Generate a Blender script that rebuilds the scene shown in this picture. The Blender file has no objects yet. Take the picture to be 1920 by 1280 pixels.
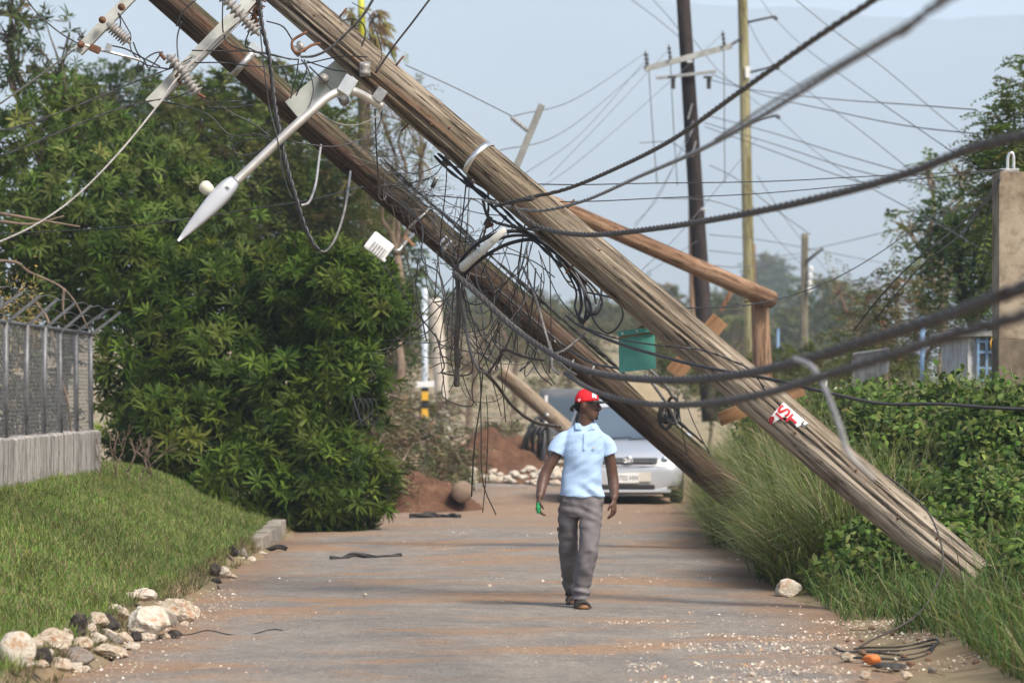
import bpy, bmesh, math, random
import numpy as np
from mathutils import Vector, Matrix, noise

# ------------------------------------------------------------------ camera, sky, sun, exposure
SC = bpy.context.scene
COL = SC.collection
F, CH, HY = 6400.0, 1.75, 735.0          # focal length in photo pixels, eye height, horizon row

cd = bpy.data.cameras.new('camera')
cam = bpy.data.objects.new('camera', cd)
COL.objects.link(cam)
cam.location = (0, 0, CH)
cam.rotation_euler = (math.radians(90), 0, 0)
cd.sensor_width = 36.0
cd.lens = F / 1920 * 36.0
cd.shift_y = (HY - 640) / 1920
cd.clip_start = 0.1
cd.clip_end = 9000
cd.dof.use_dof = True
cd.dof.focus_distance = 28.3
cd.dof.aperture_fstop = 3.2
SC.camera = cam

SUN_EL, SUN_AZ = math.radians(50), math.radians(138)   # azimuth clockwise from +Y (view direction)
world = bpy.data.worlds.new('World')
SC.world = world
world.use_nodes = True
wn = world.node_tree
sky = wn.nodes.new('ShaderNodeTexSky')
sky.sky_type = 'NISHITA'
sky.sun_disc = False
sky.sun_elevation = SUN_EL
sky.sun_rotation = SUN_AZ
sky.altitude = 20
sky.air_density = 1.0
sky.dust_density = 3.0
sky.ozone_density = 1.0
wn.links.new(sky.outputs[0], wn.nodes['Background'].inputs[0])
wn.nodes['Background'].inputs[1].default_value = 0.105

sl = bpy.data.lights.new('sun', 'SUN')
sl.energy = 2.6
sl.angle = math.radians(17)
sl.color = (1.0, 0.92, 0.81)
so = bpy.data.objects.new('sun', sl)
COL.objects.link(so)
sdir = Vector((math.sin(SUN_AZ) * math.cos(SUN_EL), math.cos(SUN_AZ) * math.cos(SUN_EL), math.sin(SUN_EL)))
so.rotation_euler = sdir.to_track_quat('Z', 'Y').to_euler()
so.location = (10, -20, 30)

SC.view_settings.view_transform = 'Standard'
SC.view_settings.look = 'None'
SC.view_settings.exposure = 0.95
SC.view_settings.gamma = 1.0
SC.cycles.use_denoising = True
SC.cycles.volume_bounces = 2
SC.cycles.max_bounces = 8
SC.cycles.transparent_max_bounces = 16

random.seed(7)
RNG = np.random.default_rng(7)
U = lambda a, b: random.uniform(a, b)


def P(px, py, d):
    """a point at photo pixel (px, py), d metres in front of the eye"""
    return Vector(((px - 960) / F * d, d, CH + (HY - py) / F * d))


# ------------------------------------------------------------------ object helpers
def thing(name, label, cat, loc=(0, 0, 0), group=None):
    o = bpy.data.objects.new(name, None)
    COL.objects.link(o)
    o.location = loc
    o.empty_display_size = 0.1
    tag(o, label, cat, group)
    return o


def tag(o, label, cat, group=None):
    o['label'] = label
    o['category'] = cat
    if group:
        o['group'] = group
    return o


def root_loc(o):
    v = Vector((0, 0, 0))
    while o:
        v += Vector(o.location)
        o = o.parent
    return v


def obj(name, me, mat=None, parent=None, mw=None):
    """mesh in world coordinates (or in the frame mw) linked as one object"""
    o = bpy.data.objects.new(name, me)
    COL.objects.link(o)
    if mat is not None and not me.materials:
        me.materials.append(mat)
    if parent is not None:
        o.parent = parent
        o.matrix_parent_inverse = Matrix.Translation(root_loc(parent)).inverted()
    if mw is not None:
        o.matrix_basis = mw
        WORLD[o.name] = mw.copy()
    return o


WORLD = {}


def sub(name, me, mat, part, mw=None):
    """sub-part of a part; mesh given in world coordinates"""
    o = bpy.data.objects.new(name, me)
    COL.objects.link(o)
    if mat is not None and not me.materials:
        me.materials.append(mat)
    o.parent = part
    pw = WORLD.get(part.name, Matrix.Identity(4))
    o.matrix_parent_inverse = pw.inverted()
    if mw is not None:
        o.matrix_basis = mw
    return o


def smooth_shade(me):
    me.polygons.foreach_set('use_smooth', [True] * len(me.polygons))
    return me


class MB:
    def __init__(s):
        s.v = []
        s.f = []

    def add(s, v, f):
        b = len(s.v)
        s.v += [tuple(p) for p in v]
        s.f += [tuple(i + b for i in q) for q in f]
        return s

    def box(s, c, size, rot=None, bev=0.0):
        hx, hy, hz = size[0] / 2, size[1] / 2, size[2] / 2
        R = rot or Matrix.Identity(3)
        c = Vector(c)
        if bev <= 0:
            vs = [(x, y, z) for x in (-hx, hx) for y in (-hy, hy) for z in (-hz, hz)]
            fs = [(0, 1, 3, 2), (4, 6, 7, 5), (0, 4, 5, 1), (2, 3, 7, 6), (0, 2, 6, 4), (1, 5, 7, 3)]
        else:
            b = bev
            bm = bmesh.new()
            bmesh.ops.create_cube(bm, size=1)
            bmesh.ops.scale(bm, vec=(size[0], size[1], size[2]), verts=bm.verts)
            bmesh.ops.bevel(bm, geom=bm.edges[:], offset=b, segments=2, affect='EDGES', profile=0.7)
            bm.verts.index_update()
            vs = [tuple(v.co) for v in bm.verts]
            fs = [tuple(v.index for v in f.verts) for f in bm.faces]
            bm.free()
        return s.add([c + R @ Vector(v) for v in vs], fs)

    def tube(s, pts, r, sides=6, closed=False):
        v, f = tube_arrays(pts, r, sides, closed)
        return s.add(v, f)

    def lathe(s, prof, mat4=None, n=20):
        """profile [(radius, z)] revolved about local z"""
        m = mat4 or Matrix.Identity(4)
        vs, fs = [], []
        k = len(prof)
        for i in range(n):
            a = 2 * math.pi * i / n
            for r, z in prof:
                vs.append(m @ Vector((r * math.cos(a), r * math.sin(a), z)))
        for i in range(n):
            j = (i + 1) % n
            for q in range(k - 1):
                fs.append((i * k + q, j * k + q, j * k + q + 1, i * k + q + 1))
        fs.append(tuple(i * k for i in range(n))[::-1])
        fs.append(tuple(i * k + k - 1 for i in range(n)))
        return s.add(vs, fs)

    def mesh(s, name, smooth=False):
        me = bpy.data.meshes.new(name)
        me.from_pydata(s.v, [], s.f)
        me.update()
        if smooth:
            smooth_shade(me)
        return me


def spline(pts, n=8, closed=False):
    p = np.array([tuple(q) for q in pts], float)
    if len(p) < 3:
        t = np.linspace(0, 1, n + 1)[:, None]
        return p[0] * (1 - t) + p[1] * t
    if closed:
        ext = np.vstack([p[-1], p, p[0], p[1]])
    else:
        ext = np.vstack([2 * p[0] - p[1], p, 2 * p[-1] - p[-2]])
    out = []
    segs = len(p) if closed else len(p) - 1
    for i in range(segs):
        a, b, c, d = ext[i], ext[i + 1], ext[i + 2], ext[i + 3]
        for t in np.linspace(0, 1, n, endpoint=False):
            out.append(.5 * ((2 * b) + (-a + c) * t + (2 * a - 5 * b + 4 * c - d) * t * t + (-a + 3 * b - 3 * c + d) * t ** 3))
    if not closed:
        out.append(p[-1])
    return np.array(out)


def frames(p):
    t = np.gradient(p, axis=0)
    t /= np.linalg.norm(t, axis=1)[:, None] + 1e-12
    ref = np.array([0, 0, 1.0]) if abs(t[0][2]) < .9 else np.array([1.0, 0, 0])
    u = np.cross(t[0], ref)
    u /= np.linalg.norm(u)
    us = []
    for k in range(len(p)):
        u = u - t[k] * np.dot(u, t[k])
        u /= np.linalg.norm(u) + 1e-12
        us.append(u.copy())
    us = np.array(us)
    return t, us, np.cross(t, us)


def tube_arrays(pts, r, sides=6, closed=False):
    p = np.array([tuple(q) for q in pts], float)
    n = len(p)
    rr = np.full(n, r) if np.isscalar(r) else np.interp(np.linspace(0, 1, n), np.linspace(0, 1, len(r)), r)
    t, u, w = frames(p)
    a = np.linspace(0, 2 * math.pi, sides, endpoint=False)
    ring = (u[:, None, :] * np.cos(a)[None, :, None] + w[:, None, :] * np.sin(a)[None, :, None]) * rr[:, None, None]
    v = (p[:, None, :] + ring).reshape(-1, 3)
    f = []
    for i in range(n if closed else n - 1):
        j = (i + 1) % n
        for k in range(sides):
            l = (k + 1) % sides
            f.append((i * sides + k, i * sides + l, j * sides + l, j * sides + k))
    if not closed:
        f.append(tuple(range(sides))[::-1])
        f.append(tuple((n - 1) * sides + k for k in range(sides)))
    return v.tolist(), f


def twisted(mb, p, r, strands=3, pitch=.25, sides=6, spread=1.0):
    t, u, w = frames(p)
    s = np.concatenate([[0], np.cumsum(np.linalg.norm(np.diff(p, axis=0), axis=1))])
    m = max(len(p), int(s[-1] / (pitch / 8)) + 2)
    ss = np.linspace(0, s[-1], m)
    I = lambda q: np.stack([np.interp(ss, s, q[:, k]) for k in range(3)], 1)
    P2, U2, W2 = I(p), I(u), I(w)
    rs = r / (1 + 1 / math.sin(math.pi / strands)) * 1.15 if strands > 1 else r
    off = (r - rs) * spread
    for k in range(strands):
        ph = 2 * math.pi * (ss / pitch + k / strands)
        mb.tube(P2 + (U2 * np.cos(ph)[:, None] + W2 * np.sin(ph)[:, None]) * off, rs, sides)
    return mb


def np_mesh(name, v, tris, col=None, smooth=False):
    me = bpy.data.meshes.new(name)
    v = np.ascontiguousarray(v, np.float32).reshape(-1, 3)
    tris = np.ascontiguousarray(tris, np.int32).reshape(-1, 3)
    me.vertices.add(len(v))
    me.vertices.foreach_set('co', v.ravel())
    me.loops.add(len(tris) * 3)
    me.loops.foreach_set('vertex_index', tris.ravel())
    me.polygons.add(len(tris))
    me.polygons.foreach_set('loop_start', np.arange(0, len(tris) * 3, 3, dtype=np.int32))
    if smooth:
        me.polygons.foreach_set('use_smooth', np.ones(len(tris), bool))
    me.update(calc_edges=True)
    if col is not None:
        a = me.attributes.new('tint', 'FLOAT_COLOR', 'POINT')
        c = np.ones((len(v), 4), np.float32)
        c[:, :3] = col
        a.data.foreach_set('color', c.ravel())
    return me


def unit(a):
    return a / (np.linalg.norm(a, axis=-1, keepdims=True) + 1e-12)


class Leaves:
    """collects many leaves / blades, then makes one mesh"""

    def __init__(s):
        s.v, s.t, s.c, s.n = [], [], [], 0

    def leaf(s, pos, d, nrm, L, W, col, droop=.3, fold=.12):
        N = len(pos)
        L = np.broadcast_to(L, (N,))[:, None]
        W = np.broadcast_to(W, (N,))[:, None]
        droop = np.broadcast_to(droop, (N,))[:, None]
        d = unit(d)
        sd = unit(np.cross(d, nrm))
        n2 = np.cross(sd, d)
        m1 = pos + d * L * .38 + n2 * L * .02
        m2 = pos + d * L * .74 - n2 * L * droop * .3
        tip = pos + d * L * .98 - n2 * L * droop * .7
        up = n2 * W * fold
        V = np.stack([pos, m1 - sd * W * .5 + up, m1 + sd * W * .5 + up, m2 - sd * W * .4 + up, m2 + sd * W * .4 + up, tip], 1)
        T = np.array([[0, 2, 1], [1, 2, 3], [2, 4, 3], [3, 4, 5]])
        s._push(V, T, col)

    def tri(s, pos, d, nrm, L, W, col):
        """cheap two-triangle leaf"""
        N = len(pos)
        L = np.broadcast_to(L, (N,))[:, None]
        W = np.broadcast_to(W, (N,))[:, None]
        d = unit(d)
        sd = unit(np.cross(d, nrm))
        m = pos + d * L * .45
        V = np.stack([pos, m - sd * W * .5, m + sd * W * .5, pos + d * L], 1)
        s._push(V, np.array([[0, 2, 1], [1, 2, 3]]), col)

    def blade(s, pos, side, L, W, lean, col):
        N = len(pos)
        L = np.broadcast_to(L, (N,))[:, None]
        W = np.broadcast_to(W, (N,))[:, None]
        lean = np.broadcast_to(lean, (N,))[:, None]
        side = unit(side)
        up = np.array([0, 0, 1.0])
        wv = unit(np.cross(side, up) + 1e-6 + RNG.normal(0, .5, side.shape) * [1, 1, 0])
        rows = []
        for t, w in ((0, .8), (.35, 1.0), (.7, .75)):
            c = pos + up * L * (t - lean * .42 * t * t) + side * L * lean * (t * .25 + t * t * .75)
            rows += [c - wv * W * .5 * w, c + wv * W * .5 * w]
        rows.append(pos + up * L * (1 - lean * .55) + side * L * lean * 1.0)
        V = np.stack(rows, 1)
        T = np.array([[0, 1, 2], [1, 3, 2], [2, 3, 4], [3, 5, 4], [4, 5, 6]])
        s._push(V, T, col)

    def _push(s, V, T, col):
        N, k = V.shape[:2]
        s.v.append(V.reshape(-1, 3))
        s.t.append((T[None] + (np.arange(N) * k)[:, None, None]).reshape(-1, 3) + s.n)
        s.c.append(np.repeat(np.broadcast_to(col, (N, 3)), k, 0))
        s.n += N * k

    def mesh(s, name):
        return np_mesh(name, np.concatenate(s.v), np.concatenate(s.t), np.concatenate(s.c))


def palette(cols, N, jit=.18):
    c = np.array(cols)[RNG.integers(0, len(cols), N)]
    return np.clip(c * (1 + RNG.normal(0, jit, (N, 1))) * (1 + RNG.normal(0, jit * .35, (N, 3))), .004, .9)


# ------------------------------------------------------------------ materials
class NT:
    def __init__(s, name):
        s.m = bpy.data.materials.new(name)
        s.m.use_nodes = True
        s.t = s.m.node_tree
        s.b = s.t.nodes['Principled BSDF']

    def n(s, typ, ins=None, **kw):
        nd = s.t.nodes.new(typ)
        for k, v in kw.items():
            setattr(nd, k, v)
        for k, v in (ins or {}).items():
            s.set(nd.inputs[k], v)
        return nd

    def set(s, sock, v):
        if isinstance(v, bpy.types.NodeSocket):
            s.t.links.new(v, sock)
        elif isinstance(v, bpy.types.Node):
            s.t.links.new(v.outputs[0], sock)
        else:
            if hasattr(sock, 'default_value') and hasattr(sock.default_value, '__len__') and len(sock.default_value) == 4 and len(v) == 3:
                v = (*v, 1)
            sock.default_value = v

    def co(s, scale=(1, 1, 1), loc=(0, 0, 0), rot=(0, 0, 0), src='Object'):
        c = s.n('ShaderNodeTexCoord')
        m = s.n('ShaderNodeMapping', {'Scale': scale, 'Location': loc, 'Rotation': rot})
        s.t.links.new(c.outputs[src], m.inputs['Vector'])
        return m

    def noise(s, scale=5, detail=5, rough=.55, stretch=(1, 1, 1), loc=(0, 0, 0), dist=0, rot=(0, 0, 0)):
        return s.n('ShaderNodeTexNoise', {'Vector': s.co(stretch, loc, rot), 'Scale': scale, 'Detail': detail, 'Roughness': rough, 'Distortion': dist}).outputs[0]

    def ramp(s, fac, stops, interp='LINEAR'):
        r = s.n('ShaderNodeValToRGB', {'Fac': fac})
        e = r.color_ramp.elements
        while len(e) > 1:
            e.remove(e[-1])
        for k, (p, c) in enumerate(stops):
            q = e[0] if k == 0 else e.new(p)
            q.position = p
            q.color = (c, c, c, 1) if np.isscalar(c) else (*c, 1)
        r.color_ramp.interpolation = interp
        return r.outputs[0]

    def mix(s, fac, a, b, mode='MIX'):
        m = s.n('ShaderNodeMix', data_type='RGBA', blend_type=mode)
        s.set(m.inputs[0], fac)
        s.set(m.inputs[6], a)
        s.set(m.inputs[7], b)
        return m.outputs[2]

    def math(s, op, a, b=0.0):
        m = s.n('ShaderNodeMath', operation=op)
        s.set(m.inputs[0], a)
        s.set(m.inputs[1], b)
        return m.outputs[0]

    def bump(s, h, strength=.4, dist=.02):
        b = s.n('ShaderNodeBump', {'Height': h, 'Strength': strength, 'Distance': dist})
        s.t.links.new(b.outputs[0], s.b.inputs['Normal'])

    def out(s, base=None, rough=.8, metal=0, spec=.4):
        if base is not None:
            s.set(s.b.inputs['Base Color'], base)
        s.set(s.b.inputs['Roughness'], rough)
        s.set(s.b.inputs['Metallic'], metal)
        s.set(s.b.inputs['Specular IOR Level'], spec)
        return s.m


def simple(name, c1, c2=None, scale=6, rough=.7, metal=0, spec=.4, bump=0, stretch=(1, 1, 1), lo=.35, hi=.65):
    t = NT(name)
    nz = t.noise(scale, 6, .6, stretch)
    if bump:
        t.bump(nz, bump)
    return t.out(t.ramp(nz, [(lo, c1), (hi, c2 or c1)]), rough, metal, spec)


MT = {}


def foliage(name, trans=.3, rough=.5, spec=.35):
    t = NT(name)
    a = t.n('ShaderNodeAttribute', attribute_name='tint')
    t.out(a.outputs['Color'], rough, 0, spec)
    if trans > 0:
        tr = t.n('ShaderNodeBsdfTranslucent', {'Color': t.mix(1.0, a.outputs['Color'], (1.0, 1.15, .6), 'MULTIPLY')})
        ms = t.n('ShaderNodeMixShader', {0: trans})
        t.t.links.new(t.b.outputs[0], ms.inputs[1])
        t.t.links.new(tr.outputs[0], ms.inputs[2])
        t.t.links.new(ms.outputs[0], t.t.nodes['Material Output'].inputs[0])
    return t.m


def wood_pole(name, dark, mid, light, rust, rust_lo=.58, moss=None, seed=0):
    """weathered pole; local z runs along the grain"""
    t = NT(name)
    g = t.noise(1.0, 8, .62, (30, 30, .5), (seed, seed, 0), .35)
    f = t.noise(1.0, 6, .65, (34, 34, 2.0), (seed, 0, 3), .5)
    big = t.noise(1.0, 3, .5, (3, 3, .35), (seed, 2, 1))
    c = t.ramp(g, [(.22, dark), (.42, mid), (.62, light), (.8, mid)])
    c = t.mix(t.ramp(f, [(.37, 1.0), (.45, 0.0)]), c, tuple(q * .35 for q in dark))
    rz = t.noise(1.0, 4, .6, (7, 7, .5), (seed + 4, 1, 0), .5)
    c = t.mix(t.ramp(rz, [(rust_lo, 0.0), (rust_lo + .14, .8)]), c, rust)
    c = t.mix(t.ramp(big, [(.42, .0), (.62, .7)]), c, tuple(q * w for q, w in zip(light, (.82, .86, .8))), 'MULTIPLY')
    c = t.mix(t.ramp(big, [(.36, .35), (.5, 0.0)]), c, light)
    sp = t.n('ShaderNodeTexVoronoi', {'Vector': t.co((14, 14, 5)), 'Scale': 1.0, 'Randomness': 1.0}).outputs[0]
    c = t.mix(t.ramp(sp, [(.05, .85), (.12, 0.0)]), c, (.02, .016, .012))
    st = t.noise(1.0, 5, .65, (6, 6, 1.6), (seed, 3, 8), .8)
    c = t.mix(t.ramp(st, [(.34, .75), (.46, 0.0)]), c, dark)
    kn = t.n('ShaderNodeTexVoronoi', {'Vector': t.co((5, 5, 1.3), (seed, 0, 0)), 'Scale': 1.0}).outputs[0]
    c = t.mix(t.ramp(kn, [(.06, .8), (.16, 0.0)]), c, tuple(q * .6 for q in dark))
    if moss:
        mz = t.noise(1.0, 5, .6, (5, 5, 1.1), (seed, 7, 0))
        xx = t.n('ShaderNodeSeparateXYZ', {0: t.co()})
        fac = t.math('ADD', t.math('MULTIPLY', xx.outputs[0], -2.6), t.math('MULTIPLY', t.math('SUBTRACT', mz, .5), 1.6))
        c = t.mix(t.ramp(fac, [(.18, 0.0), (.5, .85)]), c, moss)
    t.bump(t.math('ADD', g, t.math('MULTIPLY', t.ramp(f, [(.38, 0.0), (.48, 1.0)]), .8)), .9, .02)
    return t.out(c, .88, 0, .25)


def make_materials():
    MT['pole_a'] = wood_pole('weathered_grey_wood', (.085, .062, .045), (.25, .2, .15), (.43, .37, .29), (.28, .135, .065), .585, None, 1)
    MT['pole_b'] = wood_pole('weathered_brown_wood', (.035, .025, .019), (.105, .07, .05), (.19, .14, .1), (.14, .062, .034), .54, (.05, .052, .022), 5)
    MT['pole_c'] = wood_pole('raw_orange_wood', (.15, .08, .045), (.31, .185, .11), (.40, .26, .17), (.18, .085, .045), .6, None, 9)
    MT['pole_d'] = wood_pole('dark_creosote_wood', (.022, .016, .015), (.042, .03, .028), (.065, .05, .045), (.05, .028, .02), .62, None, 3)
    MT['pole_e'] = wood_pole('greenish_treated_wood', (.18, .16, .08), (.33, .3, .16), (.42, .38, .22), (.27, .22, .12), .62, None, 4)
    MT['pole_f'] = wood_pole('pale_grey_wood', (.16, .14, .11), (.29, .26, .2), (.36, .33, .27), (.22, .17, .12), .62, None, 6)
    MT['pole_g'] = wood_pole('pale_tan_wood', (.15, .11, .08), (.29, .22, .155), (.37, .3, .22), (.22, .14, .085), .58, None, 8)
    MT['arm_wood'] = simple('pale_grey_fibreglass', (.27, .28, .255), (.40, .41, .38), 7, .6, 0, .4, .06, (1, 1, 1))
    MT['plank'] = simple('raw_plank_wood', (.20, .105, .05), (.33, .19, .1), 2.2, .8, 0, .3, .2, (1, 14, 14))
    MT['black'] = simple('black_cable_sheath', (.012, .012, .014), (.03, .03, .033), 9, .45, 0, .5)
    MT['dark'] = simple('dark_weathered_cable', (.014, .013, .013), (.038, .035, .033), 14, .65, 0, .4)
    MT['brown'] = simple('brown_weathered_cable', (.038, .031, .026), (.085, .071, .06), 12, .7, 0, .4)
    MT['grey'] = simple('grey_aluminium_cable', (.1, .096, .092), (.2, .193, .188), 12, .5, .35, .5)
    MT['pale'] = simple('pale_grey_cable', (.26, .245, .225), (.38, .36, .34), 9, .55, .1, .5)
    MT['far'] = simple('far_cable_sheath', (.06, .06, .065), (.1, .1, .11), 3, .6, 0, .4)
    MT['galv'] = simple('galvanised_steel', (.30, .30, .29), (.48, .47, .45), 18, .42, .75, .5, .03)
    MT['bright'] = simple('bright_steel', (.68, .68, .67), (.8, .8, .78), 14, .28, .85, .5)
    MT['rusty'] = simple('rusty_steel', (.085, .04, .022), (.2, .1, .06), 25, .85, .2, .3, .2)
    MT['lampgrey'] = simple('grey_luminaire_paint', (.33, .345, .37), (.43, .445, .47), 3, .38, .1, .5)
    MT['porcelain'] = simple('grey_porcelain', (.2, .19, .175), (.34, .32, .3), 16, .28, 0, .6)
    MT['polymer'] = simple('dark_polymer', (.03, .03, .032), (.06, .06, .06), 12, .5)
    MT['white'] = simple('white_plastic', (.72, .72, .70), (.82, .82, .8), 5, .4)
    MT['cream'] = simple('cream_plastic', (.50, .48, .38), (.6, .58, .48), 8, .45)
    MT['red'] = simple('red_sign_paint', (.42, .012, .02), (.5, .02, .03), 20, .5)
    MT['inkblack'] = simple('black_sign_paint', (.015, .015, .016), (.02, .02, .02), 20, .5)
    MT['teal'] = simple('teal_plastic_board', (.045, .25, .20), (.085, .34, .275), 3.5, .5, 0, .5, .05)
    MT['yellow'] = simple('yellow_paint', (.65, .36, .03), (.72, .42, .05), 10, .5)
    MT['beige_board'] = simple('beige_board', (.42, .34, .22), (.52, .43, .3), 6, .7)
    MT['leaf'] = foliage('tree_leaf', .30, .6, .16)
    MT['grass'] = foliage('grass_blade', .3, .6, .25)
    MT['dry'] = foliage('dry_leaf', .15, .8, .15)
    MT['bark'] = simple('grey_bark', (.075, .058, .045), (.17, .135, .105), 9, .9, 0, .2, .5, (1, 1, .3))
    MT['twig'] = simple('dry_brown_twig', (.14, .1, .07), (.24, .18, .135), 9, .85, 0, .2, .2)


make_materials()


# ------------------------------------------------------------------ the setting
def sm(a, b, x):
    t = min(1.0, max(0.0, (x - a) / (b - a)))
    return t * t * (3 - 2 * t)


def road_left(y):
    w = -2.72 + .09 * math.sin(y * .9) + .05 * math.sin(y * 2.3 + 1)
    return w - 9.5 * sm(44.5, 48, y) * (1 - sm(64, 68, y))


def road_right(y):
    return 2.42 + .1 * math.sin(y * .7 + 2) + .05 * math.sin(y * 1.9) + .9 * sm(40, 60, y)


def H(x, y):
    """ground height"""
    z = 0.0
    if x < 0:
        bank = .13 + .70 * sm(2.75, 5.0, -x) + .12 * sm(5, 9, -x)
        z += bank * sm(2.74, 2.86, -x) * (1 - sm(42.6, 46.5, y))
    if x > 0:
        e = road_right(y)
        z += (.78 * sm(e, e + 3.4, x) + .25 * sm(5.5, 12, x)) * (1 - sm(70, 95, y))
    rise = .042 * (min(max(y, 88), 230) - 88)
    z += rise * (1 - .75 * sm(4, 22, x))
    z -= .14 * math.exp(-((x - 3.85) ** 2 + (y - 26.6) ** 2 * .4) / .35)
    z += .06 * noise.noise(Vector((x * .35, y * .35, 0))) * (sm(2.8, 4.5, abs(x)))
    z += .6 * noise.noise(Vector((x * .02, y * .02, 3))) * sm(80, 140, y)
    if road_left(y) - .02 < x < road_right(y) + .02 and y < 78:
        z = -.03
    return z


def grid_mesh(name, xs, ys, hf):
    v = np.array([(x, y, hf(x, y)) for y in ys for x in xs])
    nx, ny = len(xs), len(ys)
    i = np.arange(nx - 1)
    t = []
    for r in range(ny - 1):
        a = r * nx + i
        t.append(np.stack([a, a + 1, a + nx + 1], 1))
        t.append(np.stack([a, a + nx + 1, a + nx], 1))
    return np_mesh(name, v, np.concatenate(t), None, True)


def spaced(*parts):
    o = []
    for a, b, s in parts:
        o += list(np.arange(a, b, s))
    return o + [parts[-1][1]]


def setting():
    # --- ground sheet
    t = NT('dry_earth_and_grass')
    n1 = t.noise(.35, 6, .6)
    n2 = t.noise(4, 6, .65)
    c = t.ramp(n1, [(.36, (.24, .15, .09)), (.5, (.24, .19, .12)), (.62, (.19, .145, .085))])
    c = t.mix(t.ramp(n2, [(.35, .0), (.7, .55)]), c, (.13, .115, .06))
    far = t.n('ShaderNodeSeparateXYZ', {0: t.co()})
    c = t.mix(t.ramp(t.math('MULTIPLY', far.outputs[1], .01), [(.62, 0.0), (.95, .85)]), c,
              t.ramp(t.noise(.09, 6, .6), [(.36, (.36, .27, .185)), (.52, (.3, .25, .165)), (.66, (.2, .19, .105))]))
    t.bump(n2, .5, .04)
    g = t.out(c, .95, 0, .1)
    xs = spaced((-3000, -120, 160), (-120, -24, 8), (-24, -8, 1), (-8, 9, .2), (9, 24, 1), (24, 120, 8), (120, 3000, 160))
    ys = spaced((-60, 12, 4), (12, 50, .3), (50, 80, 1), (80, 250, 6), (250, 5500, 150))
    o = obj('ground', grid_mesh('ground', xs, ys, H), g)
    o['kind'] = 'structure'

    # --- the road
    t = NT('dusty_asphalt')
    a1 = t.noise(1.1, 7, .62, (1, 1, 1), (3, 1, 0))
    fine = t.noise(34, 4, .7)
    grit = t.n('ShaderNodeTexVoronoi', {'Vector': t.co(), 'Scale': 38.0}).outputs[0]
    c = t.ramp(a1, [(.34, (.225, .208, .192)), (.48, (.30, .268, .232)), (.62, (.36, .316, .268))])
    c = t.mix(t.ramp(fine, [(.36, .5), (.6, 0.0)]), c, (.145, .13, .118))
    dirt = t.noise(.55, 8, .6, (.8, 1.15, 1), (6.2, 4.7, 0), .35)
    dm = t.ramp(dirt, [(.50, 0.0), (.60, .85)])
    c = t.mix(dm, c, t.ramp(fine, [(.3, (.33, .2, .115)), (.7, (.42, .27, .165))]))
    far = t.n('ShaderNodeSeparateXYZ', {0: t.co()})
    edge = t.math('ADD', t.math('ABSOLUTE', t.math('ADD', far.outputs[0], .15)), t.math('MULTIPLY', t.noise(.9, 6, .6, (1, .5, 1)), 1.8))
    c = t.mix(t.ramp(t.math('MULTIPLY', edge, .25), [(.70, 0.0), (.86, .85)]), c, (.30, .19, .115))
    yb = t.math('ADD', far.outputs[1], t.math('MULTIPLY', t.noise(.5, 5, .6, (.6, .3, 1), (9, 2, 0)), 9))
    c = t.mix(t.ramp(t.math('MULTIPLY', yb, .01), [(.46, 0.0), (.53, .8), (.60, .75), (.64, .2)]), c, (.36, .235, .15))
    pale = t.noise(1.3, 8, .7, (.5, 1.4, 1), (1, 8, 0))
    c = t.mix(t.ramp(pale, [(.60, 0.0), (.72, .55)]), c, (.48, .42, .34))
    c = t.mix(t.ramp(grit, [(.06, .7), (.14, 0.0)]), c, (.5, .45, .38))
    mott = t.noise(7, 6, .7)
    c = t.mix(t.ramp(mott, [(.36, .55), (.48, 0.0)]), c, (.2, .176, .152))
    c = t.mix(t.ramp(mott, [(.56, 0.0), (.66, .45)]), c, (.44, .365, .285))
    t.bump(t.math('ADD', fine, t.math('MULTIPLY', t.math('ADD', dirt, mott), 1.5)), .8, .05)
    rm = t.out(c, .93, 0, .15)
    vs, fs = [], []
    ys = np.arange(-20, 77.1, .4)
    NXR = 36
    for y in ys:
        a, b = road_left(y), road_right(y)
        for k in range(NXR):
            x = a + (b - a) * k / (NXR - 1)
            vs.append((x, y, .004 + .014 * noise.noise(Vector((x * .8, y * .5, 1))) + .007 * noise.noise(Vector((x * 2.2, y * 1.2, 6))) + .02 * (1 - ((k / (NXR - 1)) * 2 - 1) ** 2)))
    i = np.arange(NXR - 1)
    for r in range(len(ys) - 1):
        q = r * NXR + i
        fs.append(np.stack([q, q + 1, q + NXR + 1], 1))
        fs.append(np.stack([q, q + NXR + 1, q + NXR], 1))
    o = obj('road', np_mesh('road', np.array(vs), np.concatenate(fs), None, True), rm)
    o['kind'] = 'structure'

    # --- mountains far behind
    t = NT('forested_mountain')
    c = t.ramp(t.noise(.0025, 7, .6), [(.35, (.04, .055, .035)), (.65, (.085, .095, .06))])
    mm = t.out(c, .95, 0, .1)
    prof = [(-2600, 60), (-1200, -60), (0, -30), (500, -18), (900, -8), (1250, 0), (1330, 9), (1400, 17), (1470, 11), (1530, 14), (1580, 24),
            (1640, 31), (1720, 34), (1790, 38), (1860, 30), (1930, 28), (2200, 45), (3000, 70), (4200, 240)]
    D = 5000
    px = np.linspace(-2600, 4200, 150)
    hh = np.interp(px, [p[0] for p in prof], [p[1] for p in prof])
    vs = []
    rows = 26
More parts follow.
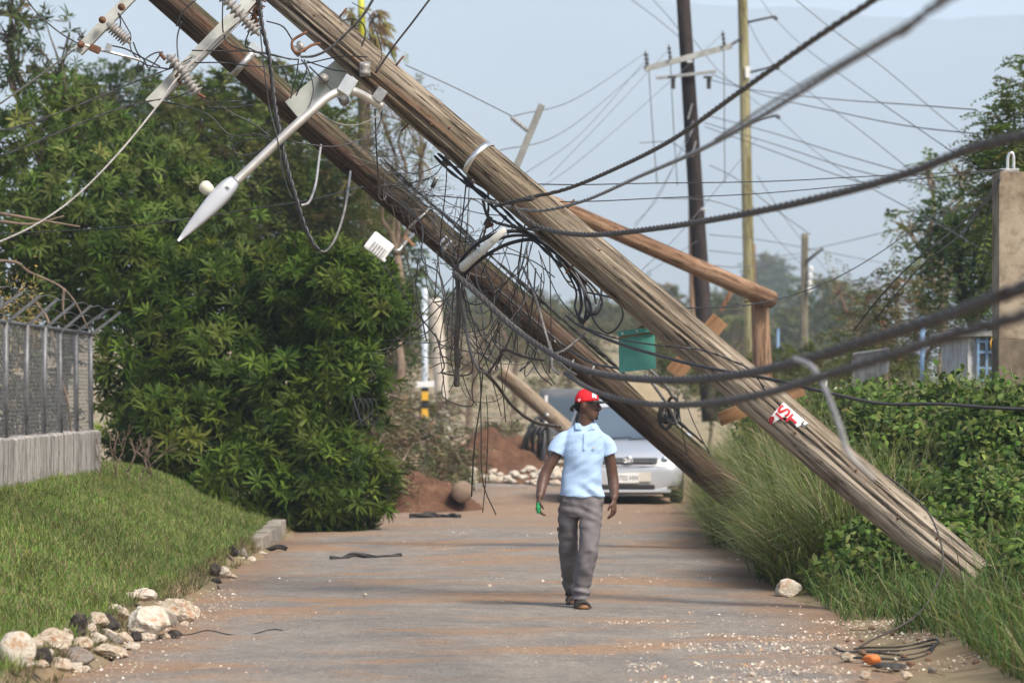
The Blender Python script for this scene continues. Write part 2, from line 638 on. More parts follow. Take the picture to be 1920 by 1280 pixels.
    for r in range(rows):
        f = r / (rows - 1)
        y = D - 2200 * (1 - f) ** 1.15 if f < 1 else D
        for k in range(len(px)):
            x = (px[k] - 960) / F * D
            top = CH + (HY - hh[k]) / F * D
            e = sm(0, .12, k / 149) * sm(0, .12, 1 - k / 149)
            z = -4 + (top + 4) * (f ** 1.7) * e
            z += (62 * noise.noise(Vector((x * .0025, f * 3.2, 5))) + 22 * noise.noise(Vector((x * .008, f * 9, 2)))) * math.sin(math.pi * f) * e
            if r == rows - 1:
                z += 4 * noise.noise(Vector((x * .02, 0, 7))) * e
            vs.append((x, y, z))
    n = len(px)
    for k in range(n):      # far slope
        vs.append((vs[(rows - 1) * n + k][0], D + 500, -4))
    i = np.arange(n - 1)
    fs = []
    for r in range(rows):
        a = r * n + i
        fs.append(np.stack([a, a + 1, a + n + 1], 1))
        fs.append(np.stack([a, a + n + 1, a + n], 1))
    o = obj('mountain', np_mesh('mountain', np.array(vs), np.concatenate(fs), None, True), mm)
    o['kind'] = 'structure'

    # --- the air
    m = bpy.data.materials.new('hazy_air')
    m.use_nodes = True
    nt = m.node_tree
    nt.nodes.clear()
    out = nt.nodes.new('ShaderNodeOutputMaterial')
    pv = nt.nodes.new('ShaderNodeVolumePrincipled')
    pv.inputs['Color'].default_value = (.70, .84, 1.0, 1)
    pv.inputs['Density'].default_value = .00034
    pv.inputs['Anisotropy'].default_value = -0.22
    nt.links.new(pv.outputs[0], out.inputs['Volume'])
    b = MB().box((0, 2770, 308), (6400, 5700, 634))
    o = obj('haze', b.mesh('haze'), m)
    o['kind'] = 'stuff'


setting()


# ------------------------------------------------------------------ left verge: lawn, kerb, wall and fence
def left_verge():
    # lawn blades
    N = 300000
    x = -2.72 - RNG.random(N) ** .9 * 3.6
    y = 19 + RNG.random(N) ** 1.15 * 24.5
    pn = np.array([noise.noise(Vector((a * .9, b * .5, 0))) for a, b in zip(x[::20], y[::20])]).repeat(20)[:N]
    keep = (RNG.random(N) < np.clip(.8 + pn * .8, .25, 1)) & (x < -2.78 - .13 * np.sin(y * 1.7) ** 2 - .1 * (pn < -.15))
    # ragged bite near the stone heap
    keep &= ~((y < 26) & (x > -2.9 - .05 * np.sin(y * 3)))
    x, y, pn = x[keep], y[keep], pn[keep]
    z = np.array([H(a, b) for a, b in zip(x, y)]) - .005
    n = len(x)
    a = RNG.random(n) * 6.283
    L = RNG.uniform(.02, .075, n) * (1 + .5 * np.clip(pn, -.4, .6))
    col = palette([(.085, .16, .028), (.11, .19, .038), (.14, .205, .055), (.075, .135, .03), (.18, .19, .075), (.2, .175, .09)], n, .22)
    col *= (1.2 + .5 * np.clip(pn, -.5, .6))[:, None] * np.array([.97, 1.0, .85])
    lv = Leaves()
    lv.blade(np.stack([x, y, z], 1), np.stack([np.cos(a), np.sin(a), np.zeros(n)], 1), L, RNG.uniform(.004, .008, n), RNG.uniform(.1, .9, n), col)
    # longer tufts and dead patches
    n = 26000
    cx, cy = -2.9 - 2.2 * RNG.random(420), 19.5 + 22.5 * RNG.random(420)
    j = RNG.integers(0, 420, n)
    x, y = np.minimum(cx[j] + RNG.normal(0, .09, n), -2.84), cy[j] + RNG.normal(0, .16, n)
    a = RNG.random(n) * 6.283
    z = np.array([H(p, q) for p, q in zip(x, y)])
    tone = RNG.uniform(.65, 1.35, 420)[j][:, None]
    lv.blade(np.stack([x, y, z], 1), np.stack([np.cos(a), np.sin(a), np.zeros(n)], 1), RNG.uniform(.06, .17, n), RNG.uniform(.004, .008, n), RNG.uniform(.2, 1.1, n),
             palette([(.1, .16, .03), (.14, .2, .045), (.19, .22, .07), (.22, .19, .09)], n, .2) * tone)
    n = 5200                                    # ragged dry fringe along the road
    y = 19 + 24 * RNG.random(n)
    x = -2.74 - .16 * RNG.random(n) ** 1.5
    a = RNG.random(n) * 6.283
    z = np.array([H(p, q) for p, q in zip(x, y)])
    lv.blade(np.stack([x, y, z], 1), np.stack([np.cos(a) + .5, np.sin(a), np.zeros(n)], 1), RNG.uniform(.04, .14, n), .006, RNG.uniform(.2, 1.2, n), palette([(.2, .16, .08), (.14, .13, .05), (.09, .12, .035), (.12, .08, .05)], n, .2))
    o = obj('lawn_grass', lv.mesh('lawn_grass'), MT['grass'])
    o['kind'] = 'stuff'
    tag(o, 'short green lawn covering the bank between road and low wall', 'grass')

    # kerb
    km = simple('weathered_kerb_concrete', (.2, .175, .14), (.36, .32, .27), 9, .9, 0, .2, .4)
    k = bpy.data.objects.new('kerb', None)
    COL.objects.link(k)
    k.location = (-2.8, 36, 0)
    k['kind'] = 'structure'
    for i in range(9):
        if i < 5:
            continue
        y0 = 32.3 + i * 1.0
        hgt = [.06, .09, .08, .1, .13, .17, .19, .205, .215][i]
        b = MB().box((-2.80 + U(-.02, .02), y0 + .5, hgt / 2 - .04), (.17, .975, hgt + .08), Matrix.Rotation(U(-.015, .015), 3, 'Z'), .018)
        obj('kerb_stone', b.mesh('kerb_stone'), km, k)

    # low wall with chain link fence, parallel to the road
    t = NT('streaked_render')
    s = t.noise(1.0, 7, .75, (.1, 11, 1.6), (0, 0, 0), .6)
    s2 = t.noise(7, 5, .6)
    c = t.ramp(s, [(.36, (.06, .053, .046)), (.45, (.24, .225, .205)), (.58, (.42, .4, .37))])
    c = t.mix(t.ramp(s2, [(.4, 0.0), (.7, .5)]), c, (.17, .155, .135))
    t.bump(s2, .6, .03)
    wm = t.out(c, .95, 0, .1)
    X = -4.82
    wall = thing('low_wall', 'low grey stained rendered wall at the top of the lawn', 'wall', (X, 33, .7))
    ys = np.linspace(24, 40, 90)
    vs, fs = [], []
    for y in ys:
        tp = 1.31 + .012 * noise.noise(Vector((y * 2, 0, 0))) + .02 * noise.noise(Vector((y * 9, 0, 0)))
        vs += [(X, y, .3), (X + .012 * noise.noise(Vector((y * 3, 1, 0))), y, tp - .02), (X - .03, y, tp), (X - .17, y, tp), (X - .2, y, .3)]
    for i in range(len(ys) - 1):
        for q in range(4):
            fs.append((i * 5 + q, (i + 1) * 5 + q, (i + 1) * 5 + q + 1, i * 5 + q + 1))
    fs.append((0, 1, 2, 3, 4))
    e = (len(ys) - 1) * 5
    fs.append((e + 4, e + 3, e + 2, e + 1, e))
    me = bpy.data.meshes.new('wall_body')
    me.from_pydata(vs, [], fs)
    obj('wall_body', me, wm, wall)

    fm = simple('dull_galvanised_pipe', (.11, .11, .112), (.2, .2, .205), 8, .55, .5, .4)
    fence = thing('chain_link_fence', 'chain link fence with slanting barbed wire arms standing on the low wall', 'fence', (X - .1, 33, 1.3))
    top = 2.43
    posts = [26.4 + 1.35 * i for i in range(11)]
    for i, y in enumerate(posts):
        b = MB().tube([(X - .1, y, 1.25), (X - .1 + U(-.02, .02), y, top)], .03, 10)
        obj('post', b.mesh('post', True), fm, fence)
        b = MB()
        b.box((X + .07, y, top + .12), (.03, .03, .44), Matrix.Rotation(math.radians(52 + U(-4, 4)), 3, 'Y'))
        obj('arm', b.mesh('arm'), fm, fence)
    obj('top_rail', MB().tube([(X - .1, 24, top), (X - .1, posts[-1], top)], .022, 8).mesh('top_rail', True), fm, fence)
    for q in range(3):
        pts = [(X + .02 + .13 * q, y, top + .06 + .105 * q - .03 * (k % 2)) for k, y in enumerate(np.arange(24, posts[-1] + .01, .675))]
        obj('barbed_wire', MB().tube(spline(pts, 3), .004, 4).mesh('barbed_wire'), fm, fence)
    b = MB()
    h = top - 1.28
    for y in np.arange(24 - h, posts[-1], .085):
        for sgn in (1, -1):
            y0, y1 = (y, y + h) if sgn > 0 else (y + h, y)
            a, c2 = Vector((X - .1, y0, 1.28)), Vector((X - .1, y1, top))
            # clip at the last post
            def clip(p, q):
                if p.y > posts[-1] and q.y > posts[-1]:
                    return None
                for u, w in ((p, q), (q, p)):
                    if u.y > posts[-1]:
                        k = (posts[-1] - w.y) / (u.y - w.y)
                        u.z = w.z + (u.z - w.z) * k
                        u.y = posts[-1]
                return p, q
            r = clip(a, c2)
            if r and (r[0] - r[1]).length > .05:
                b.tube([tuple(r[0]), tuple(r[1])], .0021, 3)
    o = obj('wire_mesh', b.mesh('wire_mesh'), fm, fence)
    o['kind'] = 'stuff'


left_verge()


# ------------------------------------------------------------------ poles
def frame_from(a, b, roll_hint=Vector((0, -1, 0))):
    """frame with origin a, z towards b, y facing away from the hint"""
    z = (b - a).normalized()
    x = roll_hint.cross(z).normalized()
    y = z.cross(x)
    m = Matrix((x, y, z)).transposed().to_4x4()
    m.translation = a
    return m


def shaft_mesh(L, r0, r1, rings=90, sides=44, seed=0, cracks=14, crack_depth=.012, bend=0.0):
    rnd = random.Random(seed)
    cr = [(rnd.uniform(0, 6.283), rnd.uniform(0, L), rnd.uniform(.5, 2.2), rnd.uniform(.4, 1) * crack_depth, rnd.uniform(.03, .07)) for _ in range(cracks)]
    v, f = [], []
    for i in range(rings + 1):
        z = L * i / rings
        r = r0 + (r1 - r0) * i / rings
        for k in range(sides):
            a = 2 * math.pi * k / sides
            q = r * (1 + .022 * noise.noise(Vector((math.cos(a) * 1.4, math.sin(a) * 1.4, z * .5 + seed * 3)))
                     + .012 * noise.noise(Vector((math.cos(a) * 9, math.sin(a) * 9, z * .6 + seed))))
            for ca, cz, cl, cdp, cw in cr:
                if abs(z - cz) < cl:
                    da = (a - ca - .05 * math.sin(z * 2 + ca) + math.pi) % (2 * math.pi) - math.pi
                    if abs(da) < cw * 2.5:
                        q -= cdp * math.exp(-(da / cw) ** 2) * (1 - abs(z - cz) / cl) ** .5
            v.append((q * math.cos(a) + bend * math.sin(math.pi * i / rings), q * math.sin(a), z))
    for i in range(rings):
        for k in range(sides):
            l = (k + 1) % sides
            f.append((i * sides + k, i * sides + l, (i + 1) * sides + l, (i + 1) * sides + k))
    f.append(tuple(range(sides))[::-1])
    f.append(tuple(rings * sides + k for k in range(sides)))
    me = bpy.data.meshes.new('shaft')
    me.from_pydata(v, [], f)
    smooth_shade(me)
    return me


def pole(name, label, bottom, top, r0, r1, mat, group=None, **kw):
    a, b = Vector(bottom), Vector(top)
    t = thing(name, label, 'utility pole', tuple(a), group)
    m = frame_from(a, b)
    s = obj('shaft', shaft_mesh((b - a).length, r0, r1, **kw), mat, t, m)
    t['len'] = (b - a).length
    return t, s, m


def band(m, z, r, w=.05, th=.004, mat='bright', n=36, tilt=0.0):
    b = MB()
    v, f = [], []
    for zz, rr in ((-w / 2, r), (w / 2, r), (w / 2, r + th), (-w / 2, r + th)):
        for k in range(n):
            a = 2 * math.pi * k / n
            v.append(m @ Vector((rr * math.cos(a), rr * math.sin(a), z + zz + tilt * math.sin(a))))
    for q in range(4):
        p = (q + 1) % 4
        for k in range(n):
            l = (k + 1) % n
            f.append((q * n + k, q * n + l, p * n + l, p * n + k))
    return b.add(v, f).mesh('band', True)


def surf(m, z, ang, r):
    return m @ Vector((r * math.cos(ang), r * math.sin(ang), z))


PA0, PA1 = P(1838, 1098, 27.0), P(430, -100, 29.0)
PB0, PB1 = P(1440, 985, 38.0), P(215, -91, 36.5)
dA = (PA1 - PA0).normalized()
dB = (PB1 - PB0).normalized()
PA0 = PA0 - dA * .5
PB0 = PB0 - dB * .6


def onA(px):
    """point of pole A's axis at photo column px"""
    lo, hi = 0.0, (PA1 - PA0).length
    for _ in range(40):
        mid = (lo + hi) / 2
        q = PA0 + dA * mid
        if 960 + q.x / q.y * F > px:
            lo = mid
        else:
            hi = mid
    return mid


def onB(px):
    lo, hi = 0.0, (PB1 - PB0).length
    for _ in range(40):
        mid = (lo + hi) / 2
        q = PB0 + dB * mid
        if 960 + q.x / q.y * F > px:
            lo = mid
        else:
            hi = mid
    return mid


def rA(z):
    return .183 + (.150 - .183) * z / (PA1 - PA0).length


def rB(z):
    return .176 + (.160 - .176) * z / (PB1 - PB0).length


FRONT = None


def poles():
    global MA, MBm, TA, TB
    TA, sA, MA = pole('leaning_utility_pole', 'grey weathered utility pole leaning low across the road with torn red lettered sign', PA0, PA1, .183, .150, MT['pole_a'], rings=150, sides=120, seed=2, cracks=60, crack_depth=.026)
    TB, sB, MBm = pole('leaning_utility_pole', 'brown mossy utility pole leaning across the road behind the walking man', PB0, PB1, .176, .160, MT['pole_b'], rings=130, sides=100, seed=5, cracks=44, crack_depth=.026)
    # facing direction angle in the pole frames (towards camera)
    fa = MA.to_3x3().inverted() @ Vector((0, -1, 0))
    angA = math.atan2(fa.y, fa.x)
    fb = MBm.to_3x3().inverted() @ Vector((0, -1, 0))
    angB = math.atan2(fb.y, fb.x)
    z = onA(898)
    obj('metal_band', band(MA, z, rA(z) + .004, .05, .004), MT['bright'], TA)
    z = onA(700)
    # insulator rack on pole A
    c = surf(MA, z, angA - .35, rA(z))
    b = MB().box(c + Vector((0, -.02, 0)), (.09, .05, .12), None, .008)
    br = obj('rack_bracket', b.mesh('rack_bracket'), MT['galv'], TA)
    b = MB().lathe([(.012, -.05), (.04, -.045), (.045, -.02), (.028, 0), (.045, .02), (.04, .045), (.012, .05)], Matrix.Translation(c + Vector((0, -.06, -.005))), 16)
    obj('spool_insulator', b.mesh('spool_insulator', True), MT['porcelain'], TA)
    # small steel step bolts
    for px, s in ((616, 1), (1040, 1), (722, 1), (790, -1), (1100, -1)):
        z = onA(px)
        a = angA + s * 1.45
        p0, p1 = surf(MA, z, a, rA(z) - .03), surf(MA, z, a, rA(z) + .09)
        obj('step_bolt', MB().tube([p0, p1], .009, 8).mesh('step_bolt', True), MT['rusty'], TA)
    for px, da in ((595, .1), (845, .2), (822, -.3), (1120, .4), (1500, -.2), (1600, .3), (1750, .35), (1690, -.1)):
        z = onA(px)
        c = surf(MA, z, angA + da, rA(z) - .004)
        b = MB().lathe([(.002, .0), (.010, .001), (.012, .004), (.007, .012), (.002, .013)], Matrix.Translation(c) @ Vector((0, -1, 0)).to_track_quat('Z', 'Y').to_matrix().to_4x4(), 8)
        obj('bolt_head', b.mesh('bolt_head'), MT['rusty'], TA)
    # second shackle insulator under pole A near the top
    c = P(560, 92, 28.5)
    b = MB()
    b.lathe([(.015, -.055), (.05, -.05), (.055, -.02), (.03, 0), (.055, .02), (.05, .05), (.015, .055)], Matrix.Translation(c) @ Matrix.Rotation(.9, 4, 'Y'), 18)
    si = obj('shackle_insulator', b.mesh('shackle_insulator', True), MT['porcelain'], TA)
    b = MB().tube(spline([P(575, 60, 28.45), P(548, 78, 28.4), P(556, 100, 28.4), P(585, 85, 28.5), P(600, 82, 28.6)], 5), .012, 8)
    obj('shackle_strap', b.mesh('shackle_strap', True), MT['rusty'], TA)
    # bracket fins on pole B
    z = onB(455)
    obj('metal_band', band(MBm, z, rB(z) + .004, .07, .004), MT['galv'], TB)
    b = MB().box(surf(MBm, z, angB + 1.35, rB(z) + .05), (.16, .02, .1), Matrix.Rotation(.72, 3, 'Y'), .004)
    obj('band_lug', b.mesh('band_lug'), MT['bright'], TB)
    for px in (829, 838):
        z = onB(px)
        v, f = [], []
        n = 10
        for zz in (-.017, .017):
            for rr in (.003, .009):
                for k in range(n):
                    a = angB - .45 + .75 * k / (n - 1)
                    v.append(surf(MBm, z + zz, a, rB(z) + rr))
        for k in range(n - 1):
            f += [(n + k, n + k + 1, 3 * n + k + 1, 3 * n + k), (k, k + 1, n + k + 1, n + k), (2 * n + k, 3 * n + k, 3 * n + k + 1, 2 * n + k + 1)]
        obj('steel_strap', MB().add(v, f).mesh('steel_strap', True), MT['bright'], TB)
    z = onB(782)
    obj('conduit_strap', MB().tube(spline([surf(MBm, z, angB - .9, rB(z) + .02), surf(MBm, z, angB - .2, rB(z) + .03), surf(MBm, z - .02, angB + .5, rB(z) + .03), surf(MBm, z - .02, angB + 1.1, rB(z) + .04)], 5), .016, 8).mesh('conduit_strap', True), MT['galv'], TB)
    z = onB(1040)
    obj('bolt_head', MB().lathe([(.002, 0), (.02, .002), (.02, .016), (.002, .02)], Matrix.Translation(surf(MBm, z, angB - .1, rB(z) - .002)) @ Vector((0, -1, 0)).to_track_quat('Z', 'Y').to_matrix().to_4x4(), 8).mesh('bolt_head'), MT['bright'], TB)

    # sign on pole A: what is left of a printed panel, wrapped on the pole
    z0, z1 = onA(1506), onA(1459)
    sg = thing('torn_sign', 'torn white sign with red letters stuck on the leaning grey pole', 'sign', tuple(surf(MA, (z0 + z1) / 2, angA, rA(z0))))
    Ls = z1 - z0
    W = .235

    def sp(u, w, dr):     # u along the pole upward 0..1, w metres across (+ = reading right)
        z = z0 + u * Ls
        r = rA(z) + .006
        a = angA + (w / r) * SGN
        return surf(MA, z, a, r + dr)
    # reading right is to the right when the pole stands upright, seen from the camera
    t1, t2 = surf(MA, z0, angA + .3, .2), surf(MA, z0, angA - .3, .2)
    SGN = 1 if t1.x > t2.x else -1
    nu, nw = 22, 14
    v, f = [], []
    for i in range(nu + 1):
        u = i / nu
        wl = -.11 + (.085 + .05 * math.sin((.8 - u) * 4.2)) * sm(.86, .70, u) + .004 * math.sin(u * 40)   # torn left edge
        if u < .16:
            wl = max(wl, .045)
        wr = .095
        for k in range(nw + 1):
            v.append(sp(u, wl + (wr - wl) * k / nw, 0))
    for i in range(nu):
        for k in range(nw):
            q = i * (nw + 1) + k
            f.append((q, q + 1, q + nw + 2, q + nw + 1))
    me = MB().add(v, f).mesh('panel', True)
    pn = obj('panel', me, MT['white'], sg)
    md = pn.modifiers.new('thickness', 'SOLIDIFY')
    md.thickness = .003

    def strokes(name, segs, wd, mat):
        for s in segs:
            pts = spline(s, 5) if len(s) > 2 else np.array([np.array(s[0]) * (1 - k) + np.array(s[1]) * k for k in np.linspace(0, 1, 6)])
            pts = np.array([(a, b) for a, b in pts])
            tg = np.gradient(pts, axis=0)
            tg /= np.linalg.norm(tg, axis=1)[:, None]
            nr = np.stack([-tg[:, 1], tg[:, 0]], 1)
            v, f = [], []
            for p, q in zip(pts, nr):
                for e in (-1, 1):
                    w_, h_ = p + q * e * wd / 2
                    v.append(sp(h_ / Ls, w_, .004))
            for i in range(len(pts) - 1):
                f.append((2 * i, 2 * i + 1, 2 * i + 3, 2 * i + 2))
            obj(name, MB().add(v, f).mesh(name), mat, sg)
    h = Ls
    strokes('red_letter', [[(.072, .93 * h), (.045, .955 * h), (.018, .93 * h), (.014, .87 * h), (.04, .81 * h), (.066, .77 * h), (.066, .68 * h), (.04, .645 * h), (.012, .67 * h)]], .022, MT['red'])
    strokes('red_letter', [[(-.016, .95 * h), (-.016, .66 * h)]], .016, MT['red'])
    strokes('red_letter', [[(-.098, .95 * h), (-.074, .97 * h), (-.056, .93 * h), (-.07, .89 * h), (-.1, .88 * h)], [(-.104, .97 * h), (-.104, .84 * h)]], .018, MT['red'])
    strokes('red_letter', [[(-.012, .54 * h), (.07, .54 * h)], [(.029, .56 * h), (.029, .27 * h)]], .021, MT['red'])
    strokes('black_letter', [[(.056, .15 * h), (.056, .015 * h)], [(.05, .148 * h), (.088, .148 * h)], [(.05, .022 * h), (.088, .022 * h)]], .012, MT['inkblack'])

    # planks nailed behind pole A
    def plank(p0, p1, d0, d1, w, label):
        a, b = P(*p0, d0), P(*p1, d1)
        ax = (b - a).normalized()
        n = Vector((0, -1, 0))
        n = (n - ax * n.dot(ax)).normalized()
        s = ax.cross(n)
        R = Matrix((ax, n, s)).transposed()
        L = (b - a).length
        bb = MB().box((0, 0, 0), (L, .035, w), None, .004)
        m = R.to_4x4()
        m.translation = (a + b) / 2
        o = obj('plank', bb.mesh('plank'), MT['plank'], None, m)
        tag(o, label, 'plank')
    plank((1351, 598), (1262, 702), 28.25, 28.3, .155, 'short raw plank wedged behind the grey pole beside green board')
    plank((1348, 786), (1506, 728), 27.95, 27.95, .115, 'raw wooden plank crossing behind the grey pole above the torn sign')

    # broken orange pole: fallen length and standing stump
    T, s, m = pole('broken_pole', 'raw orange wooden pole snapped at the top of its stump', P(1432, 775, 53), P(1424, 556, 53), .165, .135, MT['pole_c'], rings=50, sides=32, seed=11, cracks=14)
    a, b = P(1446, 562, 52.8), P(1012, 372, 49.5)
    obj('fallen_length', shaft_mesh((b - a).length, .140, .115, rings=70, sides=32, seed=12, cracks=14), MT['pole_c'], T, frame_from(a, b))
    # splinters at the break
    for i in range(16):
        c = P(U(1398, 1446), U(546, 566), 52.8)
        b = MB().tube([c - Vector((.03, 0, .05)), c + Vector((U(.04, .2), U(-.1, .1), U(-.1, .04)))], [.022, .003], 5)
        obj('splinter', b.mesh('splinter'), MT['pole_c'], T)
    obj('yellow_tag', MB().box(P(1372, 543, 52.5), (.13, .01, .03)).mesh('yellow_tag'), MT['yellow'], T)
    for px, py in ((1186, 452), (1191, 454)):
        obj('steel_strap', MB().box(P(px, py, 51.0), (.02, .02, .13), Matrix.Rotation(-.3, 3, 'Y')).mesh('steel_strap'), MT['bright'], T)
    b = MB().box(P(1366, 556, 52.9), (.07, .05, .5), Matrix.Rotation(.5, 3, 'Y'))
    obj('splintered_peg', b.mesh('splintered_peg'), MT['pole_c'], T)

    # crossarm and insulators on the fallen top of the broken pole
    a, b = P(999, 238, 49.2), P(955, 345, 49.4)
    ax = (b - a).normalized()
    R = Matrix((Vector((0, 1, 0)).cross(ax).normalized(), Vector((0, 1, 0)), ax)).transposed()
    ca = obj('crossarm', MB().box((a + b) / 2, (.1, .08, (b - a).length + .7), R, .008).mesh('crossarm'), MT['arm_wood'], T)
    for q0, q1 in (((960, 222), (990, 246)), ((932, 284), (962, 310))):
        insulator(P(*q0, 49.0), P(*q1, 49.0), .042, 7, ca)


def insulator(a, b, r, n, parent, mat='porcelain', name='string_insulator'):
    L = (b - a).length
    prof = [(.012, -.03)]
    for k in range(n):
        z0 = L * k / n
        prof += [(r * .45, z0), (r, z0 + L / n * .35), (r * .95, z0 + L / n * .5), (r * .45, z0 + L / n * .7)]
    prof += [(.014, L), (.012, L + .03)]
    m = (b - a).to_track_quat('Z', 'Y').to_matrix().to_4x4()
    m.translation = a
    return sub(name, MB().lathe(prof, m, 16).mesh(name, True), MT[mat], parent)


poles()


def far_poles():
    # dark pole with two crossarms
    T, s, m = pole('utility_pole', 'dark creosoted utility pole with two crossarms behind the broken orange pole', P(1332, 790, 80), P(1277, -60, 80), .205, .155, MT['pole_d'], rings=40, sides=24, seed=21, cracks=4)
    a, b = P(1208, 130, 79.7), P(1372, 86, 79.7)
    R = Matrix.Rotation(-math.atan2(b.z - a.z, b.x - a.x), 3, 'Y')
    c1 = obj('crossarm', MB().box((a + b) / 2, ((b - a).length, .1, .13), R, .01).mesh('crossarm'), MT['arm_wood'], T)
    for px, py in ((1213, 122), (1257, 110), (1358, 84)):
        insulator(P(px, py, 79.6), P(px - 3, py - 24, 79.6), .05, 3, c1, 'polymer', 'pin_insulator')
    a, b = P(1229, 149, 80), P(1342, 136, 80)
    R = Matrix.Rotation(-math.atan2(b.z - a.z, b.x - a.x), 3, 'Y')
    c2 = obj('crossarm', MB().box((a + b) / 2 + Vector((0, -.25, 0)), ((b - a).length, .08, .07), R, .008).mesh('crossarm'), MT['galv'], T)
    for px in (1262, 1329):
        bb = MB().box(P(px, 155, 79.5), (.1, .08, .3), None, .02).box(P(px - 2, 145, 79.4), (.2, .06, .06), None, .01)
        sub('cutout_switch', bb.mesh('cutout_switch'), MT['polymer'], c2)
    for px, py in ((1293, 116), (1319, 392)):
        obj('lamp_reflector', MB().box(P(px, py, 79.6), (.14, .06, .06), None, .02).mesh('lamp_reflector'), MT['bright'], T)
    for px, py in ((1298, 195), (1301, 228), (1305, 265)):
        obj('bracket', MB().tube([P(px, py, 79.75), P(px - 8, py + 28, 79.7)], .02, 6).mesh('bracket'), MT['galv'], T)
    # yellow-green pole
    T, s, m = pole('utility_pole', 'pale yellowish wooden pole with three short side arms beside the dark pole', P(1410, 770, 92), P(1391, -60, 92), .165, .128, MT['pole_e'], rings=40, sides=24, seed=23, cracks=3)
    for x0, y0, x1, y1 in ((1402, 42, 1449, 32), (1406, 136, 1452, 125), (1406, 228, 1454, 217)):
        obj('side_arm', MB().tube([P(x0, y0, 91.9), P(x1, y1, 91.9)], .03, 8).mesh('side_arm', True), MT['pole_d'], T)
        obj('post_insulator', MB().lathe([(.02, 0), (.06, .02), (.04, .06), (.06, .1), (.04, .14), (.02, .16)], Matrix.Translation(P(x1, y1 - 1, 91.9)) @ Matrix.Rotation(2.2, 4, 'Y'), 10).mesh('post_insulator'), MT['polymer'], T)
    obj('white_plate', MB().box(P(1402, 135, 91.8), (.12, .02, .3)).mesh('white_plate'), MT['white'], T)
    obj('pole_band', MB().tube([P(1393, 70, 91.9), P(1372, 84, 91.9)], .04, 6).mesh('pole_band'), MT['pole_d'], T)
    # thin poles behind
    pole('utility_pole', 'thin reddish pole standing close behind the dark pole', P(1302, 760, 128), P(1296, 342, 128), .15, .12, MT['pole_c'], rings=20, sides=16, seed=31, cracks=2)
    pole('utility_pole', 'very thin brown pole just behind the yellowish pole', P(1418, 760, 170), P(1414, 458, 170), .10, .07, MT['pole_c'], rings=20, sides=16, seed=33, cracks=2)
    # grey pole with white insulators
    T, s, m = pole('utility_pole', 'short grey pole with white insulators and drooping black arm', P(1507, 760, 105), P(1509, 438, 105), .135, .105, MT['pole_f'], rings=30, sides=20, seed=35, cracks=5)
    a = obj('side_arm', MB().tube([P(1511, 492, 104.8), P(1527, 478, 104.8), P(1543, 466, 104.8)], .05, 8).mesh('side_arm', True), MT['polymer'], T)
    for k in range(4):
        insulator(P(1520 - k, 500 + k * 13, 104.8), P(1521 - k, 509 + k * 13, 104.8), .09, 2, a, 'white', 'pin_insulator')
    obj('black_box', MB().box(P(1507, 655, 104.6), (.12, .1, .4), Matrix.Rotation(.4, 3, 'Y'), .02).mesh('black_box'), MT['polymer'], T)
    # pale blue metal post and concrete post at left of the road
    T = thing('street_sign_post', 'pale metal post with white name plate and black yellow hazard marker', 'sign post', tuple(P(797, 880, 78)))
    obj('post', MB().tube([P(797, 885, 78), P(796, 540, 78)], .075, 14).mesh('post', True), simple('pale_painted_metal', (.42, .47, .53), (.5, .55, .6), 4, .5), T)
    obj('name_plate', MB().box(P(797, 720, 77.8), (.42, .02, .13), Matrix.Rotation(-.05, 3, 'Y'), .004).mesh('name_plate'), MT['white'], T)
    hz = obj('hazard_marker', MB().box(P(797, 756, 77.85), (.16, .02, .72)).mesh('hazard_marker'), MT['inkblack'], T)
    for py in (742, 774):
        sub('yellow_stripe', MB().box(P(797, py, 77.82), (.15, .012, .2), None).mesh('yellow_stripe'), MT['yellow'], hz)
    T, s, m = pole('concrete_post', 'thick pale concrete post behind the metal sign post', P(836, 850, 90), P(815, 560, 90), .2, .165, simple('pale_concrete', (.44, .39, .33), (.54, .49, .42), 5, .9), rings=20, sides=20, seed=37, cracks=0)
    T['category'] = 'post'
    # fallen tan pole in the background
    T, s, m = pole('fallen_pole', 'pale tan pole fallen at a slant behind the walking man', P(1130, 862, 66), P(938, 697, 66), .16, .14, MT['pole_g'], rings=30, sides=24, seed=41, cracks=5)
    for px, py in ((1026, 778), (1000, 806)):
        obj('bolt', MB().lathe([(.01, 0), (.035, .01), (.01, .03)], Matrix.Translation(P(px, py, 65.7)) @ Matrix.Rotation(1.57, 4, 'X'), 8).mesh('bolt'), MT['bright'], T)
    # concrete pillar at the right edge
    t = NT('stained_concrete')
    n1 = t.noise(2.2, 7, .65)
    n2 = t.noise(9, 6, .6)
    c = t.ramp(n1, [(.35, (.17, .125, .085)), (.5, (.31, .25, .18)), (.65, (.38, .32, .24))])
    c = t.mix(t.ramp(n2, [(.3, .6), (.5, 0.0)]), c, (.1, .08, .06))
    t.bump(n2, .5, .02)
    pm = t.out(c, .95, 0, .1)
    T = thing('concrete_pillar', 'square stained concrete pillar rising from the right hand bushes', 'pillar', tuple(P(1905, 900, 36)))
    x0, x1 = P(1873, 0, 36).x, P(1873, 0, 36).x + .52
    zt, zm = P(0, 322, 36).z, P(0, 636, 36).z
    obj('upper_shaft', MB().box(((x0 + x1) / 2, 36.26, (zt + zm) / 2), (x1 - x0, .52, zt - zm), None, .012).mesh('upper_shaft'), pm, T)
    obj('lower_shaft', MB().box(((x0 + x1) / 2, 36.262, (zm + .2) / 2), (x1 - x0 + .012, .53, zm - .2), None, .012).mesh('lower_shaft'), simple('darker_stained_concrete', (.10, .08, .06), (.21, .17, .125), 4, .95, 0, .1, .4), T)
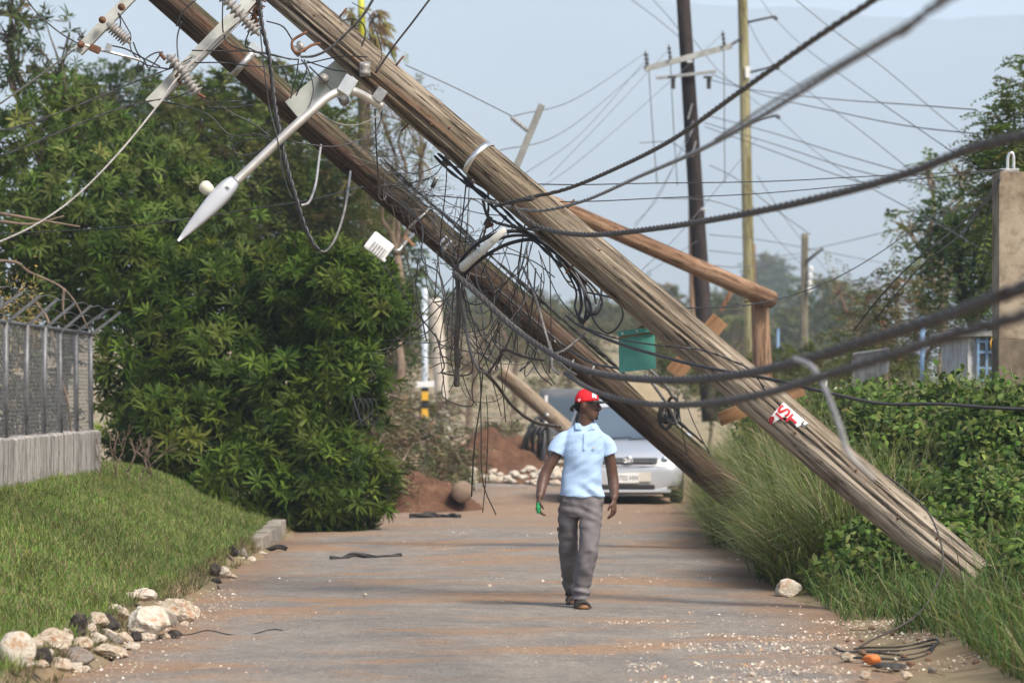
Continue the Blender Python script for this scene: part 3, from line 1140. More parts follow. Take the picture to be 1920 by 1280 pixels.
    obj('conduit', MB().tube(spline([P(1889, 325, 36.1), P(1890, 296, 36.1), P(1895, 287, 36.1), P(1900, 292, 36.1), P(1901, 318, 36.1)], 6), .016, 8).mesh('conduit', True), MT['bright'], T)
    obj('conduit_base', MB().box(P(1892, 320, 36.1), (.2, .1, .04), None, .01).mesh('conduit_base'), MT['galv'], T)


far_poles()


# ------------------------------------------------------------------ vegetation
def blob_points(c, r, N, seed, lo=.7, back=.5, lump=.28):
    """points and outward axes near the surface of a lumpy ellipsoid"""
    c, r = np.array(c), np.array(r)
    d = unit(RNG.normal(0, 1, (int(N * 1.6), 3)))
    d = d[(d[:, 1] < .25) | (RNG.random(len(d)) < back)][:N]
    k = np.array([noise.noise(Vector(q * 2.3) + Vector((seed, 0, 0))) + .5 * noise.noise(Vector(q * 5.5) + Vector((0, seed, 0))) for q in d])
    f = (lo + (1.0 - lo) * RNG.random(len(d)) ** .6) * (1 + lump * k)
    return c + d * r * f[:, None], unit(d / r)


def rosettes(lv, C, A, L, W, cols, k=10, spread=(.7, 1.25), droop=.35, jit=.2, sag=.25):
    N = len(C)
    A = unit(A + RNG.normal(0, .35, A.shape) + np.array([0, 0, .25]))
    u = unit(np.cross(A, np.array([.3, .2, 1.0])))
    v = np.cross(A, u)
    base = palette(cols, N, jit) * .86
    for q in range(k):
        ph = 2 * math.pi * (q / k) + RNG.uniform(-.3, .3, N)
        th = RNG.uniform(spread[0], spread[1], N) * (.55 if q % 4 == 3 else 1)
        d = A * np.cos(th)[:, None] + (u * np.cos(ph)[:, None] + v * np.sin(ph)[:, None]) * np.sin(th)[:, None]
        d[:, 2] -= sag * RNG.random(N)
        lv.leaf(C + d * .01, d, A + RNG.normal(0, .15, A.shape), L * RNG.uniform(.75, 1.15, N), W * RNG.uniform(.8, 1.15, N),
                np.clip(base * (1 + RNG.normal(0, .12, (N, 1))), .004, .8), droop * RNG.uniform(.4, 1.4, N))


def sprays(lv, C, A, L, leafL, leafW, cols, pairs=9, jit=.22, sag=.5, cheap=True):
    """feathery pinnate sprays"""
    N = len(C)
    d = unit(A * .7 + RNG.normal(0, .6, A.shape) + np.array([0, 0, .1]))
    sd = unit(np.cross(d, np.array([.1, .2, 1.0])))
    up = np.cross(sd, d)
    base = palette(cols, N, jit)
    Ls = L * RNG.uniform(.6, 1.25, N)
    for q in range(pairs):
        t = (q + .6) / pairs
        p = C + d * (Ls * t)[:, None]
        p[:, 2] -= sag * Ls * t * t
        for s in (-1, 1):
            ld = d * .45 + sd * s + RNG.normal(0, .22, d.shape)
            ld[:, 2] -= .25
            (lv.tri if cheap else lv.leaf)(p, ld, up + RNG.normal(0, .35, up.shape), leafL * RNG.uniform(.7, 1.2, N) * (1.1 - .5 * abs(t - .5)), leafW * RNG.uniform(.8, 1.2, N), np.clip(base * (1 + RNG.normal(0, .1, (N, 1))), .004, .8))


def limb(mb, a, b, r0, r1, bend=.12, n=5, sides=7):
    a, b = Vector(a), Vector(b)
    L = (b - a).length
    pts = [a]
    for i in range(1, n):
        pts.append(a.lerp(b, i / n) + Vector((U(-1, 1), U(-1, 1), U(-.4, 1))) * L * bend * math.sin(math.pi * i / n) * .6)
    pts.append(b)
    mb.tube(spline(pts, 3), [r0, (r0 + r1) / 2, r1], sides)


def tree(name, label, base, fork, blobs, kind, L, W, cols, r0=.12, group=None, mat='leaf', pairs=9, leafL=.09, leafW=.03, twigs=10, k=10, droop=.35, lo=.7, back=.45, lump=.28, bark='bark', cat='tree', sag=.5):
    base, fork = Vector(base), Vector(fork)
    T = thing(name, label, cat, tuple(base), group)
    mb = MB()
    limb(mb, base - Vector((0, 0, .3)), fork, r0, r0 * .7, .08, 6, 9)
    lv = Leaves()
    for i, (c, r, N) in enumerate(blobs):
        c = Vector(c)
        limb(mb, fork, c, r0 * .6, r0 * .22, .15)
        pts, ax = blob_points(c, r, N, i * 3.7 + base.x, lo, back, lump)
        for q in range(twigs):
            j = random.randrange(len(pts))
            limb(mb, c, pts[j], r0 * .2, .006, .15, 3, 5)
        if kind == 'rosette':
            rosettes(lv, pts, ax, L, W, cols, k, droop=droop)
        else:
            sprays(lv, pts, ax, L, leafL, leafW, cols, pairs, sag=sag)
    obj('trunk', mb.mesh('trunk', True), MT[bark], T)
    o = obj('crown', lv.mesh('crown'), MT[mat], T)
    o['kind'] = 'stuff'
    return T


def px_blob(px, py, d, rx, rz, ry, N):
    return (P(px, py, d), (rx * d / F, ry, rz * d / F), N)


DARKG = [(.045, .082, .007), (.058, .1, .009), (.075, .122, .012), (.032, .06, .007), (.095, .14, .016), (.062, .095, .012), (.125, .16, .026)]
MIDG = [(.09, .125, .028), (.115, .15, .033), (.07, .1, .022), (.14, .165, .045), (.16, .15, .055)]
YELG = [(.12, .17, .035), (.15, .2, .05), (.10, .15, .03), (.17, .19, .06)]
DULL = [(.10, .115, .05), (.13, .13, .065), (.08, .095, .045), (.16, .145, .08)]


def trees_left():
    B = px_blob
    # big glossy tree leaning over the verge
    tree('broadleaf_tree', 'big dark green tree with starry leaf clusters spilling onto the road', P(330, 1000, 45.5), P(300, 700, 45.5),
         [B(430, 700, 45, 190, 170, 1.3, 800), B(330, 830, 44, 130, 130, 1.0, 420), B(560, 800, 43.8, 130, 150, 1.0, 560), B(610, 910, 43, 110, 105, .8, 420),
          B(480, 920, 43, 120, 85, .8, 360), B(640, 560, 44, 105, 100, .9, 420), B(700, 590, 43.8, 70, 60, .6, 180), B(560, 540, 44.8, 110, 90, .9, 300), B(400, 560, 45.6, 140, 100, 1.0, 420),
          B(250, 520, 46, 110, 90, 1.0, 300), B(240, 700, 45, 60, 120, .7, 160), B(655, 700, 43.4, 70, 70, .7, 190)],
         'rosette', .215, .034, DARKG, .16, twigs=16, k=11, lo=.5, lump=.42)
    # upper canopy of a second tree of the same sort
    tree('broadleaf_tree', 'tall leafy tree rising behind the chain link fence', P(120, 1000, 49), P(130, 600, 49),
         [B(150, 390, 48, 165, 115, 1.4, 430), B(60, 270, 49, 100, 90, 1.2, 200), B(280, 330, 49, 120, 90, 1.2, 260), B(400, 400, 48, 90, 80, 1.0, 260), B(180, 255, 50, 95, 65, 1.0, 150),
          B(40, 440, 47, 90, 110, 1.0, 280), B(120, 180, 50, 60, 60, .8, 50), B(300, 450, 47, 120, 70, 1.0, 280), B(100, 560, 47.5, 130, 90, 1.0, 260)],
         'rosette', .2, .036, [(.06, .1, .014), (.085, .13, .02), (.11, .16, .03), (.045, .075, .012), (.14, .175, .04)], .14, twigs=16, k=10, lo=.45, lump=.6)
    # half stripped tree at the very left
    tree('stripped_tree', 'half stripped tree with bare brown stems above the fence', P(60, 1000, 52), P(90, 420, 52),
         [B(30, 130, 52, 60, 130, .8, 60), B(110, 150, 52, 60, 130, .8, 50), B(20, 30, 52, 60, 70, .8, 45), B(150, 200, 52, 60, 60, .6, 50)],
         'rosette', .19, .036, [(.05, .09, .025), (.08, .11, .04), (.1, .08, .04)], .12, twigs=26, k=8, lo=.3)
    # feathery trees behind
    tree('feathery_tree', 'feathery light green tree behind the dark tree and street lamp', P(480, 900, 66), P(500, 520, 66),
         [B(380, 250, 66, 110, 90, 1.4, 420), B(480, 190, 67, 110, 70, 1.4, 330), B(560, 290, 66, 110, 110, 1.4, 420), B(440, 330, 65, 110, 90, 1.3, 380), B(600, 400, 66, 110, 90, 1.2, 360), B(500, 430, 66, 120, 90, 1.2, 330)],
         'spray', .62, 0, MIDG, .16, pairs=9, leafL=.15, leafW=.05, twigs=14, lo=.4)
    tree('feathery_tree', 'deeper green feathery tree filling the gap under the upper leaning pole', P(640, 900, 70), P(650, 560, 70),
         [B(650, 430, 70, 110, 100, 1.2, 340), B(720, 500, 70, 70, 90, 1.0, 220), B(620, 330, 70, 80, 90, 1.2, 220), B(700, 620, 70, 80, 90, 1.0, 200)],
         'spray', .55, 0, [(.05, .085, .025), (.075, .105, .035), (.1, .12, .05)], .15, pairs=9, leafL=.14, leafW=.05, twigs=14, lo=.4)
    tree('feathery_tree', 'dusky green tree showing between the crossarm and the fence tree', P(250, 900, 72), P(260, 500, 72),
         [B(210, 190, 72, 100, 60, 1.4, 240), B(300, 230, 72, 100, 60, 1.4, 240), B(150, 230, 72, 80, 70, 1.2, 180), B(330, 320, 72, 90, 80, 1.2, 200)],
         'spray', .55, 0, [(.05, .08, .03), (.07, .1, .035), (.09, .12, .05)], .15, pairs=9, leafL=.13, leafW=.05, twigs=12, lo=.4)
    # wispy tree beside the poles
    tree('wispy_tree', 'thin wispy tree with sparse yellowish leaves behind the pole crossing', P(735, 900, 64), P(745, 480, 64),
         [B(760, 230, 64, 50, 110, .6, 90), B(700, 180, 64, 60, 80, .6, 80), B(730, 330, 64, 70, 90, .7, 130), B(790, 300, 64, 30, 110, .5, 50), B(680, 300, 64, 60, 100, .7, 110)],
         'spray', .5, 0, [(.14, .15, .045), (.18, .17, .06), (.2, .16, .07), (.1, .12, .04)], .09, pairs=8, leafL=.075, leafW=.022, twigs=30, lo=.2, bark='twig', sag=.2)
    # broken palm
    T = thing('broken_palm', 'wind torn palm top with bright yellow spear behind the grey pole', 'palm tree', tuple(P(690, 900, 68)))
    obj('trunk', MB().tube(spline([P(694, 905, 68), P(690, 600, 68), P(684, 300, 68), P(681, 90, 68)], 6), [.16, .12], 12).mesh('trunk', True), MT['bark'], T)
    obj('spear', MB().tube([P(680, 100, 67.8), P(678, 30, 67.8), P(676, -40, 67.8)], [.1, .075, .05], 10).mesh('spear', True), simple('yellow_green_spear', (.42, .46, .03), (.52, .5, .05), 4, .5), T)
    for i, (x1, y1) in enumerate(((640, 60), (655, 20), (722, 45), (735, 90), (650, 120), (718, 130), (700, 160), (672, 150), (640, 100), (708, 20))):
        lv = Leaves()
        a, b = np.array(P(681, 95, 67.9)), np.array(P(x1, y1, 67.9 + U(-.5, .5)))
        pts = np.linspace(a, b, 26) + np.array([0, 0, .25]) * np.sin(np.linspace(0, 3.1, 26))[:, None]
        d = unit((b - a)[None, :] * np.ones((26, 1)))
        for s in (-1, 1):
            ld = d * .6 + np.array([0, .4 * s, -.9]) + RNG.normal(0, .3, (26, 3))
            lv.leaf(pts, ld, np.array([[0, -1.0, .3]]) * np.ones((26, 1)), RNG.uniform(.2, .5, 26), .04, palette([(.1, .06, .035), (.16, .14, .05), (.14, .09, .05), (.2, .2, .06)], 26), .4)
        me = lv.mesh('frond')
        obj('frond', me, MT['dry'], T)
    # bare brown creeping stems over the fence
    T = thing('bare_vine', 'bare brown creeper stems trailing over the chain link fence', 'vine', tuple(P(100, 900, 38)))
    for pts in ([(-20, 488, 38), (30, 492, 38), (55, 510, 38), (110, 535, 38), (140, 565, 38), (165, 615, 38)], [(55, 555, 37.5), (85, 590, 37.5), (100, 640, 37.5), (112, 700, 37.5), (128, 760, 37.5), (137, 860, 37.8)],
                [(120, 540, 38), (118, 575, 38), (122, 600, 38)], [(0, 415, 39), (60, 420, 39), (120, 405, 39)], [(0, 400, 39), (70, 412, 39), (150, 425, 39)]):
        obj('stem', MB().tube(spline([P(*q) for q in pts], 6), [.02, .014, .008], 7).mesh('stem', True), MT['twig'], T)
    lv = Leaves()
    n = 900
    c = np.array([P(U(-10, 75), random.gauss(600, 45), 36.5 + U(-.4, .4)) for _ in range(n)])
    lv.tri(c, RNG.normal(0, 1, (n, 3)) - [0, 0, .5], RNG.normal(0, 1, (n, 3)), RNG.uniform(.03, .1, n), .02, palette([(.22, .16, .06), (.25, .2, .08), (.12, .1, .05), (.3, .22, .07), (.1, .12, .04)], n))
    o = obj('withered_leaves', lv.mesh('withered_leaves'), MT['dry'], T)
    o['kind'] = 'stuff'
    # dead twiggy shrub at the foot of the tree
    T = thing('dead_shrub', 'leafless dry shrub at the corner of the low wall', 'shrub', tuple(P(250, 935, 39.5)))
    rnd = random.Random(5)

    def grow(p, d, L, r, lev):
        q = p + d * L
        mid = (p + q) / 2 + Vector((rnd.uniform(-1, 1), rnd.uniform(-1, 1), rnd.uniform(-1, 1))) * L * .1
        obj('branch', MB().tube(spline([p, mid, q], 3), [r, r * .65], 5).mesh('branch', True), MT['twig'], T)
        if lev > 0:
            for _ in range(rnd.choice((2, 2, 3))):
                nd = (d + Vector((rnd.uniform(-1, 1), rnd.uniform(-.5, .5), rnd.uniform(-.5, .7))) * .75).normalized()
                grow(q, nd, L * rnd.uniform(.55, .85), r * .65, lev - 1)
    for dx in (-.9, -.5, -.15, .25, .5):
        grow(P(250 + dx * 18, 935, 39.5), Vector((dx, -.1, 1)).normalized(), .32, .014, 3)


def trees_right():
    B = px_blob
    tree('feathery_tree', 'bright feathery tree overhanging the concrete pillar', P(1990, 900, 50), P(1985, 520, 50),
         [B(1900, 250, 50, 60, 60, .8, 150), B(1950, 180, 50, 70, 90, 1.0, 170), B(1880, 330, 50, 55, 60, .8, 150), B(1930, 420, 50, 90, 110, 1.0, 300), B(1850, 290, 50, 30, 30, .5, 40)],
         'spray', .5, 0, YELG + MIDG, .14, pairs=9, leafL=.1, leafW=.035, twigs=16, lo=.35)
    tree('feathery_tree', 'dark green roundish tree left of the concrete pillar', P(1830, 900, 62), P(1825, 620, 62),
         [B(1830, 430, 62, 60, 90, 1.0, 260), B(1790, 500, 62, 70, 90, 1.0, 260), B(1860, 520, 62, 60, 110, 1.0, 220), B(1760, 420, 62, 30, 50, .5, 70)],
         'spray', .45, 0, [(.035, .07, .02), (.055, .09, .028), (.075, .11, .035)], .13, pairs=8, leafL=.1, leafW=.04, twigs=14, lo=.35)
    tree('wispy_tree', 'half bare tree with a pale trunk between grey pole and pillar', P(1765, 800, 66), P(1770, 560, 66),
         [B(1740, 320, 66, 40, 60, .6, 26), B(1775, 400, 66, 50, 70, .6, 40), B(1700, 430, 66, 50, 40, .6, 36), B(1740, 520, 66, 70, 60, .7, 60), B(1800, 330, 66, 40, 50, .6, 26)],
         'spray', .4, 0, YELG, .13, pairs=6, leafL=.12, leafW=.045, twigs=20, lo=.2, bark='pale_bark')
    for k, (x, w, y, h, lab) in enumerate(((1660, 60, 560, 100, 'dry brownish scrub bush behind the tall roadside grass'), (1735, 55, 590, 110, 'scrubby brown and green bush beside the blue window building'))):
        tree('scrub_bush', lab, P(x, 800, 60 + k * 4), P(x, 690, 60 + k * 4),
             [B(x - 20, y + 40, 60 + k * 4, w, h * .8, .8, 170), B(x + 20, y, 60 + k * 4, w * .8, h * .7, .8, 120)],
             'spray', .42, 0, DULL + [(.2, .1, .05), (.09, .12, .04)], .06, pairs=7, leafL=.085, leafW=.03, twigs=34, lo=.15, bark='twig', cat='shrub')
    # far hazy trees
    spots = [(1460, 640, 270, 45, 60, 'rounded grey green tree beside the orange stump'), (1530, 600, 280, 50, 70, 'dark rounded tree behind the short grey pole'), (1590, 610, 300, 50, 60, 'hazy olive tree right of the short grey pole'),
             (1370, 620, 290, 45, 55, 'hazy light green tree behind the broken orange pole'), (1440, 530, 600, 22, 36, 'faint slender tree standing far off in the haze'), (1250, 640, 330, 60, 45, 'low hazy tree behind the green board'),
             (880, 600, 360, 70, 45, 'low hazy tree on the dusty rise behind the tangled cables'), (1000, 610, 400, 70, 40, 'broad hazy tree on the dusty rise between both leaning poles'), (1130, 610, 380, 80, 42, 'broad hazy tree on the dusty rise left of green board'),
             (770, 590, 330, 50, 60, 'hazy tree behind the pale metal sign post')]
    for i, (x, y, d, rx, rz, lab) in enumerate(spots):
        g = P(x, y, d)
        g.z = H(g.x, d) - .1
        tree('far_tree', lab, tuple(g), P(x, y + rz * .6, d), [B(x, y, d, rx, rz, 2.5, 230), B(x + rx * .5, y + rz * .3, d - .5, rx * .7, rz * .7, 2, 130), B(x - rx * .6, y + rz * .4, d - .5, rx * .6, rz * .6, 2, 120)],
             'spray', 1.0 * d / 130, 0, DULL + MIDG, .3, pairs=6, leafL=.25 * d / 130, leafW=.11 * d / 130, twigs=8, lo=.4)
    # hazy scrub along the dusty rise behind the road end
    for i in range(16):
        x = 740 + i * 42 + U(-15, 15)
        d = U(150, 240)
        y = U(600, 640) if i % 3 else U(560, 600)
        rx, rz = U(38, 60), U(30, 52)
        g = P(x, y, d)
        tree('far_scrub', 'hazy half bare scrub tree on the dusty rise ' + ('behind the sign post' if x < 860 else 'seen through the tangled cables' if x < 1000 else 'between the two leaning poles' if x < 1150 else 'behind the green board' if x < 1250 else 'behind the dark pole'), (g.x, d, H(g.x, d) - .1), P(x, y + rz * .7, d), [B(x, y, d, rx, rz, 1.6, 90), B(x + rx * .4, y + rz * .5, d - .5, rx * .9, rz * .7, 1.4, 90)],
             'spray', .9 * d / 130, 0, DULL + [(.17, .13, .09), (.12, .1, .06)], .14, 'scrub trees on the dusty rise', pairs=6, leafL=.2 * d / 130, leafW=.08 * d / 130, twigs=26, lo=.2, bark='twig')
    for i, (x, y, d, rx, rz, lab) in enumerate(((1240, 660, 95, 60, 50, 'grey green bush right behind the silver car'), (1330, 690, 85, 60, 50, 'pale bush between the brown pole and orange stump'), (1400, 720, 75, 60, 50, 'grassy bush at the foot of the orange stump'), (1480, 700, 80, 60, 50, 'leafy bush right of the orange stump'), (1560, 690, 80, 60, 60, 'tall weedy bush below the short grey pole'), (1650, 690, 62, 60, 40, 'tangled weedy bush behind the red and white board'))):
        g = P(x, y, d)
        tree('weedy_bush', lab, (g.x, d, H(g.x, d) - .1), P(x, y + rz * .8, d), [B(x, y, d, rx, rz, .9, 200), B(x + rx * .6, y + rz * .4, d - .5, rx * .8, rz * .7, .8, 140)],
             'spray', .55, 0, DULL + MIDG + [(.18, .16, .08)], .05, pairs=7, leafL=.13, leafW=.045, twigs=18, lo=.2, bark='twig', cat='shrub')
    for i, (x, y, d) in enumerate(((745, 730, 100), (880, 735, 118), (920, 700, 140), (985, 735, 110), (1045, 720, 125), (840, 690, 150), (1010, 680, 160), (1090, 690, 150))):
        g = P(x, y, d)
        rx, rz = U(30, 48), U(18, 30)
        tree('dry_shrub', 'low dry shrub on the dusty slope ' + ('left of the concrete post' if x < 800 else 'below the hanging cables' if x < 960 else 'behind the fallen tan pole' if x < 1040 else 'behind the parked van'), (g.x, d, H(g.x, d) - .1), P(x, y + rz * .6, d), [B(x, y, d, rx, rz, 1.0, 110)],
             'spray', .6, 0, DULL + [(.22, .17, .11), (.26, .2, .13)], .04, 'dry shrubs on the dusty slope', pairs=6, leafL=.12, leafW=.04, twigs=24, lo=.2, bark='twig', cat='shrub')
    # storm stripped trees beyond the road end
    for i, (x, y, d, lab) in enumerate(((735, 640, 84, 'bare stripped tree behind the branch heaps'), (880, 640, 100, 'leafless tree seen through the hanging wires'), (960, 620, 112, 'thin stripped tree above the fallen tan pole'), (1060, 640, 104, 'stripped tree rising behind the van'), (1240, 600, 110, 'stripped tree between green board and dark pole'), (1600, 560, 90, 'stripped pale tree right of the short grey pole'))):
        g = P(x, y, d)
        tree('stripped_tree', lab, (g.x, d, H(g.x, d) - .1), P(x + 8, y + 60, d), [B(x - 25, y - 10, d, 45, 60, .8, 34), B(x + 30, y, d, 45, 55, .8, 34), B(x, y + 50, d, 60, 40, .8, 40)],
             'spray', .5, 0, DULL + [(.17, .13, .09)], .11, pairs=5, leafL=.12, leafW=.04, twigs=30, lo=.15, bark='twig', sag=.2)
    # dark shrubs behind the chain link fence
    for i, (y, h) in enumerate(((29, 2.0), (32, 2.3), (35, 2.0), (38, 2.2), (41, 2.2))):
        x = -6.0 - .2 * (i % 2)
        tree('fence_shrub', ('dense dark shrub behind the chain link fence', 'dusty brownish shrub behind the chain link fence')[i % 2], (x, y, .8), (x, y, 1.2), [((x, y, 1.5), (.75, 1.6, h * .42), 330)],
             'spray', .35, 0, [(.03, .05, .015), (.045, .065, .02), (.07, .06, .03)] if i % 2 == 0 else [(.08, .07, .04), (.05, .06, .025), (.12, .095, .05)], .05, 'shrubs behind the chain link fence', pairs=7, leafL=.1, leafW=.04, twigs=20, lo=.3, back=1.0, cat='shrub')
    # coconut palms in the distance
    for x, y, d, lab in ((1551, 532, 280, 'coconut palm in the distance right of the short grey pole'), (1385, 600, 190, 'young palm with yellowing fronds left of the orange stump')):
        g = P(x, y, d)
        T = thing('palm_tree', lab, 'palm tree', (g.x, g.y, H(g.x, d)))
        obj('trunk', MB().tube(spline([(g.x + .3, g.y, H(g.x, d) - .3), (g.x + .25, g.y, (H(g.x, d) + g.z) / 2), tuple(g)], 6), [.2, .13], 10).mesh('trunk', True), MT['bark'], T)
        for i in range(15):
            a = i * 2.4
            rr = U(1.0, 1.6) * d / 140
            q = np.linspace(0, 1, 22)
            pts = np.array(g)[None] + np.stack([np.cos(a) * rr * q, np.sin(a) * rr * q, (U(.2, 1.1) * q - 1.3 * q * q) * d / 140], 1)
            dd = np.gradient(pts, axis=0)
            sd = unit(np.cross(dd, [0, 0, 1.0]))
            lv = Leaves()
            for s in (-1, 1):
                lv.tri(pts, unit(dd) * .6 + sd * s - [0, 0, .5], np.array([[0, 0, 1.0]]) * np.ones((22, 1)), .4 * d / 140, .06 * d / 140, palette([(.06, .09, .03), (.1, .12, .04), (.2, .18, .05)], 22))
            obj('frond', lv.mesh('frond'), MT['leaf'], T)


MT['pale_bark'] = simple('pale_bark', (.26, .2, .14), (.4, .33, .25), 9, .9, 0, .2, .3)
trees_left()
trees_right()


def on_ground(x, y):
    return np.stack([x, y, np.array([H(a, b) for a, b in zip(x, y)])], 1)


def right_verge():
    # tall arching grass in tussocks along the right edge
    lab = ['fine tall grass tussock leaning over the road edge', 'dense tall grass clump beside the fallen boulder']
    gp = [(.12, .16, .045), (.15, .19, .06), (.19, .21, .085), (.10, .135, .04), (.26, .235, .12), (.085, .12, .035), (.3, .27, .15)]
    lv = Leaves()
    NT_ = 900
    for i in range(NT_):
        y = 30 + 24 * random.random() ** 1.1
        e = road_right(y)
        x = e + .08 + (1.05 + .9 * sm(36, 44, y)) * random.random() ** 1.2
        n = 42
        a = RNG.random(n) * 6.283
        s = np.stack([np.cos(a) - .45, np.sin(a) - .35, np.zeros(n)], 1)
        p = np.array([[x, y, H(x, y) - .02]]) + RNG.normal(0, .07, (n, 3)) * [1, 1, 0]
        hgt = U(.6, 1.5) * (.75 + .6 * sm(0, 1.0, x - e))
        lv.blade(p, s, RNG.uniform(.6, 1.1, n) * hgt, RNG.uniform(.006, .012, n), RNG.uniform(.15, 1.15, n), palette(gp, n, .25))
    for i in range(420):                  # looser pale tufts among the creepers
        y = U(34.5, 47)
        x = U(3.3, 6.6)
        n = 30
        a = RNG.random(n) * 6.283
        p = np.array([[x, y, H(x, y) - .02]]) + RNG.normal(0, .1, (n, 3)) * [1, 1, 0]
        lv.blade(p, np.stack([np.cos(a) - .2, np.sin(a) - .2, np.zeros(n)], 1), RNG.uniform(.5, 1.1, n) * U(.8, 1.5), RNG.uniform(.006, .011, n), RNG.uniform(.1, 1.1, n), palette(gp + [(.2, .22, .08), (.33, .3, .17)], n, .25))
    o = obj('tall_grass', lv.mesh('tall_grass'), MT['grass'])
    o['kind'] = 'stuff'
    tag(o, 'tall arching grass along the right edge of the road', 'grass')

    # knee high grass at the foot of the grey pole and near right corner
    lv = Leaves()
    N = 46000
    y = 19 + 17 * RNG.random(N)
    x = 2.55 + 3.4 * RNG.random(N) ** 1.1
    px = 960 + x / y * F
    keep = ((y > 26.0) & (x > 2.5) & (RNG.random(N) < .6)) | ((px > 1770 + 40 * np.sin(y * 2)) & (x > 2.95)) | ((y > 24.3) & (x > 2.9 + .15 * np.sin(y * 3)))
    keep &= ~((np.abs(x - 3.75) < .34) & (y < 27.4) & (y > 25.4) & (RNG.random(N) < .85))
    x, y = x[keep], y[keep]
    n = len(x)
    a = RNG.random(n) * 6.283
    near = y < 25
    lv.blade(on_ground(x, y) - [0, 0, .01], np.stack([np.cos(a) - .3, np.sin(a) - .2, np.zeros(n)], 1), np.where(near, RNG.gamma(3, .11, n).clip(.1, .8), RNG.gamma(3, .075, n).clip(.06, .5)), RNG.uniform(.005, .011, n), RNG.uniform(.2, 1.15, n),
             palette([(.075, .13, .03), (.095, .16, .035), (.12, .175, .05), (.06, .11, .028), (.16, .17, .07), (.22, .21, .1)], n, .3))
    o = obj('verge_grass', lv.mesh('verge_grass'), MT['grass'])
    o['kind'] = 'stuff'
    tag(o, 'green knee high grass around the foot of the grey leaning pole', 'grass')

    # pale seed stalks
    lv = Leaves()
    n = 5200
    y = RNG.uniform(33, 54, n)
    x = np.array([road_right(q) for q in y]) + RNG.uniform(.4, 5.2, n)
    a = RNG.random(n) * 6.283
    lv.blade(on_ground(x, y), np.stack([np.cos(a), np.sin(a), np.zeros(n)], 1), RNG.uniform(.9, 1.75, n), .009, RNG.uniform(.1, .75, n), palette([(.32, .3, .16), (.27, .27, .13), (.38, .33, .2), (.2, .22, .1)], n, .15))
    o = obj('seed_grass', lv.mesh('seed_grass'), MT['grass'])
    o['kind'] = 'stuff'
    tag(o, 'pale dry seed stalks standing above the leafy bank', 'grass')

    # leafy climbers over the bank
    cols = [(.065, .115, .02), (.085, .14, .026), (.115, .17, .036), (.05, .09, .018), (.14, .18, .05), (.095, .125, .04)]
    heaps = [(1650, 880, 34.5, 110, 95, 'leafy creeper mound behind the grey pole above the torn sign end', 1500), (1770, 830, 35.5, 120, 90, 'broad creeper mound between pillar and seed grass', 1700), (1880, 860, 33.5, 100, 120, 'tall creeper mound below the concrete pillar', 1800),
             (1700, 980, 31.5, 110, 75, 'low creeper mound under the middle of the grey pole', 1400), (1850, 980, 30.5, 110, 90, 'creeper mound beside the foot of the grey pole', 1700), (1590, 1020, 31.5, 75, 80, 'dark leafy weeds under the slanting grey pole', 1000),
             (1620, 790, 40, 90, 60, 'far creeper mound below the red and white board', 900), (1480, 830, 44, 80, 70, 'pale leafy weeds where the brown pole meets the bank', 700),
             (1640, 1065, 29.4, 80, 45, 'low weed patch in front of the grey pole', 700), (1740, 1050, 29.4, 70, 45, 'bright weed patch touching the foot of the grey pole', 700), (1945, 1130, 24.5, 60, 60, 'weed clump in the near right grass', 600)]
    for i, (px, py, d, rx, rz, lb, n) in enumerate(heaps):
        c = P(px, py, d)
        gz = H(c.x, d)
        T = thing('creeper_mound', lb, 'bush', (c.x, d, gz))
        rr = (rx * d / F, .9, max(rz * d / F, .3))
        c.z = max(c.z, gz + .1)
        lv = Leaves()
        pts, ax = blob_points(c, rr, n, i * 5.1, .4, .5, .62)
        ok = pts[:, 2] > gz - .1
        pts, ax = pts[ok], ax[ok]
        for q in range(10):
            m = len(pts)
            pp = pts + RNG.normal(0, .08, (m, 3))
            dn = unit(ax * .5 + RNG.normal(0, .6, (m, 3)) + [0, 0, -.35])
            lv.leaf(pp, dn, ax + RNG.normal(0, .5, (m, 3)) + [0, -.3, .6], RNG.uniform(.05, .11, m), RNG.uniform(.03, .065, m), palette(MIDG if i == 7 else cols, m, .25), .3)
        o = obj('foliage', lv.mesh('foliage'), MT['leaf'], T)
        o['kind'] = 'stuff'
        mb = MB()
        for q in range(14):
            j = random.randrange(len(pts))
            limb(mb, (c.x + U(-.3, .3), d + U(-.2, .2), gz - .05), pts[j], .012, .004, .2, 4, 5)
        obj('stems', mb.mesh('stem', True), MT['twig'], T).name = 'stem'


right_verge()


# ------------------------------------------------------------------ cables and line hardware
def parse(s):
    d = None
    out = []
    for w in s.split():
        q = w.split(',')
        if len(q) > 2:
            d = float(q[2])
        out.append(P(float(q[0]), float(q[1]), d))
    return out


def cable(label, group, s, r, mat, name='cable', twist=0, pitch=.3, sides=6, wob=0.0, n=9, cat='cable', ground=0.0):
    p = spline(parse(s) if isinstance(s, str) else s, n)
    if ground:
        p[:, 2] = [max(H(a, b), .02) + ground + .01 * math.sin(a * 9) for a, b in p[:, :2]]
    if wob:
        k = RNG.uniform(0, 6)
        t = np.linspace(0, 1, len(p)) * len(p) / 9
        p = p + wob * np.stack([np.sin(t * 2.1 + k), np.sin(t * 1.3 + 2 * k), np.sin(t * 2.7 + 3 * k)], 1) * np.sin(np.linspace(0, math.pi, len(p)))[:, None]
    mb = MB()
    if twist:
        twisted(mb, p, r, twist, pitch, sides)
    else:
        mb.tube(p, r, sides)
    o = obj(name, mb.mesh(name, True), MT[mat])
    return tag(o, label, cat, group)


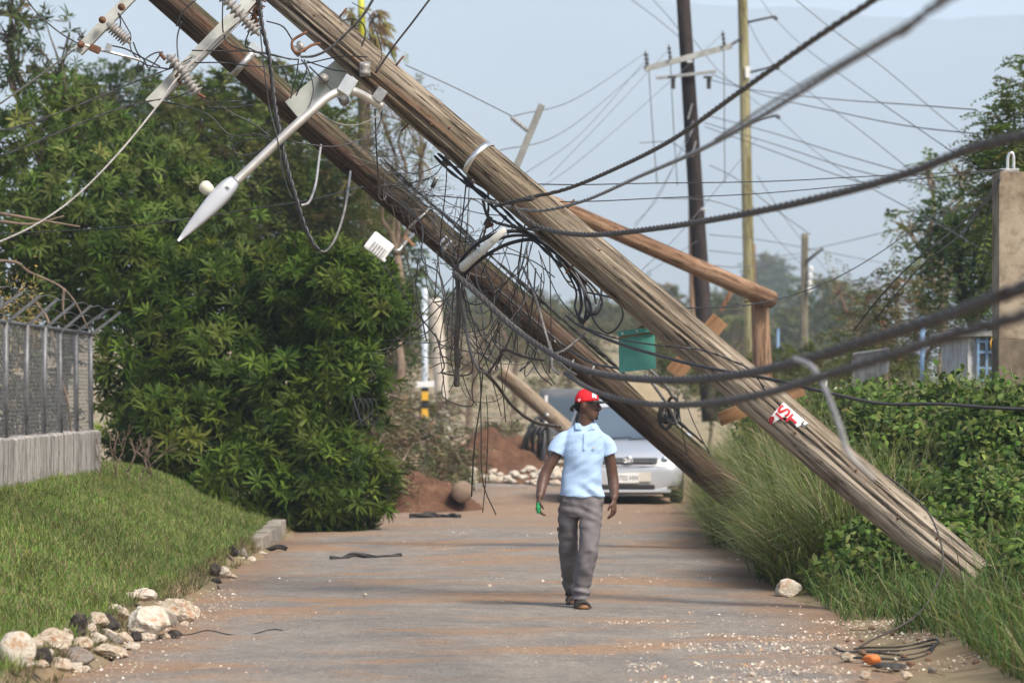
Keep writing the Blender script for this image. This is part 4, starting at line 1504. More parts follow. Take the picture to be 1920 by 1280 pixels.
def wires():
    # --- thick cables sweeping up to the right, in front of everything
    def fg(s, r, m, lab, tw=3, pt=.5):
        p = parse(s)
        if tw:                       # the spans run on past the right edge of the view
            d = p[-1] - p[-2]
            d = d / max(.1, abs(d.x))
            p += [p[-1] + d * 1.2 + Vector((0, 0, .05)), p[-1] + d * 3.2 + Vector((0, 0, .45)), p[-1] + d * 6 + Vector((0, 0, 1.4))]
        return cable(lab, 'thick cables strung across the right foreground', p, r, m, twist=tw, pitch=pt, sides=8)
    fg('1000,372,26 960,382,26.5 1010,425,26 1100,440,24 1230,428,21 1400,400,17.5 1560,365,15 1700,325,13 1830,275,11.5 1960,248,10.5 2100,230,10', .020, 'brown', 'thick twisted brown cable sagging from the grey pole toward the pillar')
    fg('930,386,27 985,372,26.5 1060,355,26 1150,318,24 1260,262,21 1390,170,18 1520,78,16 1660,-15,14.5 1760,-90,13.5', .016, 'brown', 'twisted cable rising steeply from the grey pole past the dark pole')
    fg('905,375,27.5 1000,395,27 1090,378,25 1200,330,21 1310,282,17 1420,222,14 1560,135,11.5 1700,50,9.5 1800,-30,8.5', .0135, 'grey', 'blurred grey cable rising beside the twisted one', 2, .4)
    fg('1340,262,16 1450,190,12.5 1580,115,10 1720,35,8.5 1830,-30,8', .007, 'grey', 'thin pale cable blurred over the mountain', 2, .4)
    fg('852,512,28.4 905,560,27.5 960,612,26.5 1030,660,25 1090,690,23 1160,706,20.5 1260,712,18 1370,704,16 1480,682,14 1620,640,12.5 1760,596,11.2 1890,548,10 2020,500,9.3', .0235, 'brown', 'heavy lashed cable bundle sagging low across the road above the man', 4, .7)
    fg('1060,700,24 1120,735,21 1210,756,18.5 1320,756,16 1430,738,13.5 1540,706,11.5 1680,662,10 1800,622,9 1960,580,8.2', .0185, 'brown', 'second heavy cable hanging just under the lashed bundle', 3, .6)
    fg('1490,672,13.6 1525,690,13 1552,740,12.5 1575,800,12.2 1592,850,12 1640,900,12', .011, 'pale', 'pale blurred loose cable drooping in front of the torn sign', 0)
    cable('grey binding wire wrapped round the lashed cable bundle', 'lashing loops', '1030,640,25 1040,668,24.8 1062,690,24.4 1080,702,24', .006, 'grey')
    for x, y, d in ((1032, 668, 24.9), (1072, 684, 23.6), (1110, 696, 22.2)):
        c = P(x, y, d)
        a = np.linspace(0, 6.283, 20)
        pts = np.array(c)[None] + np.stack([.012 * np.sin(a * 1), .034 * np.cos(a), .034 * np.sin(a)], 1)
        cable('pale lashing loop around the heavy cable bundle', 'lashing loops', [Vector(q) for q in pts], .0055, 'pale', 'lashing_loop', n=2)
    # --- dark cable along the bank
    cable('black cable running past the green board and along the leafy bank', None, '1060,590,28 1090,612,28 1150,640,27.6 1240,668,26.8 1330,690,26.2 1450,712,25.8 1560,738,25.6 1660,757,25.5 1760,757,25.4 1860,764,25.3 2000,770,25.2', .013, 'black')
    cable('slim black twin cable crossing the grey pole beside green board', None, '1085,610,27.9 1160,635,27.5 1240,648,26.6 1310,655,26.5 1370,675,26.4 1410,697,26.3 1440,740,26.4', .008, 'black', twist=2, pitch=.2)
    cable('frayed black cable ending against the green board', None, '930,540,30 1000,600,30 1060,650,30 1110,680,29.6 1158,690,29', .012, 'black', twist=3, pitch=.2)
    # --- service drops to the pillar
    cable('black service wire from the grey pole to the pillar top', 'service wires running to the concrete pillar', '985,345,28.8 1120,346,30 1300,343,32 1500,337,34 1700,328,35.5 1882,318,36', .0058, 'black', wob=.006)
    cable('lower black service wire from the grey pole to the pillar', 'service wires running to the concrete pillar', '800,366,29 940,376,29.2 1100,377,30 1250,372,31.5 1420,362,33 1600,348,34.5 1760,332,35.6 1880,320,36', .0056, 'black', wob=.006)
    cable('black wire sagging from the pillar past the short grey pole', 'service wires running to the concrete pillar', '1876,326,36 1800,372,36 1720,425,35.5 1640,480,35 1560,525,34.5 1480,555,34 1400,572,33 1300,577,32 1200,572,31', .0062, 'black')
    for s, r in (('1876,330,36 1840,385,36 1790,430,36 1720,485,36 1660,545,36.5 1600,620,37', .008), ('1876,332,36 1850,375,36 1800,440,36 1735,492,36 1690,540,36.5 1640,600,37', .007), ('1876,334,36 1858,372,36 1830,395,36 1822,420,36', .008), ('1876,334,36 1862,380,36 1848,430,36 1842,520,36', .005)):
        cable('black drop wire hanging off the pillar into the bank', 'drop wires under the pillar', s, r, 'black')
    # --- left side cables
    cable('grey guy wire slanting down to the lower left from the crossarm', 'wires on the left of the poles', '-40,222,27.5 0,195,27.5 150,85,27.6 245,0,27.7 300,-50,27.8', .0085, 'grey', twist=3, pitch=.1)
    cable('long pale stay wire slanting from pole top to the fence', 'wires on the left of the poles', '470,20,28.2 390,90,28 330,150,27.8 290,205,27.6 220,290,27.2 140,370,27 60,425,26.8 -40,470,26.6', .009, 'pale', twist=3, pitch=.1)
    for s in ('468,22,28.2 400,80,28 345,138,27.9 296,200,27.7', '474,18,28.2 410,84,28.1 350,140,28 300,182,27.9'):
        cable('pale slack strand beside the long stay wire', 'wires on the left of the poles', s, .005, 'pale')
    cable('black twin cable rising from the left edge to the insulators', 'wires on the left of the poles', '-40,255,26.5 60,230,26.8 160,192,27.2 250,155,27.6 320,128,27.9 360,108,28', .0085, 'dark', twist=2, pitch=.5)
    cable('lower black cable curving up from the left edge', 'wires on the left of the poles', '-40,305,26.3 40,278,26.6 130,240,27 220,205,27.4 280,190,27.7 330,182,27.9 362,170,28', .0085, 'dark', twist=2, pitch=.5)
    cable('black wire from upper left corner to the crossarm tip', 'wires on the left of the poles', '40,-15,27.6 70,25,27.6 110,60,27.6 146,82,27.6', .007, 'black')
    cable('thin black wire crossing the luminaire tip', 'wires on the left of the poles', '-30,440,29 200,428,29 340,412,29 470,392,29.4 580,375,30 680,350,31', .006, 'black')
    # --- wires around the crossarms and lamp
    hw = ['224,60,27.6 226,40,27.6 222,25,27.6 238,52,27.6 245,66,27.6 244,86,27.6 252,104,27.6 275,122,27.7 318,130,27.9', '250,80,27.6 258,100,27.7 270,112,27.8 280,128,27.8 300,104,27.9', '205,85,27.5 235,92,27.6 262,106,27.7 300,125,27.9',
          '262,105,27.7 258,130,27.7 266,132,27.7 272,112,27.7 290,100,27.8 305,98,27.9', '418,-5,28 417,40,28 420,66,28.1 432,84,28.1 460,95,28.2 500,100,28.3 545,112,28.4',
          '330,50,28 345,20,28 380,-10,28', '335,120,27.9 332,75,28 340,40,28', '480,38,28.2 465,65,28.2 460,85,28.2 470,92,28.2 500,108,28.3 530,130,28.4 540,155,28.4', '360,95,28 420,96,28 470,97,28.2 540,110,28.4 560,112,28.4',
          '358,118,28 420,118,28 470,124,28.2 520,125,28.3 580,118,28.4 640,106,28.3 690,107,28.2', '500,40,28.2 530,50,28.3 548,75,28.4', '560,110,28.4 556,140,28.4 550,160,28.4 545,185,28.4', '570,112,28.4 585,150,28.3 586,180,28.2 570,215,28.1 540,240,28.0 518,255,28.0',
          '565,112,28.4 575,130,28.3 566,155,28.3 555,180,28.3', '508,258,28 480,235,28 440,215,28 410,195,28 395,175,27.9 380,168,27.9', '300,190,27.9 340,198,28 390,215,28 420,245,28 440,255,28 480,252,28 508,258,28', '508,258,28 470,262,28 442,270,28 440,285,28 460,292,28 490,282,28 508,262,28',
          '508,258,28 560,268,28 620,275,28.1 660,268,28.2 700,250,28.3 714,225,28.4 716,205,28.4', '575,115,28.4 620,130,28.3 650,135,28.2', '640,40,28.2 660,35,28.4 680,45,28.5 685,65,28.5 678,88,28.5', '376,186,28 400,192,28 440,190,28 480,188,28.2', '388,200,28 430,202,28.1 480,196,28.3', '580,125,28.4 610,155,28.2 640,190,28.2']
    for s in hw:
        p = parse(s)
        x = sum(960 + q.x / q.y * F for q in p) / len(p)
        y = sum(HY - (q.z - CH) / q.y * F for q in p) / len(p)
        where = 'at the ribbed insulator of the detached crossarm' if x < 300 else ('beside the crossarm on the grey pole' if x < 420 else 'between crossarm and grey pole') if y < 130 and x < 560 else 'looped around the lamp arm' if y > 185 else 'tied to the shackle insulator' if x < 600 else 'on top of the grey pole'
        cable('thin black jumper wire ' + where, 'jumper wires around the street lamp', s, .0062, 'black', 'jumper_wire', cat='wire')
    cable('grey conductor curving over the top of the grey pole', None, '565,107,28.3 590,105,28.1 620,90,28.0 650,62,27.9 680,30,27.8 705,-10,27.7', .011, 'grey', 'conductor')
    cable('dark conductor rising from the insulator rack on the grey pole', None, '704,137,27.9 740,85,27.9 775,40,27.9 820,-20,27.9', .009, 'dark', 'conductor')
    cable('thin wire from the rack looping above the grey pole', None, '660,5,28.2 690,25,28.2 706,60,28.2 716,105,28.1 705,130,28', .004, 'dark', 'thin_wire')
    cable('heavy black twisted drop cable hanging in a deep loop', None, '486,-20,28 490,40,28 505,110,28 513,180,28 522,235,27.95 535,300,27.9 552,360,27.85 570,420,27.85 588,458,27.85 600,470,27.85', .021, 'black', 'hanging_cable', twist=2, pitch=.16, sides=8)
    cable('grey spiral wrapped end of the hanging loop', None, '598,470,27.85 612,470,27.85 630,445,27.9 645,400,28.2 653,355,29 657,322,33', .012, 'grey', 'spiral_grip', twist=3, pitch=.06)
    cable('pale hooked wire hanging from the brown pole', None, '566,385,28 580,378,28.5 592,345,30 598,300,33 602,272,35.5', .011, 'pale', 'hooked_wire')
    cable('thin black cord beside the heavy hanging cable', None, '486,35,27.95 493,110,27.9 505,200,27.9 520,260,27.85 532,330,27.85 548,375,27.85', .006, 'black', 'cord')
    cable('black cord hanging straight down behind the lamp arm', None, '703,205,28.3 706,280,28.5 710,340,29 714,365,30', .006, 'black', 'cord')
    cable('thin pale wire drooping under the lamp arm bracket', None, '716,205,28.3 700,222,28.2 665,235,28.2 630,230,28.2 595,210,28.2', .005, 'pale', 'thin_wire')

    # --- tangle between the poles: wires drawn one by one
    tg = 'loose wires tangled between the two leaning poles'
    tangle = ['660,350,30 700,352,30 760,345,29.5 812,330,29 832,305,29 838,298,29', '840,300,29 870,330,28.7 910,355,28.6 950,385,28.4 990,410,28.4', '832,305,29 800,320,30 770,325,31 730,300,33 690,260,34', '838,300,29 836,350,29 828,420,29.2 822,480,29.4 815,560,29.5',
              '875,335,28.6 868,400,28.6 862,450,28.8 856,505,28.9', '880,345,28.6 876,420,28.7 868,500,28.9', '842,310,29 870,318,28.8 880,335,28.7 905,350,28.6', '720,340,31 760,360,30.5 800,400,30.2 830,440,30 860,470,29.8', '760,350,31 790,380,30.6 830,400,30.2 880,440,29.5 920,500,29',
              '700,350,32 750,365,32 800,360,31 850,385,30 900,400,29 950,405,28.6', '860,505,28.8 830,540,29.5 800,580,30 760,620,30.5 730,650,31', '700,660,31 760,645,31 830,640,30 850,620,29.5 856,590,29', '690,665,31 740,655,31 800,600,30.5 850,545,29.5 862,510,29',
              '820,700,31 870,690,30.5 900,650,29.5 930,600,29 960,560,28.8 990,450,28.7', '1000,450,28.7 985,500,28.7 960,560,28.7 930,620,28.8 900,680,29', '992,452,28.7 975,510,28.7 945,580,28.7 910,640,28.9', '1010,470,28.6 1030,520,28.5 1050,560,28.4 1080,595,28.2 1095,610,28',
              '1012,475,28.6 1020,530,28.6 1002,590,28.6 990,640,28.7', '1020,460,28.6 1035,480,28.6 1065,530,28.5 1085,545,28.5', '1030,460,28.6 1032,540,28.5 1033,620,28.5 1030,700,28.4', '870,470,29 900,480,29 950,475,28.9 1000,490,28.8 1040,520,28.6',
              '855,510,28.9 880,540,28.6 920,545,28.5 960,520,28.5 985,500,28.5', '850,515,28.9 870,560,28.8 900,570,28.7 940,540,28.6 970,500,28.6', '862,520,28.9 880,600,28.9 905,660,28.9 925,720,29 940,780,29', '868,530,28.9 890,620,28.9 900,700,28.9 902,790,29 905,900,29.2 930,965,29.4',
              '905,700,29 900,760,29 890,830,29 884,930,29.2', '912,740,29 915,800,29 912,880,29.2 905,960,29.4', '935,600,28.8 938,660,28.8 942,720,28.8 948,790,28.9', '760,470,30.5 770,520,30.5 780,560,30.5 786,640,30.5', '785,480,30.2 780,540,30.2 792,600,30.2 800,640,30.2', '842,540,29.5 820,600,29.8 790,630,30 750,636,30.4 700,640,30.8',
              '990,660,28.7 1010,700,28.6 1035,722,28.6', '1000,640,28.7 1020,690,28.6 1040,720,28.6', '836,430,29.6 860,450,29.5 890,452,29.3 930,430,28.9 950,405,28.7', '840,560,29.4 825,640,29.6 830,700,29.6 838,760,29.8', '866,700,29.2 880,740,29.2 895,760,29.2', '700,770,31 680,790,31 670,770,31.5 660,740,32']
    for s in tangle:
        r, m = random.choice((.0045, .0055, .007)), random.choice(('black', 'dark', 'dark', 'brown'))
        p = parse(s)
        xs = [960 + q.x / q.y * F for q in (p[0], p[-1])]
        zs = [HY - (q.z - CH) / q.y * F for q in (p[0], p[-1])]
        x, y = sum(xs) / 2, max(zs)
        where = 'dangling almost to the road' if y > 850 else 'by the white floodlight' if x < 780 else 'at the hook below the pole crossing' if y < 480 else 'around the white bar' if x < 880 else 'hanging under the white bar' if x < 960 else 'near the black coil'
        cable(('fine ' if r < .005 else 'thicker ' if r > .006 else '') + {'black': 'black', 'dark': 'dark grey', 'brown': 'brown'}[m] + ' tangled wire ' + where, tg, s, r, m, 'tangled_wire', cat='wire')
    for i in range(36):           # finer loose strands about the knot
        a = P(U(720, 880), U(330, 520), U(29.4, 31.5)) if i % 2 else P(U(840, 1010), U(380, 560), U(28.8, 30))
        b = P(U(800, 1000), U(480, 720), U(28.8, 31))
        sag_ = U(-.1, .8)
        pts = [a.lerp(b, t) + Vector((U(-.12, .12), U(-.1, .1), -sag_ * 4 * t * (1 - t) + U(-.06, .06))) for t in np.linspace(0, 1, 6)]
        m = random.choice(('dark', 'brown', 'black', 'black'))
        cable('fine ' + {'dark': 'dark', 'brown': 'brown', 'grey': 'silvery', 'black': 'black'}[m] + ' loose strand ' + ('trailing off the brown pole' if i % 2 else 'about the white bar'), 'fine strands around the cable knot', pts, random.choice((.0036, .005, .0068)), m, 'loose_strand', cat='wire')
    for i in range(30):           # wire wool lying along the brown pole
        z = onB(U(660, 900))
        a = MBm @ Vector((0, 0, z)) + Vector((.06, -.2, .16))
        pts = [a + Vector((U(-.35, .35), U(-.08, .05), U(-.22, .2))) for _ in range(5)]
        cable('curly thin wire heaped on the brown pole', 'curly wires on the brown pole', pts, .0034, random.choice(('dark', 'black', 'grey')), 'curly_wire', cat='wire')
    for i, k in enumerate((0, .02, .045)):      # cables lashed along the brown pole
        pts = [MBm @ Vector((0, 0, onB(x))) + Vector((.13 + k, -.06 - k, .155 - k * .4 + .012 * math.sin(x * .05 + i * 2))) for x in range(690, 1330, 40)]
        cable('dark cable lying along the top of the brown pole', 'cables lashed along the brown pole', pts, .012, 'dark', twist=2, pitch=.3)
    for i, k in enumerate((0, .03)):            # under the grey pole
        pts = [MA @ Vector((0, 0, onA(x))) + Vector((-.13 - k, .06, -.14 - k * .5 + .014 * math.sin(x * .06 + i * 2))) for x in range(850, 1120, 30)]
        cable('black cable running along the underside of the grey pole', 'cables under the grey pole', pts, .015, 'black', twist=2, pitch=.3)
    # thick black cable arcs
    bl = 'black sheathed cable of the big coil under the grey pole'
    bg = 'black cable coil under the grey pole'
    for s, r in (('858,505,28.9 870,480,28.8 905,450,28.7 950,434,28.6 1000,440,28.5 1040,470,28.45 1075,510,28.4', .016), ('862,512,28.8 900,472,28.7 945,445,28.6 1000,445,28.5 1050,480,28.4 1090,520,28.4', .013), ('864,520,28.8 910,480,28.7 960,455,28.6 1010,452,28.5 1060,490,28.4 1100,530,28.4', .016),
                 ('1060,490,28.4 1090,520,28.4 1100,560,28.4 1095,600,28.3 1080,588,28.3', .012), ('1070,500,28.4 1105,530,28.4 1128,560,28.4 1122,585,28.4 1105,588,28.4 1098,560,28.4', .011), ('1065,500,28.4 1092,540,28.35 1100,580,28.3 1112,586,28.3 1126,565,28.4 1128,530,28.45', .010),
                 ('1050,490,28.4 1082,530,28.4 1090,570,28.35 1085,595,28.3 1092,606,28.3 1100,595,28.3', .013), ('1075,505,28.4 1096,545,28.35 1108,580,28.3 1098,600,28.3', .015), ('1058,500,28.4 1080,545,28.4 1078,575,28.4 1088,600,28.3', .009), ('1080,510,28.4 1110,545,28.4 1118,570,28.4', .009),
                 ('1100,548,28.3 1150,560,28.2 1168,585,28.2 1160,610,28.2 1140,625,28.2 1120,610,28.2 1108,590,28.2', .0075), ('1042,480,28.5 1065,510,28.4 1070,520,28.4 1078,512,28.4', .008), ('1030,470,28.5 1050,505,28.4 1062,525,28.4 1075,530,28.4', .007)):
        x0 = float(s.split(',')[0])
        cable(('thick ' if r > .0125 else 'slim ' if r < .0095 else '') + ('black cable arching from the white bar to the coil' if x0 < 900 else bl), bg, s, r, 'black', 'coiled_cable', sides=8)
    # thick grey conductors
    for s, r, lab in (('852,508,28.8 900,552,28.5 950,600,28.2 1000,640,28 1040,668,27.8', .020, 'thick grey conductor drooping from white bar to the lashed bundle'), ('856,515,28.8 868,580,28.8 880,650,28.8 895,690,28.8 915,700,28.8', .014, 'grey cable hanging in a narrow loop below the white bar'),
                      ('980,500,28.4 1005,560,28.2 1022,620,28 1035,665,27.9', .011, 'bluish grey cable slanting down to the lashed bundle'), ('1035,665,27.9 1060,655,27.9 1085,635,28 1102,620,28', .011, 'pale cable linking bundle and black coil'), ('1035,665,27.8 1036,690,27.7 1048,702,27.6', .010, 'short grey tail hanging off the bundle'),
                      ('915,700,28.8 935,672,28.8 945,655,28.7 980,668,28.5 1020,675,28.2', .013, 'grey brown cable bending back up to the bundle'), ('900,690,28.8 930,720,29 960,760,29.4 1000,790,30 1050,800,31', .016, 'brown hanging cable swinging down behind the man')):
        cable(lab, None, s, r, 'grey' if 'brown' not in lab else 'brown', 'conductor', twist=3, pitch=.12)
    cable('frayed brown cable bundle hanging straight down under the white bar', None, '858,520,28.8 860,570,28.8 857,620,28.8 858,660,28.8 856,725,28.8', .024, 'brown', 'frayed_bundle', twist=4, pitch=.9, wob=.01)
    for s in ('850,520,28.8 848,600,28.8 846,660,28.8', '866,520,28.8 868,600,28.8 862,690,28.8', '852,640,28.8 845,670,28.8 852,710,28.8 842,735,28.8', '840,655,28.8 820,650,28.8 812,660,28.8', '850,685,28.8 830,680,28.8 805,690,28.8'):
        cable('frayed wire splaying from the brown hanging bundle', 'frayed wires of the brown bundle', s, .005, 'brown', 'frayed_wire', cat='wire')
    # knots of fittings
    for px, py, d, lab in ((915, 415, 28.5, 'dark clamp hanging where cables meet the grey pole'), (878, 338, 28.6, 'small black clamp under the bright pole band'), (836, 300, 29, 'black hook fitting gathering thin wires')):
        T = thing('cable_clamp', lab, 'clamp', tuple(P(px, py, d)))
        obj('clamp_body', MB().box(P(px, py, d), (.05, .05, .09), Matrix.Rotation(.5, 3, 'Y'), .012).mesh('clamp_body'), MT['polymer'], T)
        obj('clamp_bolt', MB().tube([P(px - 6, py, d - .03), P(px + 7, py + 4, d - .03)], .008, 6).mesh('clamp_bolt'), MT['rusty'], T)
        obj('clamp_jaw', MB().box(P(px + 3, py + 8, d), (.07, .035, .03), Matrix.Rotation(-.4, 3, 'Y'), .008).mesh('clamp_jaw'), MT['rusty'], T)
    cable('dark cord hanging from the hook to the clamp', None, '915,345,28.6 916,380,28.5 914,410,28.5 905,450,28.6', .012, 'brown', 'cord', twist=2, pitch=.1)
    cable('twisted grey brown cable from clamp over the grey pole', None, '905,375,28.5 918,410,28.4 960,425,28.2 1010,432,28.0', .014, 'brown', twist=3, pitch=.2)
    T = thing('spacer_rod', 'small black spacer on a thin wire under the pole crossing', 'spacer', tuple(P(814, 343, 29)))
    obj('rod', MB().tube([P(818, 335, 29), P(810, 352, 29)], .018, 8).mesh('rod', True), MT['polymer'], T)
    obj('rod_ends', MB().tube([P(821, 330, 29), P(807, 357, 29)], .006, 6).mesh('rod_end', True), MT['galv'], T).name = 'rod_end'

    # --- far wires
    fl, fgp = 'thin overhead wire strung between the distant poles', 'thin overhead wires strung between distant poles'
    far = ['760,122,48 860,168,48.5 960,218,49', '962,218,49 1080,185,60 1210,100,79.6', '925,285,49 1060,245,60 1213,120,79.6', '985,325,60 1090,250,70 1213,110,79.6', '1030,330,60 1150,205,70 1257,90,79.6', '950,390,56 1100,290,70 1358,62,79.6',
           '1215,100,79.6 1222,220,80 1232,345,81', '1256,92,79.6 1262,220,80 1270,348,81', '1357,64,79.6 1358,200,80 1359,342,81', '1371,86,79.6 1380,78,84 1395,68,91.8', '1220,-5,78 1250,28,79 1276,60,80', '1300,75,79.8 1350,135,85 1410,185,91 1452,218,91.8',
           '1449,32,91.8 1500,82,80 1590,150,66 1720,240,54 1830,315,47', '1420,-10,91 1449,32,91.8', '1378,-10,89 1420,75,91 1452,125,91.8', '1452,125,91.8 1520,175,80 1620,250,66 1720,330,56 1800,400,50', '1454,217,91.8 1530,285,80 1620,345,68 1760,420,56 1880,490,48',
           '1330,150,80 1420,170,76 1560,186,66 1700,196,58 1830,206,50', '1335,140,80 1430,178,74 1560,208,64 1700,236,56 1840,252,50', '1320,215,80 1450,250,74 1580,290,66 1720,330,58 1830,362,52', '1320,230,80 1450,270,74 1600,318,66 1760,352,56', '1322,238,80 1440,280,74 1560,325,66 1650,352,60',
           '1480,-10,60 1560,55,60 1660,130,60 1760,215,60 1830,270,60', '1330,310,81 1380,335,81 1450,390,82 1520,440,84', '1500,475,104 1440,480,95 1330,470,81', '1512,470,104 1640,440,80 1760,405,60 1850,370,48', '1200,268,79 1260,268,79.5 1300,300,80', '1190,420,60 1240,360,68 1300,225,79.8', '1180,440,60 1230,370,68 1302,240,79.8', '1240,372,60 1330,376,60 1420,405,62',
           '1310,495,81 1400,500,86 1510,480,104', '1330,440,81 1440,452,92 1640,490,104 1700,500,106', '1410,385,91 1450,440,96 1506,500,104', '1420,330,91 1480,420,98 1560,520,110', '985,690,64 1060,600,66 1200,520,70 1310,450,80', '740,770,66 840,790,66 960,790,66', '1200,510,52 1290,420,56 1420,260,70', '1170,-10,76 1225,30,78 1276,72,80']
    for s in far:
        p = parse(s)
        xa, xb = sorted((960 + p[0].x / p[0].y * F, 960 + p[-1].x / p[-1].y * F))
        st = all(abs((960 + q.x / q.y * F) - xa) < 30 for q in p)
        where = 'dropping straight down from the dark pole crossarm' if st and xa > 1200 else 'running from the grey pole to the fallen crossarm' if xb < 970 else 'fanning out to the dark pole crossarm' if xb < 1290 else 'reaching the dark pole from the left' if xb < 1375 else 'strung between dark pole and yellowish pole' if xb < 1460 else 'ending at the short grey pole' if xb < 1570 else 'sweeping from the yellowish pole arms toward the pillar trees' if xa > 1400 else 'crossing behind both dark and yellowish poles'
        cable('thin overhead wire ' + where, fgp, s, .0075 if float(s.split()[0].split(',')[2]) < 70 else .010, 'far', 'overhead_wire', sides=4, cat='wire')
    # loops of spare cable hung on the fallen background pole
    for k in range(6):
        c = P(1010 + U(-20, 25), 790 + U(-12, 18), 65.6)
        a = np.linspace(0, 6.283, 16)
        rx, rz = U(.1, .2), U(.25, .48)
        pts = [Vector((c.x + rx * math.sin(q), c.y + .1 * math.sin(2 * q), c.z - rz + rz * math.cos(q))) for q in a]
        cable('black cable loop hanging on the fallen tan pole', 'cable loops on the fallen tan pole', pts, .035, 'black', 'cable_loop', n=2, cat='cable')
    # bundles resting on the bottom of the brown pole
    for k in range(5):
        c = P(1256 + U(-10, 8), 775 + U(-10, 10), 37.2)
        a = np.linspace(0, 6.283, 14)
        rx, rz = U(.04, .09), U(.08, .14)
        pts = [Vector((c.x + rx * math.sin(q), c.y + .05 * math.sin(q + k), c.z + rz * math.cos(q))) for q in a]
        cable('small dark cable coil tied to the brown pole', 'small coil on the brown pole', pts, .018, 'dark', 'cable_coil', n=2)
    for s in ('1210,700,37 1235,735,37 1258,770,37.1 1270,800,37.2', '1180,660,37 1215,690,37 1245,720,37 1262,745,37.1'):
        cable('pale grey cable trailing to the small coil on the brown pole', 'cables trailing to the small coil', s, .02, 'grey', twist=3, pitch=.15)
    for s in ('1270,740,37 1278,800,37 1290,860,37.3 1300,905,37.6', '1280,735,37 1300,790,37 1330,850,37.3'):
        cable('thin black wire dangling from the brown pole into the grass', 'wires dangling into the grass', s, .006, 'black', cat='wire')
    # loops at left bush
    for k in range(4):
        a = np.linspace(0, 6.283, 14)
        c = P(672 + k * 9, 772, 41)
        pts = [Vector((c.x + .06 * math.sin(q), c.y, c.z + .16 * math.cos(q))) for q in a]
        cable('thin black wire loop hanging below the dark tree', 'wire loops under the dark tree', pts, .006, 'black', n=2, cat='wire')


wires()


